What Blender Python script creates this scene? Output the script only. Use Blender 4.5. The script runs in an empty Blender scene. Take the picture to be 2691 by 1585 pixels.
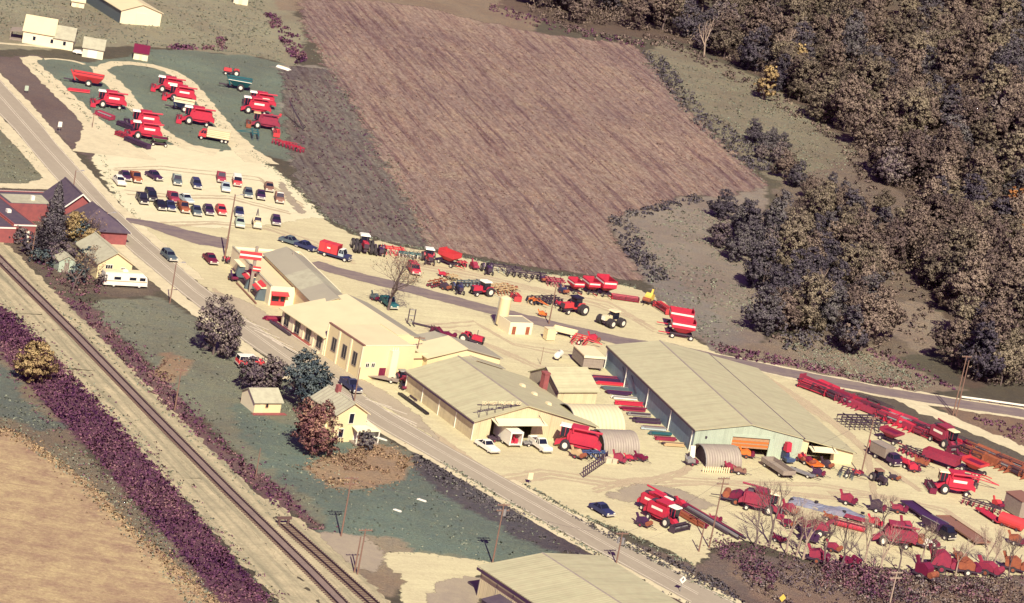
import bpy, math, random
import numpy as np
from mathutils import Vector, Matrix
random.seed(7); rng = np.random.default_rng(7)
scene = bpy.context.scene
C = scene.collection
# ------------------------------------------------------------------ camera
PW, PH, FOC = 2691.0, 1585.0, 8000.0           # photograph size and focal length in its pixels
PITCH, ROLL, CAMH = math.radians(15.2), math.radians(11.0), 159.0
_f = np.array([0, math.cos(PITCH), -math.sin(PITCH)]); _r = np.array([1.0, 0, 0]); _u = np.cross(_r, _f)
CR = _r*math.cos(ROLL) + _u*math.sin(ROLL)
CU = _u*math.cos(ROLL) - _r*math.sin(ROLL)
CC = np.array([0, 0, CAMH])
cam = bpy.data.cameras.new('camera'); cam_o = bpy.data.objects.new('camera', cam); C.objects.link(cam_o)
cam.sensor_width = 36; cam.lens = 36*FOC/PW; cam.clip_start = 1; cam.clip_end = 20000
cam_o.matrix_world = Matrix(((CR[0], CU[0], -_f[0], CC[0]), (CR[1], CU[1], -_f[1], CC[1]), (CR[2], CU[2], -_f[2], CC[2]), (0, 0, 0, 1)))
scene.camera = cam_o
# ------------------------------------------------------------------ sky and sun
SUN_EL, SUN_AZ = math.radians(42), math.radians(169)      # behind the aeroplane, a little to the right
w = bpy.data.worlds.new('World'); scene.world = w; w.use_nodes = True
nt = w.node_tree; nt.nodes.clear()
sky = nt.nodes.new('ShaderNodeTexSky'); sky.sky_type = 'NISHITA'; sky.sun_disc = False
sky.sun_elevation = SUN_EL; sky.sun_rotation = SUN_AZ; sky.dust_density = 1.5
bg = nt.nodes.new('ShaderNodeBackground'); bg.inputs[1].default_value = 0.05
tint = nt.nodes.new('ShaderNodeMix'); tint.data_type = 'RGBA'; tint.blend_type = 'MULTIPLY'; tint.inputs[0].default_value = 1
tint.inputs[7].default_value = (1.05, 0.44, 1.12, 1)
wo = nt.nodes.new('ShaderNodeOutputWorld')
nt.links.new(sky.outputs[0], tint.inputs[6]); nt.links.new(tint.outputs[2], bg.inputs[0]); nt.links.new(bg.outputs[0], wo.inputs[0])
sl = bpy.data.lights.new('sun', 'SUN'); sl.energy = 5.0; sl.angle = math.radians(0.53); sl.color = (1.0, 0.935, 0.70)
so = bpy.data.objects.new('sun', sl); C.objects.link(so)
sd = Vector((-math.sin(SUN_AZ)*math.cos(SUN_EL), -math.cos(SUN_AZ)*math.cos(SUN_EL), -math.sin(SUN_EL)))
so.rotation_euler = sd.to_track_quat('-Z', 'Y').to_euler(); so.location = (60, 300, 200)
scene.view_settings.view_transform = 'Standard'; scene.view_settings.look = 'None'
scene.view_settings.exposure = 0.52; scene.view_settings.gamma = 1.0
scene.view_settings.use_curve_mapping = False
# ------------------------------------------------------------------ pixel -> place
def hz(x, y):
    """height of the land: level yard and fields, a wooded hill to the right and at the far end"""
    x = np.asarray(x, float); y = np.asarray(y, float)
    s = np.maximum(0, x - (120 - 0.17*(y-600))); s2 = np.maximum(0, y - 955 - 0.2*x)
    return np.minimum(0.34*s*s/(s+25) + 0.22*s2*s2/(s2+30), 90)
def ray(px, py):
    return _f*FOC + CR*(px-PW/2) - CU*(py-PH/2)
def G(px, py, z=0.0):
    d = ray(px, py); t = (z-CAMH)/d[2]; return CC + d*t
def T(px, py):
    """the point of the land seen at a pixel"""
    d = ray(px, py); d = d/np.linalg.norm(d)
    if d[2] >= 0: t = 1500.
    else: t = min(-CAMH/d[2], 2500.)
    p = CC+d*t
    if p[2] > hz(p[0], p[1])+1e-6 and t < 2500: return p
    lo, hi = 300., t
    for k in np.arange(300., t, 4.):
        q = CC+d*k
        if q[2] < hz(q[0], q[1]): hi = k; lo = k-4; break
    for _ in range(20):
        m = (lo+hi)/2; q = CC+d*m
        if q[2] < hz(q[0], q[1]): hi = m
        else: lo = m
    q = CC+d*hi; q[2] = float(hz(q[0], q[1])); return q
def heading(a, b, z=0.0):
    d = G(*b, z)-G(*a, z); return math.degrees(math.atan2(d[0], d[1]))
def dirv(h): h = math.radians(h); return np.array([math.sin(h), math.cos(h)])
def inpoly(P, x, y):
    x = np.asarray(x); y = np.asarray(y); r = np.zeros(x.shape, bool); n = len(P); j = n-1
    for i in range(n):
        xi, yi = P[i][:2]; xj, yj = P[j][:2]
        c = ((yi > y) != (yj > y)) & (x < (xj-xi)*(y-yi)/((yj-yi) or 1e-9)+xi); r ^= c; j = i
    return r
def gpoly(pts): return [T(*p) for p in pts]
def scatter_px(poly, n, seed=0):
    """n land points whose picture lies in a pixel polygon"""
    r = np.random.default_rng(seed); xs = [p[0] for p in poly]; ys = [p[1] for p in poly]; out = []
    while len(out) < n:
        x = r.uniform(min(xs), max(xs), n*2); y = r.uniform(min(ys), max(ys), n*2); m = inpoly(poly, x, y)
        out += list(zip(x[m], y[m]))
    return [T(*p) for p in out[:n]]
def scatter_g(poly, n, seed=0):
    """n points spread evenly over the ground inside a polygon given in pixels"""
    P = gpoly(poly); r = np.random.default_rng(seed); xs = [p[0] for p in P]; ys = [p[1] for p in P]; X = []
    while len(X) < n:
        x = r.uniform(min(xs), max(xs), n*2); y = r.uniform(min(ys), max(ys), n*2); m = inpoly(P, x, y)
        X += list(zip(x[m], y[m]))
    X = np.array(X[:n]); return np.column_stack([X, hz(X[:, 0], X[:, 1])])
# ------------------------------------------------------------------ materials
M = {}
def nodes(name):
    m = bpy.data.materials.new(name); m.use_nodes = True; t = m.node_tree; b = t.nodes['Principled BSDF']; M[name] = m
    return m, t, b
def N(t, typ, **kw):
    n = t.nodes.new(typ)
    for k, v in kw.items():
        if k.startswith('i_'):
            key = k[2:]; key = int(key) if key.isdigit() else key
            n.inputs[key].default_value = v
        else: setattr(n, k, v)
    return n
def coords(t, scale=1.0, rot=0.0, obj=True, sc3=None):
    c = N(t, 'ShaderNodeTexCoord'); mp = N(t, 'ShaderNodeMapping')
    mp.inputs['Scale'].default_value = sc3 or (scale, scale, scale); mp.inputs['Rotation'].default_value = (0, 0, rot)
    t.links.new(c.outputs['Object'], mp.inputs[0]); return mp.outputs[0]
def mixc(t, a, b, fac, typ='MIX'):
    m = N(t, 'ShaderNodeMix', data_type='RGBA', blend_type=typ)
    for s, k in ((a, 6), (b, 7), (fac, 0)):
        if isinstance(s, (tuple, list)): m.inputs[k].default_value = (*s[:3], 1)
        elif isinstance(s, (float, int)): m.inputs[k].default_value = s
        else: t.links.new(s, m.inputs[k])
    return m.outputs[2]
def noise(t, vec, scale, detail=4, rough=.6, lo=.35, hi=.65):
    n = N(t, 'ShaderNodeTexNoise', i_Scale=scale, i_Detail=detail, i_Roughness=rough)
    if vec is not None: t.links.new(vec, n.inputs['Vector'])
    r = N(t, 'ShaderNodeMapRange'); r.inputs[1].default_value = lo; r.inputs[2].default_value = hi
    t.links.new(n.outputs[0], r.inputs[0]); return r.outputs[0]
def bump(t, b, h, strength=.4, dist=.1):
    n = N(t, 'ShaderNodeBump', i_Strength=strength, i_Distance=dist); t.links.new(h, n.inputs['Height']); t.links.new(n.outputs[0], b.inputs['Normal'])
def mulf(t, s, k):
    n = N(t, 'ShaderNodeMath', operation='MULTIPLY', i_1=k); t.links.new(s, n.inputs[0]); return n.outputs[0]
def paint(name, col, rough=.45, metal=0.0, wear=.25, wcol=None, scale=1.3, spec=.4):
    """paint, sheet metal or cloth with patchy fading and grime"""
    m, t, b = nodes(name); v = coords(t)
    f = noise(t, v, scale, 5, .65, .4, .75)
    dark = wcol or tuple(c*.55+.02 for c in col)
    c1 = mixc(t, tuple(col), dark, 0.0)
    mul = N(t, 'ShaderNodeMath', operation='MULTIPLY', i_1=wear); t.links.new(f, mul.inputs[0])
    c = mixc(t, tuple(col), dark, mul.outputs[0]); t.links.new(c, b.inputs['Base Color'])
    b.inputs['Roughness'].default_value = rough; b.inputs['Metallic'].default_value = metal
    b.inputs['Specular IOR Level'].default_value = spec
    return m
def corrug(name, col, pitch, axis=0, wear=.2, rough=.5, metal=.0, wcol=None, strength=.5):
    """ribbed sheet metal: fine vertical ribs as relief, rain streaks as wear"""
    m = paint(name, col, rough, metal, wear, wcol, .6); t = m.node_tree; b = t.nodes['Principled BSDF']
    sc = [0, 0, 0]; sc[axis] = 1/pitch; v = coords(t, sc3=tuple(sc))
    wv = N(t, 'ShaderNodeTexWave', i_Scale=1.0, bands_direction='XYZ'[axis]); wv.wave_profile = 'SIN'
    wv.inputs['Scale'].default_value = 0.314; t.links.new(v, wv.inputs[0]); bump(t, b, wv.outputs[0], strength, .05)
    q = [.10, .10, .10]; q[axis] = 1.5; f = noise(t, coords(t, sc3=tuple(q)), 1.0, 5, .6, .46, .72); old = b.inputs['Base Color'].links[0].from_socket
    t.links.new(mixc(t, old, tuple(x*.62 for x in col), mulf(t, f, .5)), b.inputs['Base Color']); return m
paint('red', (.50, .026, .06), .55, 0, .6, (.27, .03, .055), 1.6)
paint('red_bright', (.58, .05, .06), .5, 0, .5, (.36, .05, .06), 1.6)
paint('red_old', (.30, .03, .065), .65, 0, .6, (.12, .025, .06), 2.2)
paint('rust', (.30, .09, .045), .8, 0, .7, (.14, .035, .03), 2.5)
paint('maroon', (.16, .012, .045), .5, 0, .5, (.07, .01, .04))
paint('plum', (.055, .02, .07), .4, 0, .4); paint('black', (.018, .014, .026), .35, 0, .3); paint('navy', (.03, .035, .10), .35, 0, .3)
paint('blue', (.05, .09, .22), .4, 0, .3); paint('slate', (.09, .12, .14), .4, 0, .3); paint('teal', (.02, .11, .13), .45, 0, .35)
paint('green', (.07, .13, .07), .5, 0, .4); paint('palegreen', (.42, .50, .40), .4, 0, .25); paint('paleblue', (.42, .50, .54), .4, 0, .25)
paint('white', (.80, .77, .68), .4, 0, .18, (.6, .55, .45)); paint('cream', (.74, .63, .40), .5, 0, .2); paint('tan', (.50, .36, .20), .7, 0, .4)
paint('brown', (.24, .12, .09), .6, 0, .4); paint('orange', (.68, .17, .035), .5, 0, .3); paint('yellow', (.70, .50, .10), .5, 0, .3)
paint('wood_grey', (.30, .25, .21), .85, 0, .6, (.16, .12, .11), 3); paint('wood', (.42, .25, .14), .8, 0, .5, None, 3)
paint('steel', (.34, .33, .33), .5, .4, .5); paint('iron', (.07, .045, .07), .6, .2, .5); paint('tyre', (.028, .022, .032), .85, 0, .4, (.09, .075, .06), 4)
paint('hub', (.72, .68, .58), .5, 0, .3); paint('chrome', (.75, .73, .68), .25, .6, .1)
paint('roof_cream', (.65, .57, .36), .7, 0, .45, (.54, .45, .29), .25)
paint('roof_grey', (.345, .32, .245), .75, 0, .5, (.27, .25, .21), .2); paint('roof_dark', (.075, .055, .085), .85, 0, .6, (.13, .10, .11), .9)
paint('roof_green', (.42, .41, .30), .8, 0, .6, (.25, .22, .17), .8)
paint('wall_white', (.80, .72, .50), .65, 0, .2, (.62, .52, .34), .35); paint('wall_cream', (.72, .61, .36), .65, 0, .25, (.56, .46, .28), .3)
paint('brick_red', (.30, .085, .085), .85, 0, .7, (.17, .06, .07), .9); paint('pole_wood', (.22, .13, .10), .9, 0, .5, None, .6)
paint('galv', (.33, .29, .24), .6, .1, .6, (.24, .19, .18), .7); paint('galv_cream', (.56, .50, .33), .65, 0, .5, (.45, .38, .26), .5); paint('tarp', (.17, .19, .27), .7, 0, .7, (.24, .19, .22), .6)
paint('ballast', (.47, .41, .30), .95, 0, .6, (.33, .27, .22), 5); paint('tie', (.12, .07, .065), .9, 0, .5, None, 2); paint('rail', (.06, .035, .05), .45, .5, .4)
paint('light_lens', (.85, .80, .65), .2); paint('tail_lens', (.55, .02, .02), .25); paint('concrete', (.55, .48, .36), .9, 0, .4, None, .8)
corrug('roof_tan', (.47, .45, .285), .6, 1, .55, .6, 0, (.38, .32, .21), .35)
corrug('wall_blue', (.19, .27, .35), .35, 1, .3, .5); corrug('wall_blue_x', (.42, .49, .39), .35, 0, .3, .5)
corrug('metal_cream_y', (.60, .51, .33), .4, 1, .3); corrug('metal_cream_x', (.62, .53, .34), .4, 0, .3); corrug('metal_grey_y', (.40, .345, .27), .4, 1, .3)
m, t, b = nodes('glass'); b.inputs['Base Color'].default_value = (.012, .014, .03, 1); b.inputs['Roughness'].default_value = .12
m, t, b = nodes('stripe_white'); b.inputs['Base Color'].default_value = (.80, .77, .66, 1); b.inputs['Roughness'].default_value = .5
# ground materials
def ground_mat():
    m, t, b = nodes('ground'); v = coords(t)
    a = N(t, 'ShaderNodeAttribute', attribute_name='tone')
    n1 = noise(t, v, .045, 5, .6); n2 = noise(t, v, .33, 6, .75, .36, .64); n3 = noise(t, v, 2.0, 6, .85, .36, .64); n4 = noise(t, v, .9, 5, .8, .5, .68)
    c = mixc(t, a.outputs['Color'], (.68, .58, .64), mulf(t, n1, .6), 'MULTIPLY')
    c = mixc(t, c, (1.45, 1.28, 1.0), mulf(t, n2, .5), 'MULTIPLY')
    c = mixc(t, c, (.45, .40, .48), mulf(t, n3, .62), 'MULTIPLY')
    c = mixc(t, c, (.36, .29, .19), mulf(t, n4, .2)); t.links.new(c, b.inputs['Base Color'])
    b.inputs['Roughness'].default_value = .95; b.inputs['Specular IOR Level'].default_value = .1
    bump(t, b, n3, .9, .25); return m
ground_mat()
def feather(t, b):
    """ragged fading edge: the sheet breaks up into patches where its 'fade' attribute runs out"""
    a = N(t, 'ShaderNodeAttribute', attribute_name='fade'); n = noise(t, coords(t), 1.3, 5, .7, .25, .75)
    ad = N(t, 'ShaderNodeMath', operation='MULTIPLY_ADD', i_1=2.0, i_2=-1.0); t.links.new(a.outputs['Fac'], ad.inputs[0])
    sm = N(t, 'ShaderNodeMath', operation='ADD'); t.links.new(ad.outputs[0], sm.inputs[0]); t.links.new(n, sm.inputs[1])
    r = N(t, 'ShaderNodeMapRange'); r.inputs[1].default_value = .35; r.inputs[2].default_value = .65; t.links.new(sm.outputs[0], r.inputs[0])
    t.links.new(r.outputs[0], b.inputs['Alpha'])
def loose(name, c1, c2, c3, s1=.05, s2=.6, s3=5, rot=0, streak=0, bmp=.5, k=(.7, .5, .4), soft=True):
    """gravel, asphalt and soil: blotches, wheel streaks along one direction, fine grain"""
    m, t, b = nodes(name); v = coords(t)
    c = mixc(t, c1, c2, mulf(t, noise(t, v, s1, 6, .6), k[0])); c = mixc(t, c, c3, mulf(t, noise(t, v, s2, 6, .7, .42, .7), k[1]))
    if streak:
        c0 = N(t, 'ShaderNodeTexCoord'); m1 = N(t, 'ShaderNodeMapping'); m1.inputs['Rotation'].default_value = (0, 0, rot)
        m2 = N(t, 'ShaderNodeMapping'); m2.inputs['Scale'].default_value = (.9, .03, 1)
        t.links.new(c0.outputs['Object'], m1.inputs[0]); t.links.new(m1.outputs[0], m2.inputs[0])
        c = mixc(t, c, c3, mulf(t, noise(t, m2.outputs[0], 1.0, 5, .6, .44, .66), streak))
    g = noise(t, v, s3, 4, .8, .3, .7); c = mixc(t, c, (.55, .5, .5), mulf(t, g, k[2]), 'MULTIPLY'); t.links.new(c, b.inputs['Base Color'])
    b.inputs['Roughness'].default_value = .95; b.inputs['Specular IOR Level'].default_value = .15; bump(t, b, g, bmp, .08)
    if soft: feather(t, b)
    return m
loose('gravel', (.64, .60, .375), (.56, .505, .32), (.43, .37, .25), .035, .16, 1.6, math.radians(70), .34, .6, (.75, .45, .4))
loose('gravel_lot', (.73, .69, .475), (.66, .61, .415), (.53, .475, .325), .05, .3, 3.5, math.radians(30), .22, .5, (.6, .35, .3))
loose('asphalt', (.38, .335, .26), (.31, .265, .21), (.43, .385, .295), .03, .4, 6, math.radians(-32), .35, .2, (.6, .4, .35))
loose('drive', (.165, .13, .15), (.23, .185, .175), (.33, .27, .21), .06, .4, 5, math.radians(75), .4, .2, (.6, .4, .35))
loose('patch', (.31, .265, .215), (.38, .325, .245), (.45, .39, .27), .1, .5, 5, 0, 0, .3)
loose('path', (.70, .63, .43), (.58, .51, .34), (.42, .38, .26), .1, .5, 3.5, 0, 0, .5, (.6, .5, .3))
loose('ballast_bed', (.60, .525, .34), (.46, .41, .27), (.30, .28, .19), .12, .35, 1.6, math.radians(-29.5), .95, .9, (.8, .6, .6))
loose('hay', (.58, .47, .26), (.44, .33, .20), (.30, .19, .145), .05, .3, 1.6, math.radians(84), .35, 1.0, (.95, .85, .75))
def field_mat(name, A, B, D, k=1.0):
    m, t, b = nodes(name); v = coords(t); rot = math.radians(-17)
    c = mixc(t, A, B, mulf(t, noise(t, v, .016, 5, .6, .38, .62), 1.0))
    c = mixc(t, c, D, mulf(t, noise(t, v, .09, 6, .7, .48, .68), .65))
    c0 = N(t, 'ShaderNodeTexCoord'); m1 = N(t, 'ShaderNodeMapping'); m1.inputs['Rotation'].default_value = (0, 0, rot)
    t.links.new(c0.outputs['Object'], m1.inputs[0])
    def row(sx, sy, lo, hi, scale=1.0, off=0.0):
        m2 = N(t, 'ShaderNodeMapping'); m2.inputs['Scale'].default_value = (sx, sy, 1); m2.inputs['Location'].default_value = (off, off, 0); t.links.new(m1.outputs[0], m2.inputs[0]); return noise(t, m2.outputs[0], scale, 4, .65, lo, hi)
    r1 = row(.62, .022, .50, .64); r2 = row(.2, .008, .52, .66, 1, 7); r3 = row(.9, .05, .46, .66, 1, 31); r4 = row(1.1, .25, .42, .62, 1, 55)
    c = mixc(t, c, (.50, .41, .55), mulf(t, r1, .8*k), 'MULTIPLY'); c = mixc(t, c, (.62, .52, .62), mulf(t, r2, .6*k), 'MULTIPLY')
    c = mixc(t, c, (1.32, 1.22, 1.1), mulf(t, r3, .7), 'MULTIPLY'); c = mixc(t, c, (.55, .46, .50), mulf(t, r4, .7), 'MULTIPLY')
    g = noise(t, v, 1.0, 6, .85, .38, .62); c = mixc(t, c, (.55, .47, .50), mulf(t, g, .75), 'MULTIPLY'); t.links.new(c, b.inputs['Base Color'])
    b.inputs['Roughness'].default_value = 1; b.inputs['Specular IOR Level'].default_value = .05; bump(t, b, g, .9, .3); feather(t, b)
field_mat('stubble', (.56, .445, .355), (.43, .335, .295), (.58, .485, .35)); field_mat('rough', (.33, .315, .27), (.26, .235, .225), (.38, .36, .27), .7)
def leaf_mat(name, c1, c2, c3, vary=.12):
    """leaves: each leaf has its own tone, each tree its own shift"""
    m, t, b = nodes(name); a = N(t, 'ShaderNodeAttribute', attribute_name='tone'); o = N(t, 'ShaderNodeObjectInfo')
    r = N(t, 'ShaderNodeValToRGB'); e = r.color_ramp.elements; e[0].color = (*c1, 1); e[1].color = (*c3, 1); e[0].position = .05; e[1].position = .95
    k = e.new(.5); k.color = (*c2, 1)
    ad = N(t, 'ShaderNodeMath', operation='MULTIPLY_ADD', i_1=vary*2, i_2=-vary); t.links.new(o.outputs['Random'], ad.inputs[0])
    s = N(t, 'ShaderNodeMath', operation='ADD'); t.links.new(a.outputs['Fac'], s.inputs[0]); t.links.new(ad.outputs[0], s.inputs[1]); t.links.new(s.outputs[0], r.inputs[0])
    t.links.new(r.outputs[0], b.inputs['Base Color']); b.inputs['Roughness'].default_value = .8; b.inputs['Specular IOR Level'].default_value = .15
    return m
leaf_mat('leaf_wood', (.085, .06, .065), (.17, .125, .11), (.28, .215, .175), .25)
leaf_mat('leaf_olive', (.085, .065, .06), (.175, .14, .11), (.29, .24, .175), .25)
leaf_mat('leaf_dark', (.045, .035, .06), (.10, .085, .105), (.18, .165, .16), .2)
leaf_mat('leaf_rust', (.10, .04, .03), (.30, .12, .05), (.50, .25, .09), .15)
leaf_mat('leaf_tan', (.16, .10, .06), (.36, .26, .13), (.55, .42, .22), .1)
leaf_mat('leaf_mauve', (.06, .04, .075), (.15, .115, .13), (.31, .26, .22), .12)
leaf_mat('leaf_green', (.03, .045, .07), (.085, .11, .125), (.21, .235, .215), .1)
leaf_mat('leaf_brush', (.05, .012, .06), (.16, .065, .115), (.30, .18, .17), .1)
leaf_mat('leaf_straw', (.17, .10, .08), (.34, .23, .15), (.52, .38, .22), .1)
leaf_mat('leaf_stubble', (.16, .09, .09), (.30, .19, .15), (.46, .33, .23), .1)
leaf_mat('leaf_grass', (.15, .165, .135), (.22, .24, .185), (.30, .31, .22), .1)
paint('bark', (.15, .11, .105), .9, 0, .5, (.08, .055, .07), 2); paint('bark_pale', (.40, .31, .24), .9, 0, .5, (.25, .18, .16), 2)
loose('rut', (.47, .385, .265), (.55, .47, .31), (.40, .32, .23), .2, .8, 2, 0, 0, .5)
# ------------------------------------------------------------------ mesh helpers
CACHE = {}
class MB:
    def __init__(s): s.v = []; s.f = []
    def add(s, vs, fs):
        o = len(s.v); s.v += [tuple(map(float, p)) for p in vs]; s.f += [tuple(i+o for i in f) for f in fs]; return s
    def box(s, x0, x1, y0, y1, z0, z1, tx=0, ty=0):
        """box; tx, ty draw the top in"""
        return s.add([(x0, y0, z0), (x1, y0, z0), (x1, y1, z0), (x0, y1, z0), (x0+tx, y0+ty, z1), (x1-tx, y0+ty, z1), (x1-tx, y1-ty, z1), (x0+tx, y1-ty, z1)],
                     [(3, 2, 1, 0), (4, 5, 6, 7), (0, 1, 5, 4), (1, 2, 6, 5), (2, 3, 7, 6), (3, 0, 4, 7)])
    def hexa(s, b, t):
        return s.add(list(b)+list(t), [(3, 2, 1, 0), (4, 5, 6, 7), (0, 1, 5, 4), (1, 2, 6, 5), (2, 3, 7, 6), (3, 0, 4, 7)])
    def prof(s, pts, y0, y1, inset=None):
        """side outline (x,z) drawn out across y; inset narrows the upper points"""
        n = len(pts); zs = [p[1] for p in pts]; z0, z1 = min(zs), max(zs); k = inset or 0
        def w(z): return k*(z-z0)/((z1-z0) or 1)
        a = [(x, y0+w(z), z) for x, z in pts]; b = [(x, y1-w(z), z) for x, z in pts]
        return s.add(a+b, [tuple(range(n)), tuple(range(2*n-1, n-1, -1))]+[(i, i+n, (i+1) % n+n, (i+1) % n) for i in range(n)])
    def profx(s, pts, x0, x1):
        """end outline (y,z) drawn out along x"""
        n = len(pts); a = [(x0, y, z) for y, z in pts]; b = [(x1, y, z) for y, z in pts]
        return s.add(a+b, [tuple(range(n)), tuple(range(2*n-1, n-1, -1))]+[(i, i+n, (i+1) % n+n, (i+1) % n) for i in range(n)])
    def cyl(s, p, q, r, n=10, r2=None, cap=True):
        p = Vector(p); q = Vector(q); d = q-p; r2 = r if r2 is None else r2
        if d.length < 1e-6: return s
        z = d.normalized(); x = z.orthogonal().normalized(); y = z.cross(x)
        vs = []
        for c, rr in ((p, r), (q, r2)):
            for i in range(n):
                a = 2*math.pi*i/n; vs.append(c+x*math.cos(a)*rr+y*math.sin(a)*rr)
        fs = [(i, (i+1) % n, (i+1) % n+n, i+n) for i in range(n)]
        if cap: fs += [tuple(range(n-1, -1, -1)), tuple(range(n, 2*n))]
        return s.add(vs, fs)
    def lathe(s, pr, n=14, axis='y'):
        """rings (along, radius) turned about an axis"""
        vs = []; m = len(pr)
        for a, r in pr:
            for i in range(n):
                t = 2*math.pi*i/n; c, d = r*math.cos(t), r*math.sin(t)
                vs.append((c, a, d) if axis == 'y' else ((a, c, d) if axis == 'x' else (c, d, a)))
        fs = [(j*n+i, j*n+(i+1) % n, (j+1)*n+(i+1) % n, (j+1)*n+i) for j in range(m-1) for i in range(n)]
        fs += [tuple(range(n)), tuple(range(m*n-1, (m-1)*n-1, -1))]
        return s.add(vs, fs)
    def slab(s, pts, off):
        """flat polygon given thickness along a vector"""
        n = len(pts); a = [tuple(p) for p in pts]; b = [tuple(np.array(p)+np.array(off)) for p in pts]
        return s.add(a+b, [tuple(range(n)), tuple(range(2*n-1, n-1, -1))]+[(i, i+n, (i+1) % n+n, (i+1) % n) for i in range(n)])
    def mesh(s, name, mat, smooth=False):
        me = bpy.data.meshes.new(name); me.from_pydata(s.v, [], s.f); me.materials.append(M[mat] if isinstance(mat, str) else mat)
        import bmesh
        b = bmesh.new(); b.from_mesh(me); bmesh.ops.recalc_face_normals(b, faces=b.faces); b.to_mesh(me); b.free()
        if smooth: me.polygons.foreach_set('use_smooth', [True]*len(me.polygons))
        return me
def link(name, me, parent=None, loc=(0, 0, 0), rz=0.0, rot=None):
    o = bpy.data.objects.new(name, me); C.objects.link(o)
    if parent: o.parent = parent
    o.location = loc; o.rotation_euler = rot or (0, 0, rz); return o
def part(name, parent, mat, fn, key=None, loc=(0, 0, 0), rz=0.0, rot=None, smooth=False):
    """a part; alike parts share their mesh"""
    k = (key, mat) if key else None
    me = CACHE.get(k) if k else None
    if me is None:
        mb = MB(); fn(mb); me = mb.mesh(name, mat, smooth)
        if k: CACHE[k] = me
    return link(name, me, parent, loc, rz, rot)
USED = {}
def tag(o, label, cat, group=None):
    o['label'] = label; o['category'] = cat
    if group: o['group'] = group
    return o
def thing(name, label, cat, loc, hd=90.0, group=None, tilt=None):
    """an Empty at the thing's base; local +X points along the compass heading hd (0 = away from the camera, 90 = right)"""
    o = bpy.data.objects.new(name, None); C.objects.link(o); o.empty_display_size = .3
    o.location = tuple(loc); o.rotation_euler = (0, 0, math.radians(90-hd))
    return tag(o, label, cat, group)
def structure(o): o['kind'] = 'structure'; return o
def stuff(o, label=None, cat=None):
    o['kind'] = 'stuff'
    if label: o['label'] = label; o['category'] = cat
    return o
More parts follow.
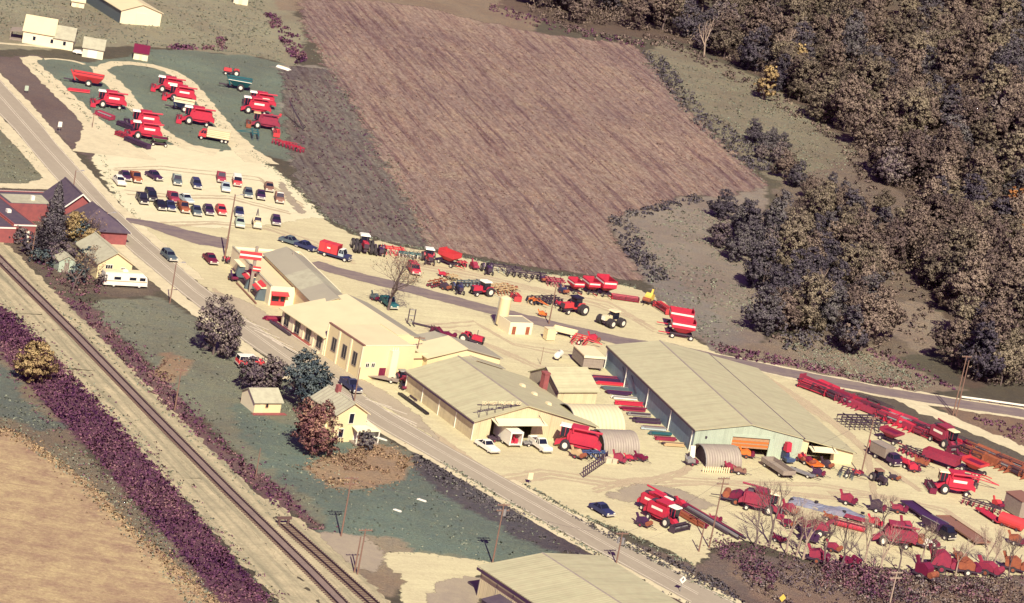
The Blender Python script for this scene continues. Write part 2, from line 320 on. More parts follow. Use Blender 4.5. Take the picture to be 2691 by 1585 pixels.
# ------------------------------------------------------------------ ground
def grow(a, b, step, far, k=1.35):
    c = list(np.arange(a, b+.01, step)); s = step; x = b
    while x < far[1]: s *= k; x += s; c.append(x)
    s = step; x = a
    while x > far[0]: s *= k; x -= s; c.insert(0, x)
    return np.array(c)
ZONES = [  # (outline in pixels, colour, softness in metres)
    ([(-80, -60), (690, -60), (800, 60), (780, 175), (640, 145), (420, 125), (-80, 130)], (.31, .315, .225), 2),
    ([(-80, 150), (110, 150), (300, 395), (240, 430), (-80, 130)], (.18, .145, .14), 2),
    ([(80, 150), (230, 165), (420, 128), (640, 145), (770, 180), (750, 300), (800, 440), (640, 400), (300, 400)], (.18, .245, .20), 1.5),
    ([(150, 185), (300, 225), (430, 350), (300, 340)], (.165, .24, .20), 1.2),
    ([(740, 170), (880, 180), (1000, 400), (1130, 650), (950, 615), (860, 570), (790, 460), (750, 300)], (.30, .29, .25), 3),
    ([(690, -60), (1400, -60), (1420, 90), (1250, 60), (1000, 20), (720, 30)], (.27, .225, .17), 3),
    ([(0, 330), (80, 400), (130, 470), (60, 490), (-40, 490), (-40, 330)], (.23, .25, .18), 1),
    ([(0, 490), (100, 480), (270, 620), (420, 760), (300, 790), (150, 760), (0, 640)], (.16, .135, .115), 1.5),
    ([(230, 790), (430, 790), (520, 850), (760, 1000), (1000, 1160), (1160, 1230), (1500, 1440), (1280, 1500), (1000, 1470), (740, 1300), (560, 1130), (420, 980), (300, 870)], (.24, .275, .21), 2),
    ([(620, 1060), (1000, 1180), (1160, 1240), (1500, 1445), (1280, 1490), (1000, 1440), (850, 1390), (760, 1280), (640, 1130)], (.155, .225, .195), 3),
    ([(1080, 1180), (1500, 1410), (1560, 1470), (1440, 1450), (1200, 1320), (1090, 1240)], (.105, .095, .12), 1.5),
    ([(800, 1230), (830, 1200), (900, 1190), (960, 1160), (1040, 1175), (1085, 1215), (1050, 1265), (960, 1285), (870, 1280)], (.40, .30, .195), 1.0),
    ([(150, 760), (230, 800), (420, 990), (580, 1160), (760, 1310), (850, 1400), (720, 1330), (540, 1170), (380, 1010), (230, 850), (110, 740)], (.19, .125, .135), 1.5),
    ([(440, 930), (500, 950), (450, 1010), (400, 980)], (.36, .27, .18), 1.2),
    ([(840, 1400), (900, 1400), (1060, 1420), (1120, 1500), (1040, 1585), (980, 1560), (880, 1460)], (.34, .29, .21), 1.5),
    ([(0, 800), (60, 830), (150, 940), (330, 1130), (520, 1360), (700, 1585), (570, 1585), (400, 1370), (240, 1190), (90, 1030), (0, 930)], (.15, .07, .12), 1),
    ([(-60, 930), (0, 930), (90, 1030), (240, 1190), (400, 1370), (600, 1610), (480, 1610), (330, 1430), (160, 1260), (-60, 1100)], (.25, .225, .165), 1.5),
    ([(-60, 950), (40, 980), (150, 1120), (100, 1130), (-60, 1030)], (.13, .175, .16), 3),
    ([(1640, 560), (1790, 515), (1900, 520), (2010, 480), (2000, 700), (2020, 900), (1880, 930), (1800, 850), (1730, 770), (1660, 720), (1590, 580)], (.30, .275, .235), 2),
    ([(1690, 690), (1800, 760), (1930, 860), (1960, 930), (1860, 920), (1790, 840), (1720, 770)], (.25, .25, .225), 3),
    ([(1690, 130), (1760, 110), (2000, 210), (2180, 330), (2270, 400), (2250, 470), (2150, 480), (2030, 470), (1850, 330)], (.25, .245, .18), 2),
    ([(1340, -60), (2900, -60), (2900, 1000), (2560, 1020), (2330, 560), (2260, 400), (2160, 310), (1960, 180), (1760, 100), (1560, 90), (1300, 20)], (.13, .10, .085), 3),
    ([(2040, 480), (2280, 400), (2400, 560), (2500, 900), (2350, 960), (2250, 930), (2060, 860)], (.20, .17, .14), 3),
    ([(2330, 800), (2420, 790), (2500, 850), (2480, 900), (2430, 930), (2340, 870)], (.30, .26, .21), 2),
    ([(2050, 880), (2260, 900), (2460, 1000), (2560, 1030), (2400, 1035), (2150, 985), (1960, 950), (1880, 920)], (.30, .265, .205), 2),
    ([(2110, 990), (2330, 1030), (2450, 1090), (2691, 1200), (2800, 1260), (2600, 1200), (2350, 1090), (2130, 1010)], (.145, .135, .115), 1),
    ([(2450, 1060), (2691, 1090), (2760, 1130), (2760, 1230), (2600, 1150)], (.26, .19, .145), 1.5),
    ([(1380, 1275), (1480, 1340), (1620, 1400), (1830, 1490), (1900, 1440), (2150, 1480), (2450, 1515), (2800, 1510), (2800, 1700), (2060, 1700), (1640, 1420), (1500, 1350)], (.20, .165, .15), 1.2),
    ([(1900, 1500), (2200, 1500), (2800, 1530), (2800, 1700), (2150, 1700)], (.26, .20, .16), 3),
    ([(1590, 1475), (1830, 1600), (1900, 1640), (1800, 1640), (1580, 1490)], (.15, .075, .10), .6),
]
gx = grow(-150, 140, 1.0, (-4000, 4000)); gy = grow(396, 960, 1.0, (-600, 9000))
XX, YY = np.meshgrid(gx, gy); X = XX.ravel(); Y = YY.ravel(); Z = hz(X, Y)
def vnoise(x, y, s, seed):
    r = np.random.default_rng(seed); t = r.uniform(-1, 1, (256, 256)); u = x*s; v = y*s; i = np.floor(u).astype(int); j = np.floor(v).astype(int); fu = u-i; fv = v-j
    fu = fu*fu*(3-2*fu); fv = fv*fv*(3-2*fv); g = lambda a, b: t[a % 256, b % 256]
    return (g(i, j)*(1-fu)+g(i+1, j)*fu)*(1-fv)+(g(i, j+1)*(1-fu)+g(i+1, j+1)*fu)*fv
col = np.tile(np.array([.165, .16, .125]), (len(X), 1)); SOFT = .35
for k, (poly, c, soft) in enumerate(ZONES):
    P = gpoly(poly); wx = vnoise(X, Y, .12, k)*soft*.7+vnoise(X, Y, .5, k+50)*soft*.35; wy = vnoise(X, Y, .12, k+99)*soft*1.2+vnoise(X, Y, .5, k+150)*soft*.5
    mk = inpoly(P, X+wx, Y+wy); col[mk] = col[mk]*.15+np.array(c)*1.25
Z = Z + (vnoise(X, Y, .06, 3)*.3+vnoise(X, Y, .3, 5)*.08)*np.clip((Z-.5)/3, 0, 1)
nx, ny = len(gx), len(gy); I = np.arange(nx*ny).reshape(ny, nx)
quads = np.stack([I[:-1, :-1], I[:-1, 1:], I[1:, 1:], I[1:, :-1]], -1).reshape(-1, 4)
def fastmesh(name, V, Q, mat, tone=None, color=None, smooth=False, nrm=None):
    me = bpy.data.meshes.new(name); V = np.asarray(V, np.float32); Q = np.asarray(Q, np.int32); k = Q.shape[1]
    me.vertices.add(len(V)); me.vertices.foreach_set('co', V.ravel()); me.loops.add(Q.size); me.loops.foreach_set('vertex_index', Q.ravel())
    me.polygons.add(len(Q)); me.polygons.foreach_set('loop_start', np.arange(0, Q.size, k, dtype=np.int32)); me.polygons.foreach_set('loop_total', np.full(len(Q), k, np.int32))
    if tone is not None:
        a = me.attributes.new('tone', 'FLOAT', 'POINT'); a.data.foreach_set('value', np.asarray(tone, np.float32))
    if color is not None:
        a = me.attributes.new('tone', 'FLOAT_COLOR', 'POINT'); a.data.foreach_set('color', np.column_stack([color, np.ones(len(V))]).astype(np.float32).ravel())
    me.materials.append(M[mat]); me.update(calc_edges=True); me.validate()
    if smooth or nrm is not None: me.polygons.foreach_set('use_smooth', np.ones(len(Q), bool))
    if nrm is not None: me.normals_split_custom_set_from_vertices(np.asarray(nrm, float).tolist())
    return me
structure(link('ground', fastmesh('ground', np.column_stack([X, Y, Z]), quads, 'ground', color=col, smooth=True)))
# ------------------------------------------------------------------ flat sheets on the ground
def ragged(P, step=1.2, amp=.35, seed=1):
    r = np.random.default_rng(seed); out = []; n = len(P)
    for i in range(n):
        a = np.array(P[i][:2]); b = np.array(P[(i+1) % n][:2]); L = np.linalg.norm(b-a); m = max(1, int(L/step))
        for j in range(m): out.append(a+(b-a)*j/m+r.normal(0, amp, 2)*(1 if j else .5))
    return out
def sheet(name, px, z, mat, amp=.35, step=1.2, seed=1, fw=1.2):
    """one level sheet with a worn, uneven edge"""
    from mathutils.geometry import tessellate_polygon
    P = ragged([G(*p) for p in px], step, amp, seed) if amp else [G(*p)[:2] for p in px]
    P = np.array(P); n = len(P); ar = .5*np.sum(P[:, 0]*np.roll(P[:, 1], -1)-np.roll(P[:, 0], -1)*P[:, 1]); sg = 1 if ar > 0 else -1
    d = np.roll(P, -3, 0)-np.roll(P, 3, 0); d /= np.linalg.norm(d, axis=1)[:, None]+1e-9; out = np.column_stack([d[:, 1], -d[:, 0]])*sg; w = fw if fw else .01
    inn = P-out*w*.5; ou = P+out*w
    V = [(p[0], p[1], z) for p in inn]+[(p[0], p[1], z-.0015) for p in ou]; tr = tessellate_polygon([[Vector(v) for v in V[:n]]])
    mb = MB(); mb.v = V; mb.f = [tuple(t) for t in tr]+[(i, (i+1) % n, (i+1) % n+n, i+n) for i in range(n)]; me = mb.mesh(name, mat)
    for p in me.polygons:
        if p.normal.z < 0: p.flip()
    a = me.attributes.new('fade', 'FLOAT', 'POINT'); a.data.foreach_set('value', np.r_[np.ones(n), np.zeros(n)].astype(np.float32))
    return structure(link(name, me))
def ribbon(name, px, width, z, mat, amp=.15, step=1.5, seed=2, fw=.5):
    P = [G(*p)[:2] for p in px]; L = []; R = []
    for i, p in enumerate(P):
        d = P[min(i+1, len(P)-1)]-P[max(i-1, 0)]; d = d/np.linalg.norm(d); n = np.array([-d[1], d[0]]); w = width[i] if isinstance(width, (list, tuple)) else width
        L.append(p+n*w/2); R.append(p-n*w/2)
    Q = []; r = np.random.default_rng(seed)
    for i in range(len(P)-1):
        m = max(1, int(np.linalg.norm(P[i+1]-P[i])/step))
        for j in range(m): Q.append((L[i]+(L[i+1]-L[i])*j/m+r.normal(0, amp, 2), R[i]+(R[i+1]-R[i])*j/m+r.normal(0, amp, 2)))
    Q.append((L[-1], R[-1])); V = []; F = []; fd = []
    for a, b2 in Q:
        c = (a-b2)/(np.linalg.norm(a-b2)+1e-9)*fw
        V += [(*(a+c), z-.001), (*(a-c*.5), z), (*(b2+c*.5), z), (*(b2-c), z-.001)]; fd += [0, 1, 1, 0]
    for i in range(len(Q)-1):
        for j in range(3): F.append((4*i+j, 4*i+j+1, 4*i+j+5, 4*i+j+4))
    mb = MB(); mb.v = V; mb.f = F; me = mb.mesh(name, mat); at = me.attributes.new('fade', 'FLOAT', 'POINT'); at.data.foreach_set('value', np.array(fd, np.float32))
    for p in me.polygons:
        if p.normal.z < 0: p.flip()
    return structure(link(name, me))
sheet('stubble_field', [(790, 8), (860, 2), (1000, 5), (1120, 22), (1250, 55), (1450, 95), (1660, 118), (1700, 165), (1800, 290), (1900, 385), (2010, 485), (1900, 515), (1790, 512), (1640, 560), (1590, 580), (1615, 640), (1680, 735), (1560, 722), (1400, 700), (1300, 680), (1130, 645), (1100, 560), (1000, 390), (930, 265), (870, 180), (815, 90)], .03, 'stubble', .8, 1.6, 4, 4.0)
sheet('rough_field', [(745, 185), (800, 178), (880, 190), (940, 290), (1010, 410), (1110, 590), (1130, 650), (1050, 640), (950, 612), (870, 580), (800, 500), (775, 430), (755, 330)], .024, 'rough', .8, 1.6, 15, 3.0)
sheet('hay_field', [(-30, 1120), (60, 1150), (170, 1230), (220, 1260), (330, 1380), (450, 1480), (560, 1580), (640, 1660), (-30, 1700)], .03, 'hay', .5, 1, 5, 2.2)
sheet('gravel_yard', [(1030, 1125), (900, 1040), (760, 945), (640, 850), (520, 735), (420, 650), (360, 585), (470, 560), (700, 560), (830, 560), (880, 598), (950, 625), (1060, 650), (1180, 672), (1270, 690), (1400, 717), (1560, 737), (1680, 762), (1750, 800), (1780, 835), (1815, 882), (1870, 925), (1990, 965), (2080, 998), (2130, 1012), (2330, 1087), (2500, 1155), (2691, 1235), (2780, 1280), (2780, 1500), (2600, 1518), (2450, 1508), (2300, 1488), (2150, 1478), (2000, 1430), (1950, 1418), (1870, 1440), (1830, 1488), (1750, 1440), (1650, 1398), (1560, 1368), (1480, 1328), (1430, 1290), (1375, 1272), (1380, 1290), (1150, 1200)], .03, 'gravel', .4, 1.2, 6)
sheet('gravel_lot', [(245, 420), (262, 395), (300, 400), (430, 378), (560, 398), (640, 395), (700, 428), (760, 478), (800, 522), (850, 572), (800, 575), (700, 590), (560, 600), (430, 585), (355, 580), (300, 512)], .045, 'gravel_lot', .5, 1.2, 7)
ribbon('shoulder', [(-60, 150), (60, 268), (150, 372), (302, 541), (400, 630), (520, 735)], 3.0, .05, 'path')
ribbon('shoulder', [(-60, 262), (60, 385), (151, 488), (251, 590), (447, 765), (641, 915), (763, 1000)], 3.2, .05, 'path')
ribbon('shoulder', [(860, 1050), (969, 1115), (1140, 1210), (1305, 1308), (1458, 1397), (1622, 1485), (1830, 1597)], 1.6, .052, 'path')
ribbon('shoulder', [(1340, 1262), (1544, 1372), (1633, 1422), (1850, 1536), (1980, 1606)], 1.5, .052, 'path')
RL = [(-60, 150), (0, 213), (60, 278), (113, 336), (150, 383), (302, 552), (400, 643), (520, 746), (641, 837), (763, 921), (949, 1037), (1024, 1087), (1140, 1156), (1340, 1268), (1544, 1380), (1633, 1430), (1850, 1545), (1990, 1620)]
LL = [(1880, 1620), (1817, 1582), (1622, 1474), (1458, 1386), (1305, 1297), (1140, 1203), (1008, 1128), (900, 1062), (763, 976), (641, 893), (520, 802), (447, 744), (350, 662), (251, 574), (151, 472), (72, 380), (40, 340), (0, 299), (-60, 235)]
sheet('highway', [(p[0]-3, p[1]-5) for p in RL]+[(p[0]+2, p[1]+5) for p in LL], .07, 'asphalt', .08, 1.5, 8, .3)
loose('forecourt', (.42, .365, .27), (.35, .30, .225), (.47, .41, .30), .06, .4, 2.5, math.radians(-33), .4, .3)
loose('paint_line', (.76, .70, .56), (.62, .55, .44), (.42, .36, .29), .2, 1.5, 6, 0, 0, .1)
def line(px, w, z=.085, dash=None): return ribbon('road_marking', px, w, z, 'paint_line', .01, 3, 2, .02)
sheet('forecourt', [(545, 765), (640, 828), (765, 912), (900, 1000), (960, 1035), (1150, 1155), (1100, 1095), (1010, 1030), (950, 1000), (860, 935), (760, 880), (735, 850), (640, 790)], .06, 'forecourt', .25, 1.2, 14)
line(RL[1:], .17); line(LL[1:], .17)
CLN = [((a[0]+b[0])/2, (a[1]+b[1])/2) for a, b in zip([(-60, 150), (0, 213), (113, 336), (302, 552), (520, 746), (763, 921), (1024, 1087), (1340, 1268), (1633, 1430), (1850, 1545)], [(-60, 235), (0, 299), (95, 412), (270, 592), (505, 790), (743, 962), (1010, 1129), (1305, 1297), (1605, 1464), (1817, 1582)])]
line(CLN, .14); line([(p[0]+3, p[1]-3) for p in CLN], .12)
for a, b2 in [((640, 842), (705, 868)), ((655, 858), (735, 890)), ((668, 868), (770, 915)), ((690, 880), (790, 932)), ((715, 895), (800, 945)), ((745, 912), (815, 955)), ((960, 1050), (1030, 1072)), ((990, 1062), (1070, 1090)), ((1010, 1078), (1095, 1115)), ((1040, 1092), (1095, 1122))]:
    line([a, b2], .32, .088)
ribbon('driveway', [(330, 578), (400, 590), (470, 612), (540, 632), (600, 642)], [3, 5, 7, 8, 7], .062, 'drive', .2)
ribbon('driveway', [(820, 690), (870, 708), (960, 732), (1100, 766), (1300, 818), (1500, 866), (1640, 898), (1760, 916)], [4, 5, 5.5, 5.5, 5.5, 5.5, 5.5, 5], .062, 'drive', .15)
ribbon('lane', [(1740, 905), (1800, 922), (1900, 945), (2080, 982), (2320, 1029), (2510, 1060), (2700, 1088), (2850, 1110)], [4, 5, 5, 5.5, 5.5, 5.5, 5.5, 5.5], .06, 'drive', .12)
ribbon('lane_verge', [(1760, 912), (1900, 953), (2080, 992), (2320, 1040), (2510, 1072), (2850, 1122)], 2.2, .05, 'path', .3)
ribbon('lane_verge', [(1830, 922), (2080, 973), (2320, 1019), (2510, 1049), (2850, 1096)], 2.0, .05, 'path', .3)
ribbon('track', [(2115, 992), (2250, 1014), (2350, 1042), (2444, 1082), (2565, 1132), (2673, 1178), (2780, 1225)], [2, 3, 3.2, 5, 4.5, 4.5, 4], .055, 'path', .5)
ribbon('path', [(70, 152), (80, 166), (130, 213), (180, 262), (230, 308), (262, 338), (280, 375), (300, 410)], [3, 4, 4.6, 5, 5, 7, 12, 18], .055, 'path', .25)
ribbon('path', [(70, 156), (92, 152), (106, 152)], [3, 3.5, 2], .058, 'path', .25)
ribbon('path', [(118, 155), (150, 155), (190, 160), (222, 170)], 1.2, .054, 'path', .35)
ribbon('path', [(252, 175), (275, 198), (310, 232), (350, 278), (400, 330), (440, 360), (490, 385), (570, 402)], [3, 5, 4.5, 4, 4, 4.5, 5, 7], .055, 'path', .25)
ribbon('path', [(262, 184), (280, 172), (310, 166), (345, 167), (400, 174), (450, 189), (490, 214), (525, 255), (560, 298), (600, 348), (640, 392), (690, 430)], [2.5, 3, 3.2, 3.2, 3.4, 3.6, 4, 4, 4, 4.5, 6, 8], .058, 'path', .2)
ribbon('path', [(-20, 488), (40, 489), (90, 490), (150, 478)], [3, 3.5, 4, 6], .055, 'path', .3)
ribbon('path', [(-20, 113), (40, 117), (100, 122), (190, 131)], 1.6, .055, 'path', .2)
sheet('dirt_patch', [(1130, 1570), (1170, 1530), (1262, 1518), (1250, 1620), (1120, 1620)], .05, 'patch', .3, 1, 9, 1.6)
sheet('dirt_patch', [(835, 1405), (880, 1405), (960, 1412), (1000, 1450), (985, 1500), (930, 1490), (870, 1440)], .04, 'patch', .4, 1, 10, 2.5)
sheet('yard_apron', [(990, 1460), (1050, 1450), (1180, 1462), (1290, 1480), (1270, 1510), (1180, 1530), (1130, 1600), (1060, 1600), (1060, 1520)], .036, 'gravel', .4, 1, 11)
sheet('dirt_patch', [(1600, 1300), (1660, 1285), (1720, 1278), (1790, 1290), (1880, 1330), (1830, 1335), (1740, 1320), (1650, 1318)], .05, 'patch', .5, 1.2, 12, 2.5)
sheet('weed_strip', [(738, 478), (745, 490), (775, 530), (800, 560), (790, 562), (765, 535), (735, 492)], .06, 'patch', .3, .8, 13)
loose('ballast_brown', (.27, .20, .18), (.20, .15, .145), (.33, .26, .21), .3, 1.2, 4, 0, 0, .6)
for k, c in enumerate([[(1300, 1262), (1420, 1240), (1560, 1258), (1700, 1275), (1850, 1270), (2000, 1290), (2200, 1310)], [(1330, 1268), (1450, 1252), (1600, 1275), (1720, 1262), (1800, 1240), (1830, 1200)], [(1560, 1290), (1650, 1262), (1760, 1258), (1950, 1270), (2150, 1275), (2300, 1300), (2420, 1330)], [(1100, 700), (1250, 730), (1400, 762), (1560, 800), (1700, 850)], [(1040, 690), (1200, 712), (1450, 770), (1600, 800), (1720, 870)], [(1120, 860), (1250, 850), (1350, 905), (1450, 925), (1550, 935)], [(1200, 870), (1330, 930), (1420, 970), (1500, 975)], [(300, 445), (420, 440), (560, 455), (680, 470), (800, 545)], [(330, 505), (450, 515), (600, 520), (760, 560)], [(420, 590), (560, 585), (700, 600), (830, 640), (930, 690)], [(560, 760), (640, 815), (740, 890), (860, 985)], [(1930, 960), (2050, 1030), (2180, 1110), (2280, 1190), (2300, 1300)], [(2000, 985), (2120, 1060), (2230, 1140), (2330, 1230), (2420, 1290)], [(2180, 1300), (2350, 1310), (2480, 1340), (2600, 1420), (2640, 1480)], [(880, 1000), (960, 1030), (1030, 1060), (1090, 1100)], [(1120, 1130), (1200, 1180), (1260, 1230), (1330, 1262)]]):
    for d in (-4, 4): ribbon('wheel_rut', [(x+random.uniform(-4, 4)+d*.4, y+d+random.uniform(-2, 2)) for x, y in c], .55+random.random()*.5, .0322+.0014*k+(.0007 if d > 0 else 0) if k not in (7, 8, 9) else .0461+.0009*(k-7)+(.0004 if d > 0 else 0), 'rut', .12, 1.0, k*20+d+8, .3)
# ------------------------------------------------------------------ railway
ribbon('railway_bed', [(-60, 610), (0, 672), (200, 872), (400, 1078), (600, 1278), (820, 1498), (940, 1620)], [7, 7.2, 7, 7, 7, 7, 7], .05, 'ballast_bed', .3, 1)
ribbon('service_track', [(-60, 690), (0, 748), (120, 868), (230, 985), (400, 1165), (560, 1335), (740, 1530), (820, 1620)], [7, 8, 7.5, 7, 6.5, 6.5, 6.5, 6.5], .035, 'ballast_bed', .4, 1)
ribbon('railway_bed', [(690, 1310), (760, 1378), (860, 1466), (990, 1590), (1020, 1620)], [3, 5, 5, 5, 5], .044, 'ballast_bed', .3, 1)
def railway(name, label, px, sep, trim=0, tie=True):
    o = thing(name, label, 'railway', (0, 0, 0)); P = [G(*p)[:2] for p in px]
    L = 0; S = []                                                   # even steps along the line
    for i in range(len(P)-1):
        d = P[i+1]-P[i]; n = max(1, int(np.linalg.norm(d)/.62)); S += [P[i]+d*j/n for j in range(n)]
    S = np.array(S+[P[-1]]); D = np.gradient(S, axis=0); D /= np.linalg.norm(D, axis=1)[:, None]; Nn = np.column_stack([-D[:, 1], D[:, 0]])
    o.rotation_euler = (0, 0, 0)
    mb = MB()
    for p, d, n in zip(S[::1], D, Nn):
        c = [p+n*1.28+d*.12, p-n*1.28+d*.12, p-n*1.28-d*.12, p+n*1.28-d*.12]; mb.hexa([(q[0], q[1], .05) for q in c], [(q[0], q[1], .17) for q in c])
    ti = link('ties', mb.mesh('ties', 'tie'), o); ti['kind'] = 'stuff'
    mb2 = MB(); v = []
    for p, n in zip(S, Nn): v += [(*(p+n*1.0), .06), (*(p-n*1.0), .06)]
    for s in (-1, 1):
        def f(m, s=s):
            for i in range(len(S)-1):
                q = [S[i]+Nn[i]*(s*sep/2+.06), S[i]+Nn[i]*(s*sep/2-.06), S[i+1]+Nn[i+1]*(s*sep/2-.06), S[i+1]+Nn[i+1]*(s*sep/2+.06)]
                m.hexa([(a[0], a[1], .17) for a in q], [(a[0], a[1], .36) for a in q])
        part('rail', o, 'rail', f)
    return o
railway('railway_track', 'main railway line of two dark rails on pale ballast', [(-60, 625), (0, 686), (200, 884), (400, 1091), (600, 1293), (820, 1508), (940, 1630)], 1.45)
ribbon('ballast_infill', [(-60, 625), (0, 686), (200, 884), (400, 1091), (600, 1293), (820, 1508), (940, 1630)], 1.34, .18, 'ballast_brown', .02, 1.5, 2, .03)
sd_ = railway('railway_siding', 'short railway siding ending at a buffer beside the main line', [(748, 1380), (860, 1480), (960, 1570), (1000, 1606)], 1.45)
sd_['category'] = 'railway'
# ------------------------------------------------------------------ buildings
class Bld:
    """local frame: x along the near end wall (to the right), y along the length (away), z up; corner A is where a pixel shows it at height zA"""
    def __init__(s, name, label, cat, A, zA, hd):
        g = G(*A, zA); s.o = np.array([g[0], g[1]]); s.hd = hd; s.a = dirv(hd); s.u = dirv(hd+90)
        s.e = thing(name, label, cat, (g[0], g[1], 0), hd+90)
    def pt(s, x, y): return s.o+s.u*x+s.a*y
    def near(s, px, py, y=0.0):
        """(x, z) where the line of sight meets the upright plane at this y"""
        d = ray(px, py); k = ((s.o-CC[:2])@s.a+y)/(d[:2]@s.a); p = CC+d*k; return float((p[:2]-s.o)@s.u), float(p[2])
    def side(s, px, py, x=0.0):
        d = ray(px, py); k = ((s.o-CC[:2])@s.u+x)/(d[:2]@s.u); p = CC+d*k; return float((p[:2]-s.o)@s.a), float(p[2])
    def at(s, px, py, z=0.0):
        g = G(px, py, z)[:2]-s.o; return float(g@s.u), float(g@s.a)
    def part(s, name, mat, fn, parent=None, **k): return part(name, parent or s.e, mat, fn, **k)
    def hull(s, pr, L, wall, side_mat=None, holes=(), far_holes=(), th=.15, side_holes=()):
        """four walls under a roof line pr = [(x,z)...] from left to right; holes = (x0,x1,ztop) in the near wall"""
        W = pr[-1][0]
        def h(x):
            for (a, za), (b2, zb) in zip(pr, pr[1:]):
                if a <= x <= b2: return za+(zb-za)*(x-a)/((b2-a) or 1)
            return pr[-1][1]
        def f(m):
            cuts = sorted({0.0, W, *[q for hh in holes for q in hh[:2]]})
            for a, b2 in zip(cuts, cuts[1:]):
                z0 = 0
                for hh in holes:
                    if hh[0] <= (a+b2)/2 <= hh[1]: z0 = hh[2]
                top = [(b2, h(b2))]+[p for p in reversed(pr) if a < p[0] < b2]+[(a, h(a))]
                if min(z for _, z in top) > z0: m.slab([(a, 0, z0), (b2, 0, z0)]+[(x, 0, z) for x, z in top], (0, th, 0))
        s.part('wall', wall, f)
        s.part('wall', wall, lambda m: m.slab([(0, L, 0), (W, L, 0)]+[(x, L, z) for x, z in reversed(pr)], (0, -th, 0)))
        s.part('wall', side_mat or wall, lambda m: m.slab([(0, th, 0), (0, L-th, 0), (0, L-th, pr[0][1]), (0, th, pr[0][1])], (th, 0, 0)))
        s.part('wall', side_mat or wall, lambda m: m.slab([(W, th, 0), (W, L-th, 0), (W, L-th, pr[-1][1]), (W, th, pr[-1][1])], (-th, 0, 0)))
    def roof(s, pr, L, mats, oh=.4, th=.16, y0=0.0, lift=.03):
        """one slab for each slope, overhanging"""
        n = len(pr)-1
        for i in range(n):
            (xa, za), (xb, zb) = pr[i], pr[i+1]; sl = (zb-za)/((xb-xa) or 1e-6)
            if i == 0: za -= sl*oh; xa -= oh
            if i == n-1: zb += sl*oh; xb += oh
            mt = mats if isinstance(mats, str) else mats[i]
            s.part('roof', mt, lambda m: m.slab([(xa, y0-oh, za+lift), (xb, y0-oh, zb+lift), (xb, L+oh, zb+lift), (xa, L+oh, za+lift)], (0, 0, th)))
        if n == 2:
            xr, zr = pr[1]; s.part('ridge_cap', 'galv' if mats == 'roof_tan' else (mats if isinstance(mats, str) else mats[0]), lambda m: m.box(xr-.22, xr+.22, y0-oh, L+oh, zr+lift+th-.05, zr+lift+th+.05, .1))
    def panel(s, name, plane, a0, a1, z0, z1, mat, d=.06, off=0.0, parent=None):
        """flat piece on a wall: plane L (left side), N (near end), R (right side at x=off)"""
        if plane == 'L': return s.part(name, mat, lambda m: m.box(off-d, off, a0, a1, z0, z1), parent)
        if plane == 'R': return s.part(name, mat, lambda m: m.box(off, off+d, a0, a1, z0, z1), parent)
        return s.part(name, mat, lambda m: m.box(a0, a1, off-d, off, z0, z1), parent)
    def window(s, plane, a0, a1, z0, z1, frame='white', off=0.0, bars=1, name='window'):
        o = s.panel(name, plane, a0, a1, z0, z1, 'glass', .05, off)
        def f(m):
            def bx(p0, p1, q0, q1, d=.1):
                if plane == 'N': m.box(p0, p1, off-d, off, q0, q1)
                elif plane == 'L': m.box(off-d, off, p0, p1, q0, q1)
                else: m.box(off, off+d, p0, p1, q0, q1)
            bx(a0-.07, a0, z0-.07, z1+.07); bx(a1, a1+.07, z0-.07, z1+.07); bx(a0, a1, z1, z1+.07); bx(a0, a1, z0-.07, z0, .12)
            for k in range(bars): x = a0+(a1-a0)*(k+1)/(bars+1); bx(x-.035, x+.035, z0, z1, .08)
        s.part('frame', frame, f, o); return o
    def flatroof(s, W, L, z, wall, roof, par=.25, x0=0.0, y0=0.0, th=.25):
        s.part('wall', wall, lambda m: [m.box(x0, x0+W, y0, y0+th, 0, z+par), m.box(x0, x0+W, y0+L-th, y0+L, 0, z+par), m.box(x0, x0+th, y0+th, y0+L-th, 0, z+par), m.box(x0+W-th, x0+W, y0+th, y0+L-th, 0, z+par)])
        s.part('roof', roof, lambda m: m.box(x0+th, x0+W-th, y0+th, y0+L-th, z-.2, z))
def letters(parent, text, x0, x1, y, z, h, mat):
    """upright letters, one mesh each, facing -y"""
    n = len(text); st = (x1-x0)/n
    for i, ch in enumerate(text):
        if ch == ' ': continue
        k = ('letter', ch, mat, round(h, 2)); me = CACHE.get(k)
        if me is None:
            cu = bpy.data.curves.new('letter', 'FONT'); cu.body = ch; cu.size = h*1.38; cu.extrude = .06; cu.align_x = 'CENTER'
            ob = bpy.data.objects.new('letter', cu); C.objects.link(ob); bpy.context.view_layer.update()
            me = bpy.data.meshes.new_from_object(ob.evaluated_get(bpy.context.evaluated_depsgraph_get())); bpy.data.objects.remove(ob); me.materials.clear(); me.materials.append(M[mat]); CACHE[k] = me
        link('letter', me, parent, (x0+st*(i+.5), y, z), rot=(math.pi/2, 0, 0))
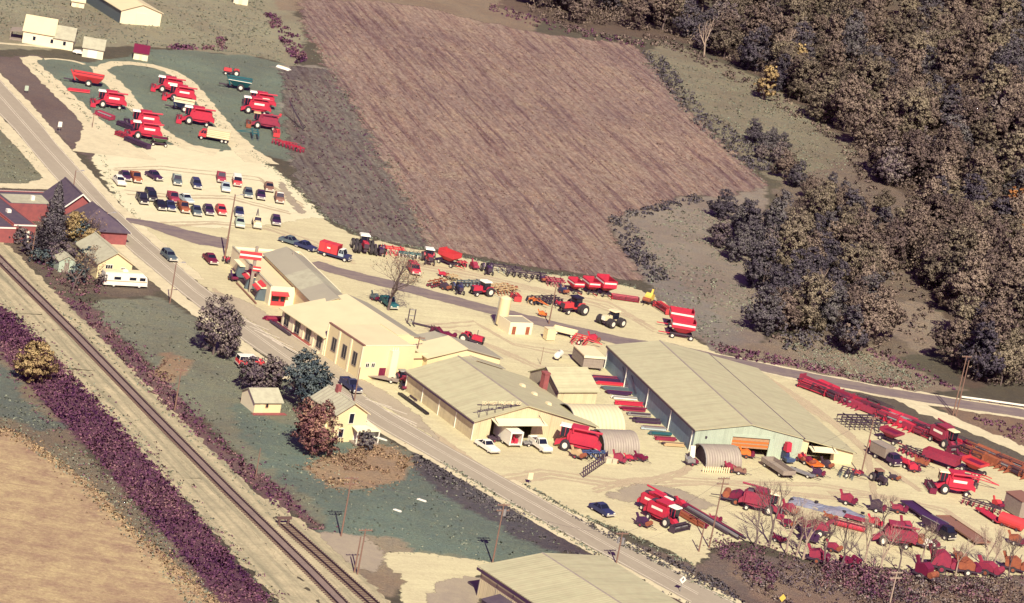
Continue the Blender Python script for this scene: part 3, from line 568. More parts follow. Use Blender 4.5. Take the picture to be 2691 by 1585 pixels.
# --- long machine works with the lettered roof
hS = -32.5
b = Bld('machine_shop', 'long tan metal machine shop with big letters standing on its roof', 'building', (1249, 1107), 3.5, hS)
LS = b.side(1072, 982)[0]; rS = b.near(1386, 1067); eS = b.near(1567, 1122)
prS = [(0, 3.5), rS, (eS[0], max(2.2, eS[1]))]; WS = eS[0]
dx0, dz0 = b.near(1283, 1155); dx1, dz1 = b.near(1401, 1110)
b.hull(prS, LS, 'metal_cream_x', 'metal_cream_y', holes=[(dx0, dx1, 3.9)])
b.roof(prS, LS, 'roof_tan', .4)
b.part('gutter', 'plum', lambda m: m.box(-.55, -.41, -.4, LS+.4, 3.1, 3.4))
for k in range(5): yy = .1+(LS-.2)*k/4.0; b.part('downspout', 'white', lambda m: m.box(-.14, -.02, yy-.07, yy+.07, 0, 3.4), key=None)
for (p, q) in [((1372, 1020), 0), ((1405, 1042), 0), ((1445, 1068), 0)]:
    x = rS[0]+(WS-rS[0])*.55; y = b.at(*p, 4.0)[1]; zz = rS[1]+(prS[2][1]-rS[1])*.55
    b.part('roof_vent', 'cream', lambda m: m.box(x-.5, x+.5, y-.5, y+.5, zz-.1, zz+.55, .15, .1))
o = b.part('open_door', 'wall_white', lambda m: m.slab([(dx0-.3, -.1, 3.95), (dx1+1.4, -.1, 3.95), (dx1+1.4, -2.6, 3.6), (dx0-.3, -2.6, 3.6)], (0, 0, .14)))
for x in (dx0, dx1+.9): b.part('door_stay', 'iron', lambda m: m.cyl((x, -2.4, 3.72), (x, -.05, 4.6), .05, 6), o)
xw = b.near(1518, 1140)[0]; zw = 1.5
b.window('N', xw, xw+1.9, 1.2, 2.6, 'white', 0, 1)
b.part('wall_lamp', 'iron', lambda m: [m.cyl((WS*.72, -.02, 2.6), (WS*.72, -.5, 2.8), .04, 6), m.box(WS*.72-.12, WS*.72+.12, -.6, -.4, 2.6, 2.8)])
lx0 = b.near(1264, 1066, .6)[0]; lx1 = b.near(1366, 1066, .6)[0]; zs = rS[1]+.75
sg = thing('roof_sign', 'row of tan upright letters reading SCHMIDT MACHINE CO on the machine shop roof', 'sign', tuple(np.append(b.pt(0, .5), 0)), hS+90)
zl = 3.5+(rS[1]-3.5)*.55
part('rail', sg, 'iron', lambda m: [m.box(lx0-.8, lx1, -.08, .08, rS[1]-.1, rS[1]+.05)]+[m.cyl((x, 0, 3.5+(rS[1]-3.5)*max(0, x)/rS[0]), (x, 0, rS[1]), .05, 6) for x in np.linspace(max(.3, lx0), lx1-.2, 6)])
letters(sg, 'SCHMIDT MACHINE CO', lx0, lx1, 0, rS[1]+.05, .62, 'cream')
# --- great shed with blue side wall
hB = -21.2
b = Bld('great_shed', 'largest shed with wide tan roof and dark blue ribbed side wall', 'building', (1829, 1131), 4.2, hB)
LB = b.side(1598, 911)[0]; rB = b.near(1975, 1117); mB = b.near(2112, 1153)
prB = [(0, 4.2), rB, (mB[0], max(mB[1], 3.4))]; WB = mB[0]
d0 = b.near(1919, 1178)[0]; d1 = b.near(2016, 1190)[0]; zt = b.near(1920, 1137)[1]
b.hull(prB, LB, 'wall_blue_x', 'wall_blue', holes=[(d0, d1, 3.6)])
b.roof(prB, LB, 'roof_tan', .28)
b.part('fascia', 'plum', lambda m: m.box(-.36, -.29, -.28, LB+.28, 3.9, 4.2))
for p in [(1600, 915), (1652, 960), (1706, 1030), (1766, 1082), (1822, 1135)]:
    y = min(max(b.side(*p)[0], .3), LB-.2)
    b.part('downspout', 'white', lambda m: [m.box(-.2, -.04, y-.09, y+.09, 0, 3.7), m.box(-.3, -.04, y-.09, y+.09, 3.66, 3.82)])
for p in [(1640, 985), (1665, 1000)]:
    y = b.side(*p)[0]; b.part('wall_brace', 'iron', lambda m: m.cyl((-.08, y-2.6, 1.0), (-.08, y+1.2, 3.2), .05, 5))
od = b.part('overhead_door', 'wood', lambda m: m.box(d0, d1, .18, .28, 1.55, 3.6))
for k in range(5): b.part('door_panel', 'orange' if k % 2 else 'wood', lambda m: m.box(d0+.05, d1-.05, .1, .175, 1.6+k*.33, 1.88+k*.33), od)
b.panel('door_head', 'N', d0-.2, d1+.2, 3.62, 4.1, 'palegreen', .08)
for x, y in ((d0-.35, d0), (d1, d1+.8)): b.part('door_trim', 'palegreen', lambda m: m.box(x, y, -.09, 0, 0, 3.6))
b.part('wall_lamp', 'iron', lambda m: m.box(2.0, 2.3, -.3, -.02, 3.0, 3.3))
# lean-to along its right side
x1, z1 = b.near(2243, 1190); z1 = max(z1, 2.2); LL_ = LB-6
yl0 = b.at(1996, 967, 2.6)[1]
def leanto(m):
    m.slab([(WB, 0, 0), (WB+1.2, 0, 0), (WB+1.2, 0, mB[1]-.3), (WB, 0, mB[1]-.25)], (0, .15, 0)); q0 = WB+1.2; q1 = b.near(2182, 1205)[0]
    zz = lambda x: mB[1]-.15+(z1-mB[1])*(x-WB)/(x1-WB)
    m.slab([(q0, 0, 2.9), (q1, 0, 2.9), (q1, 0, zz(q1)), (q0, 0, zz(q0))] if zz(q1) > 2.95 else [(q0, 0, zz(q0)-.05), (q1, 0, zz(q1)-.05), (q1, 0, zz(q1)), (q0, 0, zz(q0))], (0, .15, 0))
    m.slab([(q1, 0, 0), (x1, 0, 0), (x1, 0, zz(x1)), (q1, 0, zz(q1))], (0, .15, 0)); m.slab([(WB, yl0, 0), (x1, yl0, 0), (x1, yl0, zz(x1)), (WB, yl0, zz(WB))], (0, -.15, 0)); m.slab([(x1, .15, 0), (x1, yl0-.15, 0), (x1, yl0-.15, z1-.15), (x1, .15, z1-.15)], (-.15, 0, 0))
b.part('lean_to_wall', 'wall_cream', leanto)
b.part('lean_to_roof', 'roof_tan', lambda m: m.slab([(WB-.05, -.5, mB[1]-.06), (x1+.4, -.5, z1-.02), (x1+.4, yl0+.5, z1-.02), (WB-.05, yl0+.5, mB[1]-.06)], (0, 0, .14)))
q0 = WB+1.2; q1 = b.near(2182, 1205)[0]
b.part('open_door', 'wall_white', lambda m: m.slab([(q0, -.12, 2.85), (q1+.3, -.12, 2.85), (q1+.3, -2.2, 2.55), (q0, -2.2, 2.55)], (0, 0, .12)))
for x in (q0+.5, q1-.3): b.part('door_stay', 'iron', lambda m: m.cyl((x, -2.0, 2.65), (x, -.1, 3.3), .06, 6))
b.part('flashing', 'plum', lambda m: m.box(WB-.12, WB+.12, -.5, LB+.4, mB[1]+.1, mB[1]+.2))
GREAT = b
# --- front shed at the bottom of the picture
b = Bld('front_shed', 'large tan metal shed cut off by the bottom of the picture', 'building', (1267, 1491), 4.5, -39.5)
# its far end is at y=0 here, so it runs towards the camera (negative y)
rF = b.near(1430, 1459); eF = b.near(1586, 1466); WF = eF[0]; prF = [(0, 4.5), rF, (WF, max(3.6, eF[1]))]; LF = 34
b.part('wall', 'metal_cream_x', lambda m: m.slab([(0, 0, 0), (WF, 0, 0)]+[(x, 0, z) for x, z in reversed(prF)], (0, -.15, 0)))
def fw(m):
    m.slab([(0, -LF, 0), (WF, -LF, 0)]+[(x, -LF, z) for x, z in reversed(prF)], (0, .15, 0))
    m.slab([(WF, -.15, 0), (WF, -LF, 0), (WF, -LF, prF[2][1]), (WF, -.15, prF[2][1])], (-.15, 0, 0))
b.part('wall', 'metal_cream_x', fw)
b.part('wall', 'metal_cream_y', lambda m: m.slab([(0, -.15, 0), (0, -LF, 0), (0, -LF, 4.5), (0, -.15, 4.5)], (.15, 0, 0)))
b.roof(prF, 0.0, 'roof_tan', .5, y0=-LF)
b.part('gutter', 'plum', lambda m: m.box(-.66, -.5, -LF, .4, 4.05, 4.4))
for k in range(9): yy = -.1-k*4.0; b.part('batten', 'galv', lambda m: m.box(-.08, -.003, yy-.12, yy+.02, 0, 4.3))
lp = b.at(1238, 1585); b.part('lean_to_roof', 'roof_dark', lambda m: m.slab([(-3.4, -9, 1.9), (-.1, -9, 2.4), (-.1, -5.2, 2.4), (-3.4, -5.2, 1.9)], (0, 0, .12)))
b.part('lean_to_wall', 'iron', lambda m: [m.box(-3.3, -.1, -9, -8.85, 0, 1.9), m.box(-3.3, -3.15, -8.85, -5.3, 0, 1.88)])
# --- office block: low part with four windows, taller part with three
hT = -36
b = Bld('office_block', 'cream office block, low wing with four tall windows beside a taller wing', 'building', (957, 910), 6.2, hT)
xr2 = b.near(1048, 911)[0]; L2 = b.side(866, 849)[0]
W2 = b.near(1094, 908)[0]; ridge = b.at(1040, 850, 7.0)
LT = b.side(744, 813)[0]
def bw(m):
    m.box(0, W2, 0, .25, 0, 6.2); m.box(0, .25, .25, L2, 0, 6.25); m.box(.25, W2, L2-.25, L2, 3.2, 6.0); m.box(W2-.25, W2, .25, L2-.25, 0, 5.8)
b.part('wall', 'wall_cream', bw)
b.part('roof', 'roof_cream', lambda m: m.slab([(.25, .25, 6.0), (W2-.2, .25, 6.0), (W2-.2, L2-.25, 6.0), (.25, L2-.25, 6.0)], (0, 0, -.2)))
b.part('coping', 'brown', lambda m: m.box(-.1, .3, -.05, L2, 6.26, 6.42)); b.part('coping', 'wall_white', lambda m: m.box(.3, W2+.05, -.06, .3, 6.21, 6.32))
for k in range(3):
    y = L2*(.12+.3*k); b.window('L', y, y+1.45, 1.9, 4.3, 'wood_grey', 0, 1)
for k in range(4): y = L2*k/3.0; b.part('pilaster', 'wall_white', lambda m: m.box(-.16, -.003, max(0, y-.25), min(L2, y+.25), 0, 6.1))
for px_ in (961, 976): xx = b.near(px_, 966)[0]; b.window('N', xx-.1, xx+.55, 2.3, 3.0, 'white', 0, 1)
b.panel('door', 'N', b.near(994, 985)[0], b.near(1011, 985)[0], 0.02, 2.1, 'maroon', .06)
b.panel('door', 'N', b.near(1025, 985)[0], b.near(1036, 985)[0], 0.02, 2.3, 'brown', .06)
xs = b.near(1032, 940)[0]; b.part('chimney_stack', 'wall_white', lambda m: [m.box(xs-.9, xs+.5, -1.1, -.003, 0, 5.6)] + [m.cyl((xs-.6+q*.5, -.6, 5.6), (xs-.6+q*.5, -.6, 6.1), .18, 8) for q in range(3)])
b.part('wall', 'wall_cream', lambda m: m.box(W2+.003, W2+5, .6, .85, 0, 4.6)); b.part('wall_pipe', 'brown', lambda m: m.box(W2, W2+4.6, .45, .598, 3.5, 3.65))
# low wing
b.part('roof', 'roof_cream', lambda m: m.slab([(W2-.2, L2-6, 5.98), (13.4, L2-6, 6.02), (13.4, L2-.01, 6.02), (W2-.2, L2-.01, 5.98)], (0, 0, .15))); b.part('wall', 'wall_cream', lambda m: m.slab([(W2, L2-6, 0), (17.5, L2-6, 0), (17.5, L2-6, 4.5), (13.4, L2-6, 6.0), (W2, L2-6, 5.95)], (0, .2, 0)))
WT = W2+1.5; zr_ = 6.0; xr = 13.4
prT = [(0, 3.4), (xr, zr_), (xr+4.6, 4.4)]
def lw(m):
    m.box(0, .2, L2, LT, 0, 3.4); m.slab([(0, LT, 0), (prT[2][0], LT, 0)]+[(x, LT, z) for x, z in reversed(prT)], (0, -.2, 0)); m.box(prT[2][0]-.2, prT[2][0], L2, LT-.2, 0, 3.5)
b.part('wall', 'wall_white', lw)
b.part('roof', 'roof_cream', lambda m: m.slab([(-.7, L2, 3.27), (xr, L2, zr_+.02), (xr, LT+.5, zr_+.02), (-.7, LT+.5, 3.27)], (0, 0, .15)))
b.part('roof', 'roof_grey', lambda m: m.slab([(xr, L2-6, zr_+.02), (xr+5.0, L2-6, 4.26), (xr+5.0, LT+.5, 4.26), (xr, LT+.5, zr_+.02)], (0, 0, .15)))  # right slope: the shade of this side is put into its grey colour
for k in range(4):
    y = L2+1.4+(LT-L2-2.6)*k/3.4; b.window('L', y, y+1.7, .75, 2.95, 'wood_grey', 0, 1)
for k in range(5): y = L2+.6+(LT-L2-1)*k/4.1; b.part('pilaster', 'wall_white', lambda m: m.box(-.14, -.003, y-.2, y+.2, 0, 3.2))
b.part('planter', 'concrete', lambda m: m.box(-1.0, -.3, L2+1, LT-1, .06, .4))
# --- showroom with red awnings
hH = -25
b = Bld('showroom', 'cream showroom with grey roof, red awnings and a red framed end window', 'building', (712.6, 752), 3.8, hH)
LH = 25.0; x2 = 4.9; WH = 14.0
b.flatroof(WH, LH, 3.4, 'wall_white', 'roof_cream', .4)
b.part('coping', 'roof_green', lambda m: m.box(-.08, .33, -.06, LH, 3.81, 3.9))
# grey roofed hall rising out of it
xg0 = x2; xg1 = 12.6; Lg = 19.5; yg = -11.6; prg = [(xg0, 4.3), (xg0+4.2, 5.9), (xg1, 4.3)]
for y, d in ((yg, .2), (Lg, -.2)): b.part('wall', 'wall_cream', lambda m: m.slab([(xg0, y, 0), (xg1, y, 0)]+[(x, y, z) for x, z in reversed(prg)], (0, d, 0)))
for x in (xg0+.01, xg1-.21): b.part('wall', 'wall_cream', lambda m: m.box(x, x+.2, yg+.2, Lg-.2, 0, 4.25))
for i in range(2):
    (xa, za), (xb, zb) = prg[i], prg[i+1]; xa -= .35*(1-i); za -= .13*(1-i); xb += .5*i; zb -= .2*i
    for (ya, yb, mt) in ((yg-.3, -3.0, 'roof_grey'), (-3.0, 6.0, 'roof_green'), (6.0, Lg+.4, 'roof_grey')):
        b.part('roof', mt, lambda m: m.slab([(xa, ya, za), (xb, ya, zb), (xb, yb, zb), (xa, yb, za)], (0, 0, .15)))
b.part('roof_vent', 'galv', lambda m: m.cyl((xg0+4, 15, 5.8), (xg0+4, 15, 6.6), .15, 8))
# angled window bays
for k, y in enumerate((2.2, 9.0, 15.8)):
    if y > LH-3: continue
    bay = b.part('bay_window', 'slate', lambda m: m.prof([(0, 0), (0, 0)], 0, 1) if False else m.hexa([(-.02, y, .1), (-1.7, y+.5, .1), (-1.7, y+1.0, .1), (-.02, y+4.2, .1)], [(-.02, y, 2.5), (-1.0, y+.5, 2.5), (-1.0, y+1.0, 2.5), (-.02, y+4.2, 2.5)]))
    b.part('bay_roof', 'wall_white', lambda m: m.box(-1.1, -.02, y, y+4.2, 2.52, 2.7), bay)
    if k < 2: b.part('awning', 'red_bright', lambda m: m.slab([(-.1, y+.2, 3.1), (-.1, y+3.6, 3.1), (-1.7, y+3.6, 2.0), (-1.7, y+.2, 2.0)], (0, 0, .12)))
e0 = b.near(709, 800)[0]; ew = 2.6
b.panel('end_window', 'N', .5, .5+ew, .9, 2.2, 'glass', .05); b.panel('red_panel', 'N', .4, .6+ew, .1, .88, 'red_bright', .1); b.part('window_frame', 'red_bright', lambda m: [m.box(.35, .5, -.1, 0, .88, 2.3), m.box(.5+ew, .65+ew, -.1, 0, .88, 2.3), m.box(.5+ew*.55, .5+ew*.68, -.1, 0, .9, 2.2)])
b.part('awning', 'red_bright', lambda m: m.slab([(.2, -.05, 2.75), (1.0+ew, -.05, 2.75), (1.0+ew, -1.1, 2.25), (.2, -1.1, 2.25)], (0, 0, .1)))
b.part('kerb', 'brown', lambda m: m.box(-2.5, -2.25, 0, LH*.5, .05, .35))
SHOW = b
# --- small gabled building and long low roof behind the machine shop
b = Bld('gabled_store', 'small building with bright cream gable roof behind the machine shop', 'building', (1124, 941), 4.2, -34)
g1 = b.near(1225, 917); Lg1 = b.side(1080, 905)[0]; pr = [(0, 4.2), g1, (g1[0]*2.0, 4.2)]
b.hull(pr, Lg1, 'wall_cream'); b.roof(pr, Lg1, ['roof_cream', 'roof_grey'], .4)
b = Bld('low_store', 'long low grey roofed building between machine shop and gravel yard', 'building', (1180, 960), 3.6, -34)
pr = [(0, 3.6), (5.5, 4.6), (11.5, 3.0)]; b.hull(pr, 15, 'wall_cream'); b.roof(pr, 15, 'roof_grey', .4)
b.part('roof_duct', 'wall_white', lambda m: m.box(4.5, 6, -5.8, -.5, .06, 4.3)); b.part('loading_beam', 'iron', lambda m: m.box(11.9, 12.2, 2, 14, 2.6, 3.0))
# --- store with brick chimney
b = Bld('chimney_store', 'small tan store with brick chimney between machine shop and great shed', 'building', (1469, 1028), 3.0, -34)
Wm = b.near(1571, 1028)[0]
# ridge runs left-right here: front eave along x
yr = 5.0; zr2 = 5.6
for y in (0, 2*yr-.15): b.part('wall', 'metal_cream_x', lambda m: m.box(0, Wm, y, y+.15, 0, 3.0))
for q, d in ((0, .15), (Wm, -.15)): b.part('wall', 'metal_grey_y', lambda m: m.slab([(q, .15, 0), (q, 2*yr-.15, 0), (q, 2*yr-.15, 3.1), (q, yr, zr2), (q, .15, 3.1)], (d, 0, 0)))
b.part('roof', 'roof_tan', lambda m: m.slab([(-.3, -.4, 2.85), (Wm+.3, -.4, 2.85), (Wm+.3, yr, zr2+.05), (-.3, yr, zr2+.05)], (0, 0, .15)))
b.part('roof', 'roof_tan', lambda m: m.slab([(-.3, 2*yr+.4, 2.85), (Wm+.3, 2*yr+.4, 2.85), (Wm+.3, yr, zr2+.05), (-.3, yr, zr2+.05)], (0, 0, .15)))
b.part('chimney', 'brick_red', lambda m: [m.box(-2.2, -1.2, 2.0, 3.2, 0, 5.4), m.box(-2.3, -1.1, 1.9, 3.3, 5.4, 5.7)])
b.part('roof_edge', 'iron', lambda m: m.slab([(-.42, -.4, 2.8), (-.32, -.4, 2.8), (-.32, yr, zr2), (-.42, yr, zr2)], (0, 0, .25)))
# --- quonset huts
def quonset(label, px, hd, r, L, mat, pitch=.55, sy=1.0, openleft=True):
    g = G(*px); e = thing('quonset_hut', label, 'hut', (g[0], g[1], 0), hd, 'quonset huts')
    def sh(m):
        n = 18; k = int(L/pitch)*4; vs = []
        for i in range(k+1):
            x = -L/2+L*i/k; a = .075*math.sin(x/pitch*2*math.pi)
            for j in range(n+1):
                t = math.pi*j/n; vs.append((x, (r+a)*math.cos(t), (r+a)*math.sin(t)*sy))
        m.add(vs, [(i*(n+1)+j, i*(n+1)+j+1, (i+1)*(n+1)+j+1, (i+1)*(n+1)+j) for i in range(k) for j in range(n)])
    part('shell', e, mat, sh, smooth=True)
    def end(m, x, z1):
        m.slab([(x, r*.98*math.cos(math.pi*j/14), r*.98*math.sin(math.pi*j/14)*sy) for j in range(15)], (z1, 0, 0))
    part('hut_end', e, mat, lambda m: end(m, L/2-.3, .1))
    part('hut_end', e, 'iron', lambda m: end(m, -L/2+.9, .1))  # dark sheet inside the open mouth, coloured to stand for its inner shade
    part('rim', e, 'steel', lambda m: [m.cyl((-L/2, r*math.cos(math.pi*j/12), r*math.sin(math.pi*j/12)*sy), (-L/2, r*math.cos(math.pi*(j+1)/12), r*math.sin(math.pi*(j+1)/12)*sy), .09, 5) for j in range(12)])
    return e
quonset('biggest cream ribbed quonset hut beside the chimney store', (1545, 1125), 60, 4.4, 10, 'galv_cream', .8, .95)
quonset('grey ribbed quonset hut behind the dark planter rings', (1612, 1178), 62, 3.2, 7.0, 'galv', .5, 1.0)
quonset('grey ribbed quonset hut in front of the great shed', (1880, 1215), 62, 3.0, 7.2, 'galv', .52, 1.05)
# --- pump house, tank, box
b = Bld('pump_house', 'low cream pump house with two red doors beside the tall tank', 'building', (1336, 879), 0, -32)
Wp = b.near(1394, 888)[0]; b.flatroof(Wp, 4.5, 2.3, 'wall_white', 'roof_grey', .12, th=.15)
for px_ in (1348, 1384): x = b.near(px_, 880)[0]; b.panel('door', 'N', x-.4, x+.4, .05, 1.6, 'rust', .05)
g = G(1316, 857); e = thing('storage_tank', 'tall cream cylindrical tank standing beside the pump house', 'tank', g, 90)
part('shell', e, 'wall_cream', lambda m: m.lathe([(.4, 1.12), (5.7, 1.12), (5.95, .8), (6.1, .3)], 20, 'z'), smooth=False); part('leg', e, 'iron', lambda m: [m.cyl((.8*math.cos(a), .8*math.sin(a), 0), (.8*math.cos(a), .8*math.sin(a), .5), .08, 6) for a in (0.5, 2.1, 3.7, 5.3)]); part('pipe', e, 'steel', lambda m: [m.cyl((-1.25, 0, 0), (-1.25, 0, 5.6), .06, 6), m.cyl((-1.25, 0, 5.6), (-2.6, .6, 5.7), .05, 6)])
g = G(1441, 893); e = thing('fuel_tank', 'square cream fuel tank standing by the light pole', 'tank', g, 60)
part('body', e, 'wall_cream', lambda m: m.box(-.9, .9, -.8, .8, .15, 2.3)); part('lid', e, 'cream', lambda m: m.box(-.95, .95, -.85, .85, 2.303, 2.4)); part('skid', e, 'iron', lambda m: [m.box(-.9, .9, -.7, -.5, 0, .15), m.box(-.9, .9, .5, .7, 0, .15)])
g = G(1466, 944); e = thing('propane_tank', 'small white propane tank lying on the gravel near the container', 'tank', g, heading((1454, 950), (1482, 928)))
part('shell', e, 'white', lambda m: m.lathe([(-1.75, .2), (-1.6, .5), (-1.3, .62), (1.3, .62), (1.6, .5), (1.75, .2)], 14, 'x')); e.children[0].location.z = .95; part('leg', e, 'iron', lambda m: [m.box(-1.1, -.9, -.4, .4, 0, .5), m.box(.9, 1.1, -.4, .4, 0, .5)]); part('dome', e, 'steel', lambda m: m.cyl((0, 0, 1.5), (0, 0, 1.75), .2, 8))
b = Bld('storage_container', 'cream topped storage container against the great shed corner', 'container', (1537, 934), 2.9, -22)
wc = b.near(1590, 938)[0]
b.part('wall', 'wood_grey', lambda m: m.box(0, wc, 0, 6.0, .55, 2.7)); b.part('roof', 'cream', lambda m: m.box(-.1, wc+.1, -.1, 6.1, 2.703, 2.9)); b.part('roof', 'wall_white', lambda m: m.box(-.15, wc+.15, -.25, -.1, 2.5, 2.95)); b.part('skid', 'iron', lambda m: [m.box(.3, .6, .1, 5.9, 0, .55), m.box(wc-.6, wc-.3, .1, 5.9, 0, .55)])
# --- houses
def house(name, label, cat, A, zA, hd, W, L, pr, wall, roofm, oh=.4, z0=None):
    b = Bld(name, label, cat, A, zA, hd); b.hull(pr, L, wall); b.roof(pr, L, roofm, oh); return b
# two storey house
b = Bld('farmhouse', 'two-storey cream house with ribbed grey roof beside the highway', 'house', (886, 1088), 5.0, -37)
r = b.near(935, 1060); e2 = b.near(965, 1092); L = b.side(823, 1041)[0]; Wf = max(5.5, min(8.5, e2[0])); pr = [(0, 5.0), (Wf/2, r[1] if 6 < r[1] < 9 else 7.4), (Wf, 5.0)]
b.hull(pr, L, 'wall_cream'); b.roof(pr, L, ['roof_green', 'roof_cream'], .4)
for k in range(9): y = L*k/8.5; b.part('roof_seam', 'roof_grey', lambda m: m.slab([(-.38, y, 5.0-(pr[1][1]-5)/(Wf/2)*.38+.2), (Wf/2, y, pr[1][1]+.2), (Wf/2, y+.22, pr[1][1]+.2), (-.38, y+.22, 5.0-(pr[1][1]-5)/(Wf/2)*.38+.2)], (0, 0, .06)))
b.window('N', Wf*.42, Wf*.57, 3.3, 5.0, 'white', 0, 0); b.window('N', Wf*.15, Wf*.3, .9, 2.3, 'white', 0, 0); b.window('N', Wf*.85, Wf*.97, 1.0, 2.3, 'white', 0, 0)
b.part('porch_roof', 'wall_white', lambda m: m.slab([(-.6, -2.3, 2.45), (Wf+1.9, -2.3, 2.45), (Wf+1.9, -.05, 2.75), (-.6, -.05, 2.75)], (0, 0, .13)) if False else m.slab([(Wf*.55, -2.0, 2.4), (Wf+1.9, -2.0, 2.4), (Wf+1.9, 3.0, 2.75), (Wf+.02, 3.0, 2.75), (Wf+.02, -.03, 2.75), (Wf*.55, -.03, 2.75)], (0, 0, .13)))
for x, y in ((Wf*.58, -1.85), (Wf+1.75, -1.85), (Wf+1.75, 2.7)): b.part('porch_post', 'white', lambda m: m.box(x-.08, x+.08, y-.08, y+.08, 0, 2.42))
b.part('porch_floor', 'wood_grey', lambda m: m.box(Wf*.55, Wf+1.9, -2.0, -.02, 0.06, .35))
b.part('chimney', 'brick_red', lambda m: m.box(Wf*.5-.35, Wf*.5+.35, L*.62, L*.62+.8, pr[1][1]-.3, pr[1][1]+1.3))
b.part('door', 'white', lambda m: m.box(Wf*.66, Wf*.78, -.06, -.003, .35, 2.2))
b.part('side_wing', 'wall_white', lambda m: m.box(-2.4, -.003, L*.3, L*.75, 0, 2.3)); b.part('wing_roof', 'roof_cream', lambda m: m.slab([(-2.7, L*.3-.2, 2.25), (-.01, L*.3-.2, 3.0), (-.01, L*.75+.2, 3.0), (-2.7, L*.75+.2, 2.25)], (0, 0, .12)))
# garden shed
b = Bld('garden_shed', 'small white garden shed with pale mossy roof in front of the green tree', 'shed', (671, 1057), 2.0, -33)
W = b.near(741, 1055)[0]; yr = 2.6
for y in (0, 2*yr-.12): b.part('wall', 'wall_cream', lambda m: m.box(0, W, y, y+.12, 0, 2.0))
for q, d in ((0, .12), (W, -.12)): b.part('wall', 'wall_white', lambda m: m.slab([(q, .12, 0), (q, 2*yr-.12, 0), (q, 2*yr-.12, 2.1), (q, yr, 3.5), (q, .12, 2.1)], (d, 0, 0)))
for s in (0, 1): b.part('roof', 'roof_green', lambda m: m.slab([(-.3, -.35 if not s else 2*yr+.35, 1.9), (W+.3, -.35 if not s else 2*yr+.35, 1.9), (W+.3, yr, 3.55), (-.3, yr, 3.55)], (0, 0, .1)))
b.window('N', W*.42, W*.5, 1.1, 1.7, 'wood', 0, 0); b.panel('door', 'N', W*.2, W*.33, .05, 1.9, 'cream', .05)
b.part('slab_floor', 'brick_red', lambda m: m.box(-.5, W+.8, -1.0, -.02, .02, .12))
# white house behind the motor home
b = Bld('white_house', 'white gabled house behind the parked motor home', 'house', (259, 691), 3.2, -30)
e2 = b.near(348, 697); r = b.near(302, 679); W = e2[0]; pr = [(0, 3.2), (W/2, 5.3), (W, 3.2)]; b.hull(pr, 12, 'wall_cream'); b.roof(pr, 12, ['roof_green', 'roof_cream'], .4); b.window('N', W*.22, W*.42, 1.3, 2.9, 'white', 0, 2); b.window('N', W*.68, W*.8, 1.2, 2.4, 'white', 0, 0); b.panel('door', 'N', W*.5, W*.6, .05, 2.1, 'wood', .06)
# hut in the shrubs
b = Bld('old_hut', 'little grey-green hut among the bushes left of the white house', 'shed', (152, 715), 0, -30)
pr = [(0, 2.2), (1.6, 3.1), (3.2, 2.2)]; b.hull(pr, 4.5, 'palegreen'); b.roof(pr, 4.5, 'roof_green', .25); b.panel('door', 'N', 1.1, 2.0, .05, 1.9, 'wood_grey', .05)
# brick chapel
b = Bld('brick_chapel', 'red brick gabled hall with dark roof beside the conifer', 'building', (158, 552), 3.6, -28)
r = b.near(176, 525); e2 = b.near(205, 551); W = max(8.0, e2[0]); pr = [(0, 3.6), (W/2, 7.0), (W, 3.6)]; b.hull(pr, 11, 'brick_red'); b.roof(pr, 11, 'roof_dark', .5)
b.part('barge_board', 'white', lambda m: [m.slab([(-.6, -.62, 3.2), (W/2, -.62, 7.05), (W/2, -.62, 7.35), (-.6, -.62, 3.5)], (0, .1, 0)), m.slab([(W+.6, -.62, 3.2), (W/2, -.62, 7.05), (W/2, -.62, 7.35), (W+.6, -.62, 3.5)], (0, .1, 0))])
pr2 = [(1.0, 3.0), (W/2+2, 5.9), (W+3, 3.0)]
xm = W/2+2; A0, A1, B0, B1 = (.5, -10, 2.5), (W+3.5, -10, 2.5), (xm, -5.2, 5.9), (xm, -.7, 5.9)
b.part('annex_wall', 'brick_red', lambda m: m.box(1.0, W+3, -9.5, -9.3, 0, 2.6))
for x in (1.0, W+2.8): b.part('annex_wall', 'brick_red', lambda m: m.box(x, x+.2, -9.3, -.02, 0, 2.6))
for q in ([A0, A1, B0], [A0, B0, B1, (.5, -.7, 2.5)], [A1, B0, B1, (W+3.5, -.7, 2.5)]): b.part('annex_roof', 'roof_dark', lambda m: m.slab(q, (0, 0, .14)))
b.part('annex_fascia', 'white', lambda m: m.box(W+3.51, W+3.6, -10, -.7, 2.5, 2.7))
# flat brick school
b = Bld('brick_school', 'low red brick building with dark flat roof and white fascia at the left edge', 'building', (38, 590), 3.4, -34)
W = b.near(95, 592)[0]
b.flatroof(W, 26, 3.3, 'brick_red', 'roof_dark', .12, th=.25); b.flatroof(15, 9, 3.3, 'brick_red', 'roof_dark', .12, x0=W+.02, y0=14, th=.25); b.flatroof(9, 20, 3.0, 'brick_red', 'roof_dark', .12, x0=-9.02, y0=-1, th=.25)
b.part('fascia', 'white', lambda m: m.box(-.1, W+.1, -.12, -.003, 3.15, 3.42)); b.part('fascia', 'white', lambda m: m.box(-9.1, -.05, -1.12, -1.003, 2.85, 3.12)); b.part('fascia', 'white', lambda m: m.box(W+.02, W+15, 23.0, 23.1, 3.1, 3.45))
b.part('roof_hatch', 'white', lambda m: [m.box(W*.4, W*.4+.8, 8, 9, 3.3, 3.9), m.box(W+6, W+6.7, 17, 17.7, 3.3, 4.2)]); b.part('courtyard_roof', 'roof_green', lambda m: m.box(W+1, W+12, 15, 21, 3.303, 3.36))
b.part('gable_wing', 'maroon', lambda m: m.slab([(W+12, 23.2, 3.4), (W+15, 16, 3.4), (W+16, 16, 4.4), (W+13, 23.2, 4.4)], (0, 0, .15)))
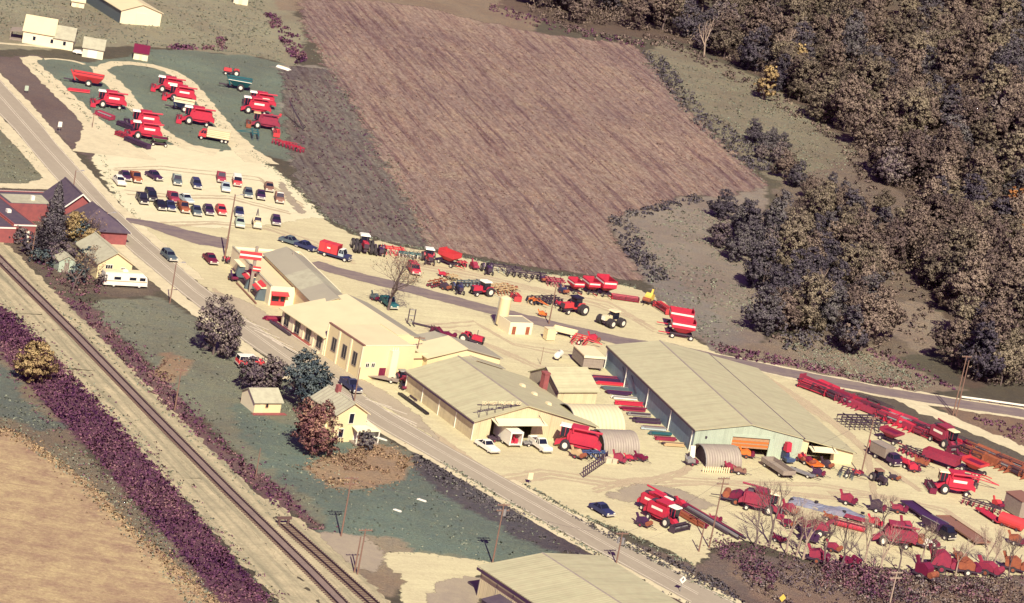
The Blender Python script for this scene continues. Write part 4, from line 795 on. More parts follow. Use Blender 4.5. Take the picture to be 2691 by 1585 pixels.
b.window('N', W*.2, W*.5, 1.0, 2.3, 'white', 0, 2); b.panel('entry_panel', 'N', W*.6, W*.75, .05, 2.2, 'white', .05)
for k in range(5): b.part('pillar', 'rust', lambda m: m.box(-.32, -.003, .5+k*1.6, .8+k*1.6, 0, 3.2))
# top left farm
b = Bld('farm_house', 'long white house with pale roof at the top left', 'house', (62, 81), 3.0, -6)
W = b.near(143, 88, 0)[0]; W2_ = b.near(196, 92)[0]; yr = 6
def sideh(b, x0, x1, ze, zr, yr, wall, rf, pfx=''):
    for y in (0, 2*yr-.15): b.part('wall', wall, lambda m: m.box(x0, x1, y, y+.15, 0, ze))
    for q, d in ((x0, .15), (x1, -.15)): b.part('wall', wall, lambda m: m.slab([(q, .15, 0), (q, 2*yr-.15, 0), (q, 2*yr-.15, ze), (q, yr, zr), (q, .15, ze)], (d, 0, 0)))
    k = (zr-ze)/yr
    for s in (0, 1): b.part('roof', rf, lambda m: m.slab([(x0-.25, -.4 if not s else 2*yr+.4, ze-.4*k+.04), (x1+.25, -.4 if not s else 2*yr+.4, ze-.4*k+.04), (x1+.25, yr, zr+.04), (x0-.25, yr, zr+.04)], (0, 0, .13)))
sideh(b, 0, W, 3.2, 6.2, 4.5, 'wall_white', 'roof_cream'); sideh(b, W+.02, W2_, 2.7, 4.9, 4.2, 'wall_white', 'roof_green')
for x in (.2, .55, .8): b.window('N', W2_*x, W2_*x+.7, 1.1, 2.1, 'white', 0, 0)
b.part('porch', 'wood_grey', lambda m: [m.box(-3.2, -.02, 1, 6, .05, .3), m.slab([(-3.3, 1, 2.1), (-.02, 1, 2.6), (-.02, 6, 2.6), (-3.3, 6, 2.1)], (0, 0, .12)), m.box(-3.2, -3.0, 1.1, 1.3, .3, 2.1), m.box(-3.2, -3.0, 5.7, 5.9, .3, 2.1)])
b = Bld('garage', 'small white garage with mossy roof behind the white station wagon', 'garage', (219, 122), 2.6, -8)
W = b.near(274, 126)[0]; sideh(b, 0, W, 2.5, 4.3, 3.2, 'wall_white', 'roof_green'); b.panel('garage_door', 'N', W*.25, W*.7, .05, 2.2, 'white', .05)
b = Bld('red_roof_shed', 'tiny white shed with maroon roof and stovepipe', 'shed', (353, 135), 2.0, -8)
W = b.near(391, 136)[0]; sideh(b, 0, W, 2.0, 3.4, 2.3, 'wall_white', 'maroon'); b.part('stovepipe', 'iron', lambda m: m.cyl((W*.8, 2.2, 3.2), (W*.8, 2.2, 5.0), .1, 6)); b.panel('door', 'N', W*.4, W*.6, .05, 1.8, 'cream', .05)
b = Bld('white_barn', 'big white barn cut off by the top edge', 'barn', (320, 27), 3.6, -33)
r = b.near(375, 13); e2 = b.near(425, 38); W = e2[0]; pr = [(0, 3.6), (W/2, max(5.4, min(8, r[1]))), (W, 3.6)]; b.hull(pr, 26, 'wall_white', 'slate'); b.roof(pr, 26, 'roof_cream', .4); b.panel('barn_door', 'N', W*.38, W*.62, .05, 3.2, 'wall_white', .1)
b = Bld('field_hut', 'little white hut standing alone in the top left meadow', 'shed', (187, 17), 0, -10); sideh(b, 0, 3.4, 1.7, 2.7, 1.4, 'wall_white', 'roof_cream'); b.panel('door', 'N', 1.2, 2.0, .05, 1.5, 'cream', .04)
b = Bld('field_barn', 'small white building touching the top edge above the meadow', 'barn', (613, 9), 0, -10); sideh(b, 0, 4.0, 2.2, 3.4, 2.2, 'wall_white', 'roof_cream'); b.panel('door', 'N', 1.4, 2.4, .05, 1.8, 'cream', .04)
# ------------------------------------------------------------------ wheels and vehicles (local +X forward)
def wheel(p, x, y, r, w, hub='hub', z=None):
    o = part('wheel', p, 'tyre', lambda m: m.lathe([(-w/2, r*.82), (-w*.36, r), (w*.36, r), (w/2, r*.82)], 14), ('wheel', r, w), (x, y, r if z is None else z))
    part('hub', o, hub, lambda m: m.lathe([(-w*.53, r*.3), (-w*.52, r*.52), (w*.52, r*.52), (w*.53, r*.3)], 10), ('hub', r, w)); return o
def four(p, xf, xr, tr, r, w, hub='hub'):
    for x in (xf, xr):
        for s in (-1, 1): wheel(p, x, s*tr, r, w, hub)
def lights(p, xf, xr, y, z, zt=None):
    for s in (-1, 1):
        part('headlight', p, 'light_lens', lambda m: m.box(-.03, .03, -.16, .16, -.08, .08), 'headlight', (xf, s*y, z)); part('tail_light', p, 'tail_lens', lambda m: m.box(-.03, .03, -.12, .12, -.09, .09), 'tail_light', (xr, s*y, zt or z))
def bumpers(p, xf, xr, w, z=.48):
    for x in (xf, xr): part('bumper', p, 'chrome', lambda m: m.box(-.09, .09, -w/2, w/2, -.09, .1), ('bumper', w), (x, 0, z))
GLS = 'glass'
def cabin(p, x0, x1, t0, t1, z0, z1, w, col, roofcol=None, inset=.18):
    g = part('windows', p, GLS, lambda m: m.hexa([(x0, -w/2, z0), (x1, -w/2, z0), (x1, w/2, z0), (x0, w/2, z0)], [(t0, -w/2+inset, z1), (t1, -w/2+inset, z1), (t1, w/2-inset, z1), (t0, w/2-inset, z1)]), ('cab', x0, x1, t0, t1, z0, z1, w))
    part('roof', p, roofcol or col, lambda m: m.box(t0-.05, t1+.05, -w/2+inset-.03, w/2-inset+.03, z1+.003, z1+.06, .08, .06), ('rf', t0, t1, z1, w))
    def pil(m):
        for s in (-1, 1):
            for (xa, xb) in ((x0, t0), (x1, t1), ((x0+x1)/2, (t0+t1)/2)):
                a = (xa, s*(w/2+.01), z0); b = (xb, s*(w/2-inset+.01), z1); m.cyl(a, b, .05, 4)
    part('pillars', p, col, pil, ('pil', x0, x1, t0, t1, z1, w))['kind'] = 'stuff'
def car(label, px, hd, col, kind='sedan', roofcol=None, L=5.0, W=1.85, group='cars parked in the gravel lot', name='car', dx=0):
    g = T(*px); p = thing(name, label, {'pickup': 'pickup', 'van': 'van', 'suv': 'car', 'jeep': 'truck'}.get(kind, 'car'), (g[0], g[1], g[2]+.03), hd, group); h = L/2
    if kind in ('sedan', 'coupe', 'wagon', 'hatch'):
        part('body', p, col, lambda m: [m.prof([(-h, .38), (-h, .78), (-h*.62, .9), (h*.36, .9), (h*.95, .8), (h, .62), (h, .36)], -W/2, W/2, .07), m.prof([(-h*.6, .89), (-h*.97, .86), (-h*.97, .8), (h*.96, .8), (h*.38, .95), (-h*.6, .95)], -W/2+.1, W/2-.1, .05)], ('carbody', L, W))
        a = {'sedan': (-h*.62, h*.32, -h*.36, h*.06), 'coupe': (-h*.72, h*.25, -h*.3, h*.0), 'wagon': (-h*.96, h*.32, -h*.86, h*.08), 'hatch': (-h*.9, h*.36, -h*.55, h*.1)}[kind]
        cabin(p, *a, .93, 1.4, W-.2, col, roofcol); tr, r = W/2-.13, .33
    elif kind == 'pickup':
        part('body', p, col, lambda m: [m.prof([(-h, .5), (-h, 1.0), (h*.98, 1.0), (h, .8), (h, .45)], -W/2, W/2, .05), m.box(h*.3, h*.97, -W/2+.12, W/2-.12, 1.0, 1.08, .1, .1)], ('pubody', L, W))
        part('bed', p, col, lambda m: [m.box(-h, -h*.1, -W/2+.03, -W/2+.13, 1.003, 1.32), m.box(-h, -h*.1, W/2-.13, W/2-.03, 1.003, 1.32), m.box(-h, -h+.1, -W/2+.13, W/2-.13, 1.003, 1.32), m.box(-h*.12, -h*.08, -W/2+.1, W/2-.1, 1.003, 1.35)], ('pubed', L, W)); part('bed_liner', p, 'iron', lambda m: m.box(-h+.1, -h*.12, -W/2+.13, W/2-.13, 1.003, 1.03), ('puliner', L, W))
        cabin(p, -h*.1, h*.36, -h*.06, h*.16, 1.03, 1.72, W-.2, col, roofcol, .14); tr, r = W/2-.12, .38
    elif kind == 'jeep':
        part('body', p, col, lambda m: [m.box(-h, h*.95, -W/2+.1, W/2-.1, .55, 1.05), m.box(h*.25, h*.93, -.6, .6, 1.05, 1.3, .1, .1)], ('jeep', L, W)); cabin(p, -h*.2, h*.3, -h*.15, h*.15, 1.06, 1.85, W-.3, col, roofcol, .1)
        part('boom', p, 'iron', lambda m: [m.cyl((-h*.3, .4, 1.05), (-h*1.05, 0, 2.7), .07, 6), m.cyl((-h*.3, -.4, 1.05), (-h*1.05, 0, 2.7), .07, 6), m.cyl((-h*.9, 0, 1.0), (-h*1.05, 0, 2.7), .05, 6)], ('boom', L)); tr, r = W/2-.1, .4
    else:  # van, suv
        z = 1.9 if kind == 'van' else 1.68
        part('body', p, col, lambda m: [m.prof([(-h, .42), (-h, 1.1), (h*.5, 1.1), (h*.96, .98), (h, .75), (h, .42)], -W/2, W/2, .05)], ('vbody', L, W)); cabin(p, -h*.98, h*.52, -h*.93, h*.26, 1.1, z, W-.08, roofcol or col, roofcol, .12); tr, r = W/2-.12, .37
    four(p, h*.62, -h*.6, tr, r, .2); lights(p, h+.01, -h-.01, W/2-.28, .7, .75); bumpers(p, h+.07, -h-.07, W-.06)
    return p
LOT = 'cars parked in the gravel lot'
for a in [
    ('white hatchback at the left end of the front row, nose to the right', (313, 484), 148, 'white', 'hatch'),
    ('dark plum car half hidden behind the white hatchback', (328, 471), 148, 'plum', 'sedan'),
    ('rusty red pickup in the front row next to the plum car', (356, 476), 150, 'rust', 'pickup'),
    ('dark plum sedan standing alone near the left of the front row', (404, 470), 132, 'plum', 'sedan'),
    ('two-tone dark and pale green pickup in the front row', (464, 483), 158, 'slate', 'pickup', 'palegreen'),
    ('long dark blue wagon in the front row', (515, 492), 154, 'navy', 'wagon'),
    ('red pickup parked close behind the pale blue sedan', (580, 476), 160, 'red_old', 'pickup'),
    ('pale blue sedan in front of the red pickup', (592, 501), 160, 'paleblue', 'sedan'),
    ('red utility car with white top in the front row', (622, 486), 162, 'red_bright', 'suv', 'white'),
    ('brown sedan at the right end by the weed strip', (706, 500), 163, 'brown', 'sedan'),
    ('small dark green hatchback right of the tall pole', (651, 516), 164, 'slate', 'hatch'),
    ('dark plum sedan right of the small hatchback', (684, 521), 165, 'plum', 'sedan'),
    ('brown pickup with white cap near the weed strip', (733, 530), 160, 'brown', 'pickup', 'white'),
    ('black pickup at the left end of the second row', (373, 532), 150, 'black', 'pickup'),
    ('black utility car behind the black pickup', (395, 524), 150, 'black', 'suv'),
    ('black sedan in the second row beside the navy sedan', (420, 548), 150, 'black', 'sedan'),
    ('navy sedan in the second row beside the black sedan', (446, 550), 152, 'navy', 'sedan'),
    ('red pickup behind the second row', (454, 529), 150, 'red_old', 'pickup'),
    ('white and blue coupe behind the second row', (488, 531), 140, 'paleblue', 'coupe', 'white'),
    ('rust coloured pickup in the second row', (481, 555), 150, 'rust', 'pickup'),
    ('dark car with white bonnet in the second row', (515, 563), 154, 'slate', 'sedan', 'navy'),
    ('dark plum hatchback between two small cars in the second row', (547, 561), 154, 'plum', 'hatch'),
    ('small bright red car at the right of the second row', (580, 561), 154, 'red_bright', 'hatch'),
    ('navy car with white hood behind the pale green sedan', (627, 566), 164, 'navy', 'sedan'),
    ('pale green sedan right of the tall light pole', (629, 594), 160, 'palegreen', 'sedan'),
    ('cream wrecker truck with a small crane on its back', (674, 596), 165, 'cream', 'jeep'),
    ('small dark plum hatchback at the near right of the lot', (724, 588), 164, 'plum', 'hatch'),
]:
    a = list(a); a[2] = min(169, a[2]+9); o = car(*a); o.scale = (1.0, 1.04, 1.16)
for a, k in [
    (('dark green station wagon driving on the highway', (444, 681), 150, 'slate', 'wagon'), {}),
    (('maroon car with white front parked by the showroom pole', (552, 689), 154, 'maroon', 'sedan'), {}),
    (('red utility car with dark windows in the machine yard', (1086, 717), 163, 'red', 'suv'), {}),
    (('dark green pickup under the bare tree by the office', (1021, 806), 150, 'teal', 'pickup'), {}),
    (('white topped red wagon beside the hedge trees', (656, 962), 62, 'red_bright', 'suv', 'white'), {}),
    (('dark navy pickup on the highway in front of the office', (920, 1024), 146, 'navy', 'pickup'), {'L': 5.4}),
    (('white car parked at the machine shop door', (1279, 1182), 142, 'white', 'coupe'), {}),
    (('white pickup parked in front of the machine shop', (1417, 1180), 146, 'white', 'pickup'), {'L': 5.3}),
    (('dark blue car alone beside the highway shoulder', (1580, 1349), 138, 'navy', 'sedan'), {'L': 4.6}),
    (('white station wagon parked in front of the small garage', (221, 146), 276, 'white', 'wagon', 'white'), {'L': 5.4}),
    (('dark car behind the showroom roof, further left', (764, 642), 112, 'slate', 'sedan'), {}),
    (('dark car behind the showroom roof, further right', (802, 655), 120, 'navy', 'sedan'), {}),
]:
    o = car(*a, group=None, **k); o.scale = (1.0, 1.04, 1.14)
# stake truck, box trailer, motor home
g = G(878, 678); p = thing('box_truck', 'truck with red box body and blue cab in the yard', 'truck', g, 108)
part('chassis', p, 'navy', lambda m: m.box(-3.1, 3.2, -1.0, 1.0, .55, .95)); part('box_body', p, 'red_bright', lambda m: [m.box(-3.2, .9, -1.15, 1.15, 1.0, 2.9)]); part('box_rib', p, 'red', lambda m: [m.box(x, x+.1, -1.2, 1.2, 1.0, 2.95) for x in (-3.2, -1.9, -.6, .8)]); part('lettering', p, 'stripe_white', lambda m: m.box(-1.4, -.7, -1.175, -1.155, 1.9, 2.2))
part('cab', p, 'paleblue', lambda m: m.prof([(1.1, .9), (1.1, 1.5), (2.2, 1.5), (2.2, .9)], -1.0, 1.0)); part('bonnet', p, 'navy', lambda m: m.box(2.21, 3.5, -.9, .9, .7, 1.4, .1, .1)); cabin(p, 1.1, 2.3, 1.2, 1.9, 1.5, 2.3, 1.9, 'paleblue', 'white', .1); four(p, 2.7, -1.8, .95, .48, .3); lights(p, 3.52, -3.22, .7, 1.0); bumpers(p, 3.55, -3.25, 1.9, .6)
g = G(1330, 1163); p = thing('box_trailer', 'white box trailer with open rear doors by the machine shop entrance', 'trailer', g, 328)
part('box', p, 'white', lambda m: [m.box(-2.9, 2.9, -1.2, -1.12, .7, 2.9), m.box(-2.9, 2.9, 1.12, 1.2, .7, 2.9), m.box(2.82, 2.9, -1.12, 1.12, .7, 2.9), m.box(-2.9, 2.9, -1.2, 1.2, .6, .7), m.box(-2.95, 2.95, -1.25, 1.25, 2.903, 3.0)]); part('cargo', p, 'red', lambda m: [m.box(-2.4, -1.2, -.8, -.1, .703, 1.5), m.box(-2.3, -1.0, .1, .8, .703, 1.2), m.cyl((-1.8, -.2, 1.5), (-1.8, -.2, 2.1), .2, 8)]); part('rear_frame', p, 'stripe_white', lambda m: [m.box(-3.02, -2.96, -1.25, -1.0, .6, 3.0), m.box(-3.02, -2.96, 1.0, 1.25, .6, 3.0), m.box(-3.02, -2.96, -1.0, 1.0, 2.7, 3.0)])
for s in (-1, 1): wheel(p, -.6, s*1.05, .4, .25); wheel(p, .4, s*1.05, .4, .25)
part('tongue', p, 'iron', lambda m: m.box(2.9, 4.2, -.1, .1, .5, .62))
g = G(324, 752); p = thing('motor_home', 'white motor home parked in front of the white house', 'motor home', g, 62)
part('body', p, 'white', lambda m: m.prof([(-4.2, .45), (-4.2, 2.8), (3.2, 2.8), (4.0, 2.2), (4.2, 1.2), (4.2, .45)], -1.15, 1.15)); part('roof', p, 'cream', lambda m: m.box(-4.15, 3.1, -1.1, 1.1, 2.803, 2.95, .1, .1)); part('roof_unit', p, 'white', lambda m: m.box(-.6, .4, -.4, .4, 2.953, 3.25, .1, .1))
for x0, x1 in ((-2.4, -1.1), (.6, 1.9)): part('window', p, 'glass', lambda m: m.box(x0, x1, -1.18, -1.152, 1.55, 2.1))
part('cab_window', p, 'glass', lambda m: m.box(2.6, 3.7, -1.18, -1.152, 1.5, 2.1)); part('stripe', p, 'tan', lambda m: m.box(-4.1, 4.1, -1.175, -1.154, 1.2, 1.35)); four(p, 2.7, -2.3, 1.0, .4, .28); lights(p, 4.22, -4.22, .8, .9); bumpers(p, 4.25, -4.25, 2.2)
# ------------------------------------------------------------------ farm machines
def combine(label, px, hd, col='red', roof='white', header='red', hw=4.6, s=1.0, group='combine harvesters', stripe=True, cab=True, tank=True):
    g = T(*px); p = thing('combine_harvester', label, 'combine', (g[0], g[1], g[2]+.03), hd, group); p.scale = (s*.98, s, s*1.16)
    part('body', p, col, lambda m: [m.prof([(-3.6, 1.2), (-3.7, 2.7), (-3.2, 3.1), (1.1, 3.1), (1.5, 2.3), (1.4, 1.0), (-1.0, .75), (-2.6, .95)], -.95, .95)], 'combody')
    part('side_panel', p, col, lambda m: [m.box(-3.3, 1.0, sg*1.1-.14, sg*1.1+.14, 1.3, 3.0) for sg in (-1, 1)], 'comside'); part('straw_hood', p, col, lambda m: m.prof([(-3.5, 1.2), (-4.4, .9), (-4.4, 1.5), (-3.5, 2.3)], -.8, .8), 'comhood')
    if tank: part('grain_tank', p, col, lambda m: m.hexa([(-1.6, -1.0, 3.1), (.9, -1.0, 3.1), (.9, 1.0, 3.1), (-1.6, 1.0, 3.1)], [(-1.8, -1.3, 3.6), (1.0, -1.3, 3.6), (1.0, 1.3, 3.6), (-1.8, 1.3, 3.6)]), 'comtank')
    part('engine_cover', p, 'iron', lambda m: m.box(-3.1, -1.95, -.7, .7, 3.1, 3.4, .1, .1), 'comeng')
    if cab:
        part('cab', p, 'glass', lambda m: m.hexa([(1.25, -.75, 2.0), (2.6, -.75, 1.9), (2.6, .75, 1.9), (1.25, .75, 2.0)], [(1.2, -.75, 3.35), (2.75, -.75, 3.35), (2.75, .75, 3.35), (1.2, .75, 3.35)]), 'comcab'); part('cab_roof', p, roof, lambda m: m.box(1.0, 3.0, -.9, .9, 3.353, 3.56, .12, .12), 'comroof'); part('cab_post', p, col, lambda m: [m.cyl((x, y*.77, 2.0), (x, y*.77, 3.35), .06, 4) for x in (1.25, 1.9, 2.65) for y in (-1, 1)], 'compost')
    part('feeder_house', p, col, lambda m: m.prof([(1.4, 1.1), (1.4, 1.9), (3.3, .95), (3.3, .35)], -.55, .55), 'comfeed')
    if hw:
        h = part('header', p, header, lambda m: [m.prof([(3.2, .25), (3.2, 1.15), (3.35, 1.15), (3.5, .35), (4.3, .18), (4.3, .1)], -hw/2, hw/2), m.box(3.2, 4.5, -hw/2-.1, -hw/2+.02, .1, 1.0), m.box(3.2, 4.5, hw/2-.02, hw/2+.1, .1, 1.0)], ('comhead', hw)); part('reel', h, 'iron', lambda m: [m.cyl((4.15+.5*math.cos(a), -hw/2+.1, .95+.5*math.sin(a)), (4.15+.5*math.cos(a), hw/2-.1, .95+.5*math.sin(a)), .045, 4) for a in np.arange(0, 6.2, 1.05)]+[m.cyl((4.15, y, .95), (4.15+.5*math.cos(a), y, .95+.5*math.sin(a)), .03, 4) for y in (-hw/2+.15, 0, hw/2-.15) for a in np.arange(0, 6.2, 1.05)], ('comreel', hw)); part('auger', h, 'steel', lambda m: m.cyl((3.75, -hw/2, .55), (3.75, hw/2, .55), .2, 8), ('comaug', hw))
    part('unloading_auger', p, col, lambda m: [m.cyl((.6, 1.35, 2.9), (.6, 1.35, 3.5), .17, 8), m.cyl((.6, 1.35, 3.5), (-4.3, 1.5, 3.65), .17, 8)], 'comunl'); part('ladder', p, 'iron', lambda m: [m.box(1.5, 1.56, -1.15, -1.05, .5, 2.0), m.box(2.0, 2.06, -1.15, -1.05, .5, 2.0)]+[m.box(1.56, 2.0, -1.15, -1.05, z, z+.06) for z in (.6, 1.0, 1.4, 1.8)], 'comlad')
    if stripe: part('stripe', p, 'stripe_white', lambda m: [m.box(-2.4, .2, sg*1.25-.008, sg*1.25+.008, 2.15, 2.55) for sg in (-1, 1)], 'comstr')
    for sg in (-1, 1): wheel(p, 1.5, sg*1.35, .85, .6); wheel(p, -2.7, sg*1.15, .5, .35)
    return p
combine('red combine harvester with tall white cab at the far side of the left lawn', (440, 243), 262, s=.92)
combine('red combine harvester half hidden behind the navy grain cart', (470, 266), 262, s=.92)
combine('big red combine harvester nearest the stock truck on the left lawn', (512, 327), 262, stripe=False, s=1.0)
combine('red combine harvester alone between the two paths, pointing left', (284, 283), 258, s=.95)
combine('upper of two red combines with dark heads at the path junction', (374, 336), 256, header='plum', s=.95)
combine('lower of two red combines with dark heads at the path junction', (376, 365), 256, s=.95)
combine('red combine with white triangle behind its neighbour at the lawn edge', (680, 283), 260, roof='white', header='iron', s=.92)
combine('red combine with white cab roof in front at the lawn edge', (665, 298), 258, s=.95, hw=0)
combine('large dark-windowed red combine parked at the machine shop corner', (1507, 1184), 275, header=None or 'red', hw=0, stripe=False, s=1.05)
combine('upper of two red combines by the dark gravel patch', (1722, 1352), 128, s=.85, hw=0)
combine('lower of two red combines by the dark gravel patch', (1742, 1377), 128, header='iron', s=.9)
combine('red combine wedged into the long red row', (2478, 1172), 140, 'red_old', 'cream', 'maroon', s=.92)
combine('bright red combine pointing left in the open right yard', (2496, 1296), 262, 'red', 'cream', 'maroon', s=.98)
combine('old red picker combine with pale cab roof beside the blue tarp', (1998, 1345), 95, 'red_old', 'cream', 'red_old', s=.92, stripe=False)
combine('maroon combine carcass behind bare branches', (2338, 1432), 268, 'red_old', 'maroon', 'red_old', s=.95, hw=0, stripe=False, cab=False)
combine('dull red old harvester between grey and white machines on the lawn', (690, 338), 262, 'red_old', 'tan', 'rust', s=.9, stripe=False, tank=False)
def tractor(label, px, hd, col='red', roof='white', four_wd=False, cab=True, s=1.0, group='tractors', duals=False):
    g = T(*px); p = thing('tractor', label, 'tractor', (g[0], g[1], g[2]+.03), hd, group); p.scale = (s, s, s)
    z0 = 1.15 if four_wd else .95
    part('hood', p, col, lambda m: m.box(.5, 2.5, -.45, .45, z0, z0+.8, .06, .05), ('trhood', four_wd)); part('grille', p, 'white' if roof == 'cream' else 'iron', lambda m: m.box(2.505, 2.58, -.42, .42, z0+.02, z0+.75), ('trgr', four_wd)); part('chassis', p, 'iron', lambda m: m.box(-1.3, 2.3, -.3, .3, .55, z0), ('trch', four_wd)); part('exhaust', p, 'iron', lambda m: m.cyl((1.2, .2, z0+.8), (1.2, .2, z0+1.7), .06, 6), ('trex', four_wd))
    if cab:
        part('cab', p, 'glass', lambda m: m.hexa([(-.95, -.7, z0+.2), (.5, -.7, z0+.2), (.5, .7, z0+.2), (-.95, .7, z0+.2)], [(-.85, -.65, z0+1.5), (.35, -.65, z0+1.5), (.35, .65, z0+1.5), (-.85, .65, z0+1.5)]), ('trcab', four_wd)); part('cab_roof', p, roof, lambda m: m.box(-1.05, .6, -.85, .85, z0+1.503, z0+1.72, .12, .1), ('trroof', four_wd)); part('cab_base', p, col, lambda m: m.box(-1.0, .5, -.6, .6, z0-.2, z0+.2), ('trbase', four_wd))
    else: part('seat', p, 'black', lambda m: [m.box(-.8, -.3, -.25, .25, z0+.1, z0+.3), m.box(-.85, -.75, -.25, .25, z0+.3, z0+.8)], ('trseat',)); part('steering_wheel', p, 'black', lambda m: [m.cyl((.3, 0, z0+.6), (0, 0, z0+.95), .04, 5), m.lathe([(-.02, .2), (.02, .2)], 10)] if False else [m.cyl((.35, 0, z0+.5), (.0, 0, z0+.95), .04, 5), m.cyl((-.02, 0, z0+.93), (.02, 0, z0+1.0), .2, 10)], ('trst',))
    if four_wd:
        for x in (1.6, -1.1):
            for sg in (-1, 1): wheel(p, x, sg*1.0, .85, .6); wheel(p, x, sg*1.62, .85, .5)
    else:
        for sg in (-1, 1):
            part('fender', p, col, lambda m: m.prof([(-1.5, 1.2), (-1.3, 1.7), (-.3, 1.7), (0, 1.2)], sg*.75-.12, sg*.75+.25), ('trfen', sg)); wheel(p, -.75, sg*1.0, .85, .5); wheel(p, 1.9, sg*.8, .45, .28)
            if duals: wheel(p, -.75, sg*1.6, .85, .45)
    return p
tractor('red tractor with white cab roof facing the camera, first in the field edge row', (953, 660), 165, four_wd=True, s=1.25)
tractor('dark plum tractor without cab next to the red one at the field edge', (995, 668), 165, 'plum', cab=False, s=1.0)
tractor('narrow red tractor with white cab roof left of the red gravity wagon', (1124, 690), 168, s=1.15)
tractor('dark tractor between red wagon and the black toolbar row', (1279, 717), 165, 'plum', cab=False)
tractor('dark tractor at the left of the second yard row', (1201, 768), 160, 'navy', cab=False)
tractor('red tractor with white roof amid cultivators in the second yard row', (1268, 776), 230, s=1.15)
tractor('red tractor with open dark cab in front of the field wagons', (1506, 822), 225, 'red_bright', 'black', s=1.3, duals=True)
tractor('cream and white four-wheel-drive tractor alone in the yard', (1606, 855), 222, 'cream', 'cream', True, s=1.1)
tractor('small red tractor behind the teal grain cart', (612, 199), 262, 'red_bright', cab=False)
tractor('red loader tractor behind the gabled store', (1232, 902), 110, 'red', cab=False, s=1.1)
tractor('small red forklift tractor at the office corner', (1055, 1005), 150, 'red_old', 'steel', s=.85)
tractor('dark skid loader in the right yard in front of the pole', (2306, 1268), 150, 'iron', 'brown', s=.9)
tractor('small red lawn tractor at the foot of the tall pole, left one', (594, 690), 160, 'red', cab=False, s=.6)
tractor('small red lawn tractor at the foot of the tall pole, right one', (612, 692), 160, 'red_bright', cab=False, s=.6)
tractor('red tractor coupled to the grey box truck in the right yard', (2362, 1222), 128, 'red', cab=False, s=.9)
def gravity_wagon(label, px, hd, col='red', s=1.0, group='grain wagons', stripe=True, h=1.0):
    g = T(*px); p = thing('grain_wagon', label, 'wagon', (g[0], g[1], g[2]+.03), hd, group); p.scale = (s, s, s)
    z1 = 1.5+1.2*h
    part('hopper', p, col, lambda m: [m.hexa([(-.6, -.5, .9), (.6, -.5, .9), (.6, .5, .9), (-.6, .5, .9)], [(-1.7, -1.2, 1.7), (1.7, -1.2, 1.7), (1.7, 1.2, 1.7), (-1.7, 1.2, 1.7)])], ('gwh',)); part('side_board', p, col, lambda m: [m.box(-1.75, 1.75, -1.25, -1.18, 1.7, z1), m.box(-1.75, 1.75, 1.18, 1.25, 1.7, z1), m.box(-1.75, -1.68, -1.18, 1.18, 1.7, z1+.25), m.box(1.68, 1.75, -1.18, 1.18, 1.7, z1)], ('gwb', h)); part('grain_bed', p, 'maroon', lambda m: m.box(-1.68, 1.68, -1.18, 1.18, 1.72, 1.8), ('gwg',))
    if stripe: part('stripe', p, 'stripe_white', lambda m: [m.box(-1.7, 1.7, sg*1.262-.01, sg*1.262+.01, z1-.55, z1-.28) for sg in (-1, 1)]+[m.box(1.755, 1.775, -1.1, 1.1, z1-.55, z1-.28)], ('gws', h))
    part('chassis', p, 'iron', lambda m: [m.box(-1.7, 1.7, -.5, -.35, .55, .75), m.box(-1.7, 1.7, .35, .5, .55, .75), m.box(-1.5, -1.3, -.9, .9, .45, .6), m.box(1.3, 1.5, -.9, .9, .45, .6)], ('gwc',)); part('tongue', p, col, lambda m: m.box(1.7, 3.4, -.06, .06, .4, .52), ('gwt',))
    four(p, 1.4, -1.4, .95, .4, .26); return p
gravity_wagon('red gravity wagon at the field edge between two tractors', (1177, 697), 125, 'red_bright', 1.15, stripe=False, h=.9)
gravity_wagon('leftmost of three red wagons with white stripes at the field edge', (1509, 768), 152, 'red', .95)
gravity_wagon('middle of three red wagons with white stripes at the field edge', (1549, 770), 155, 'red', 1.05)
gravity_wagon('rightmost and biggest of three red wagons at the field edge', (1587, 775), 155, 'red', 1.2, h=1.2)
gravity_wagon('farther of two tall red wagons by the great shed corner', (1783, 864), 265, 'red', 1.35, h=1.2)
gravity_wagon('nearer of two tall red wagons by the great shed corner', (1788, 888), 265, 'red', 1.35, h=1.0)
gravity_wagon('red open wagon behind the pole in the right yard', (2338, 1162), 130, 'red_old', 1.1, stripe=False, h=.5)
gravity_wagon('orange-red gravity wagon near the bright red combine', (2556, 1245), 130, 'red_bright', 1.2, stripe=False, h=.5)
gravity_wagon('green wagon with cream cover at the path junction', (417, 383), 255, 'green', 1.0, stripe=False, h=.3)
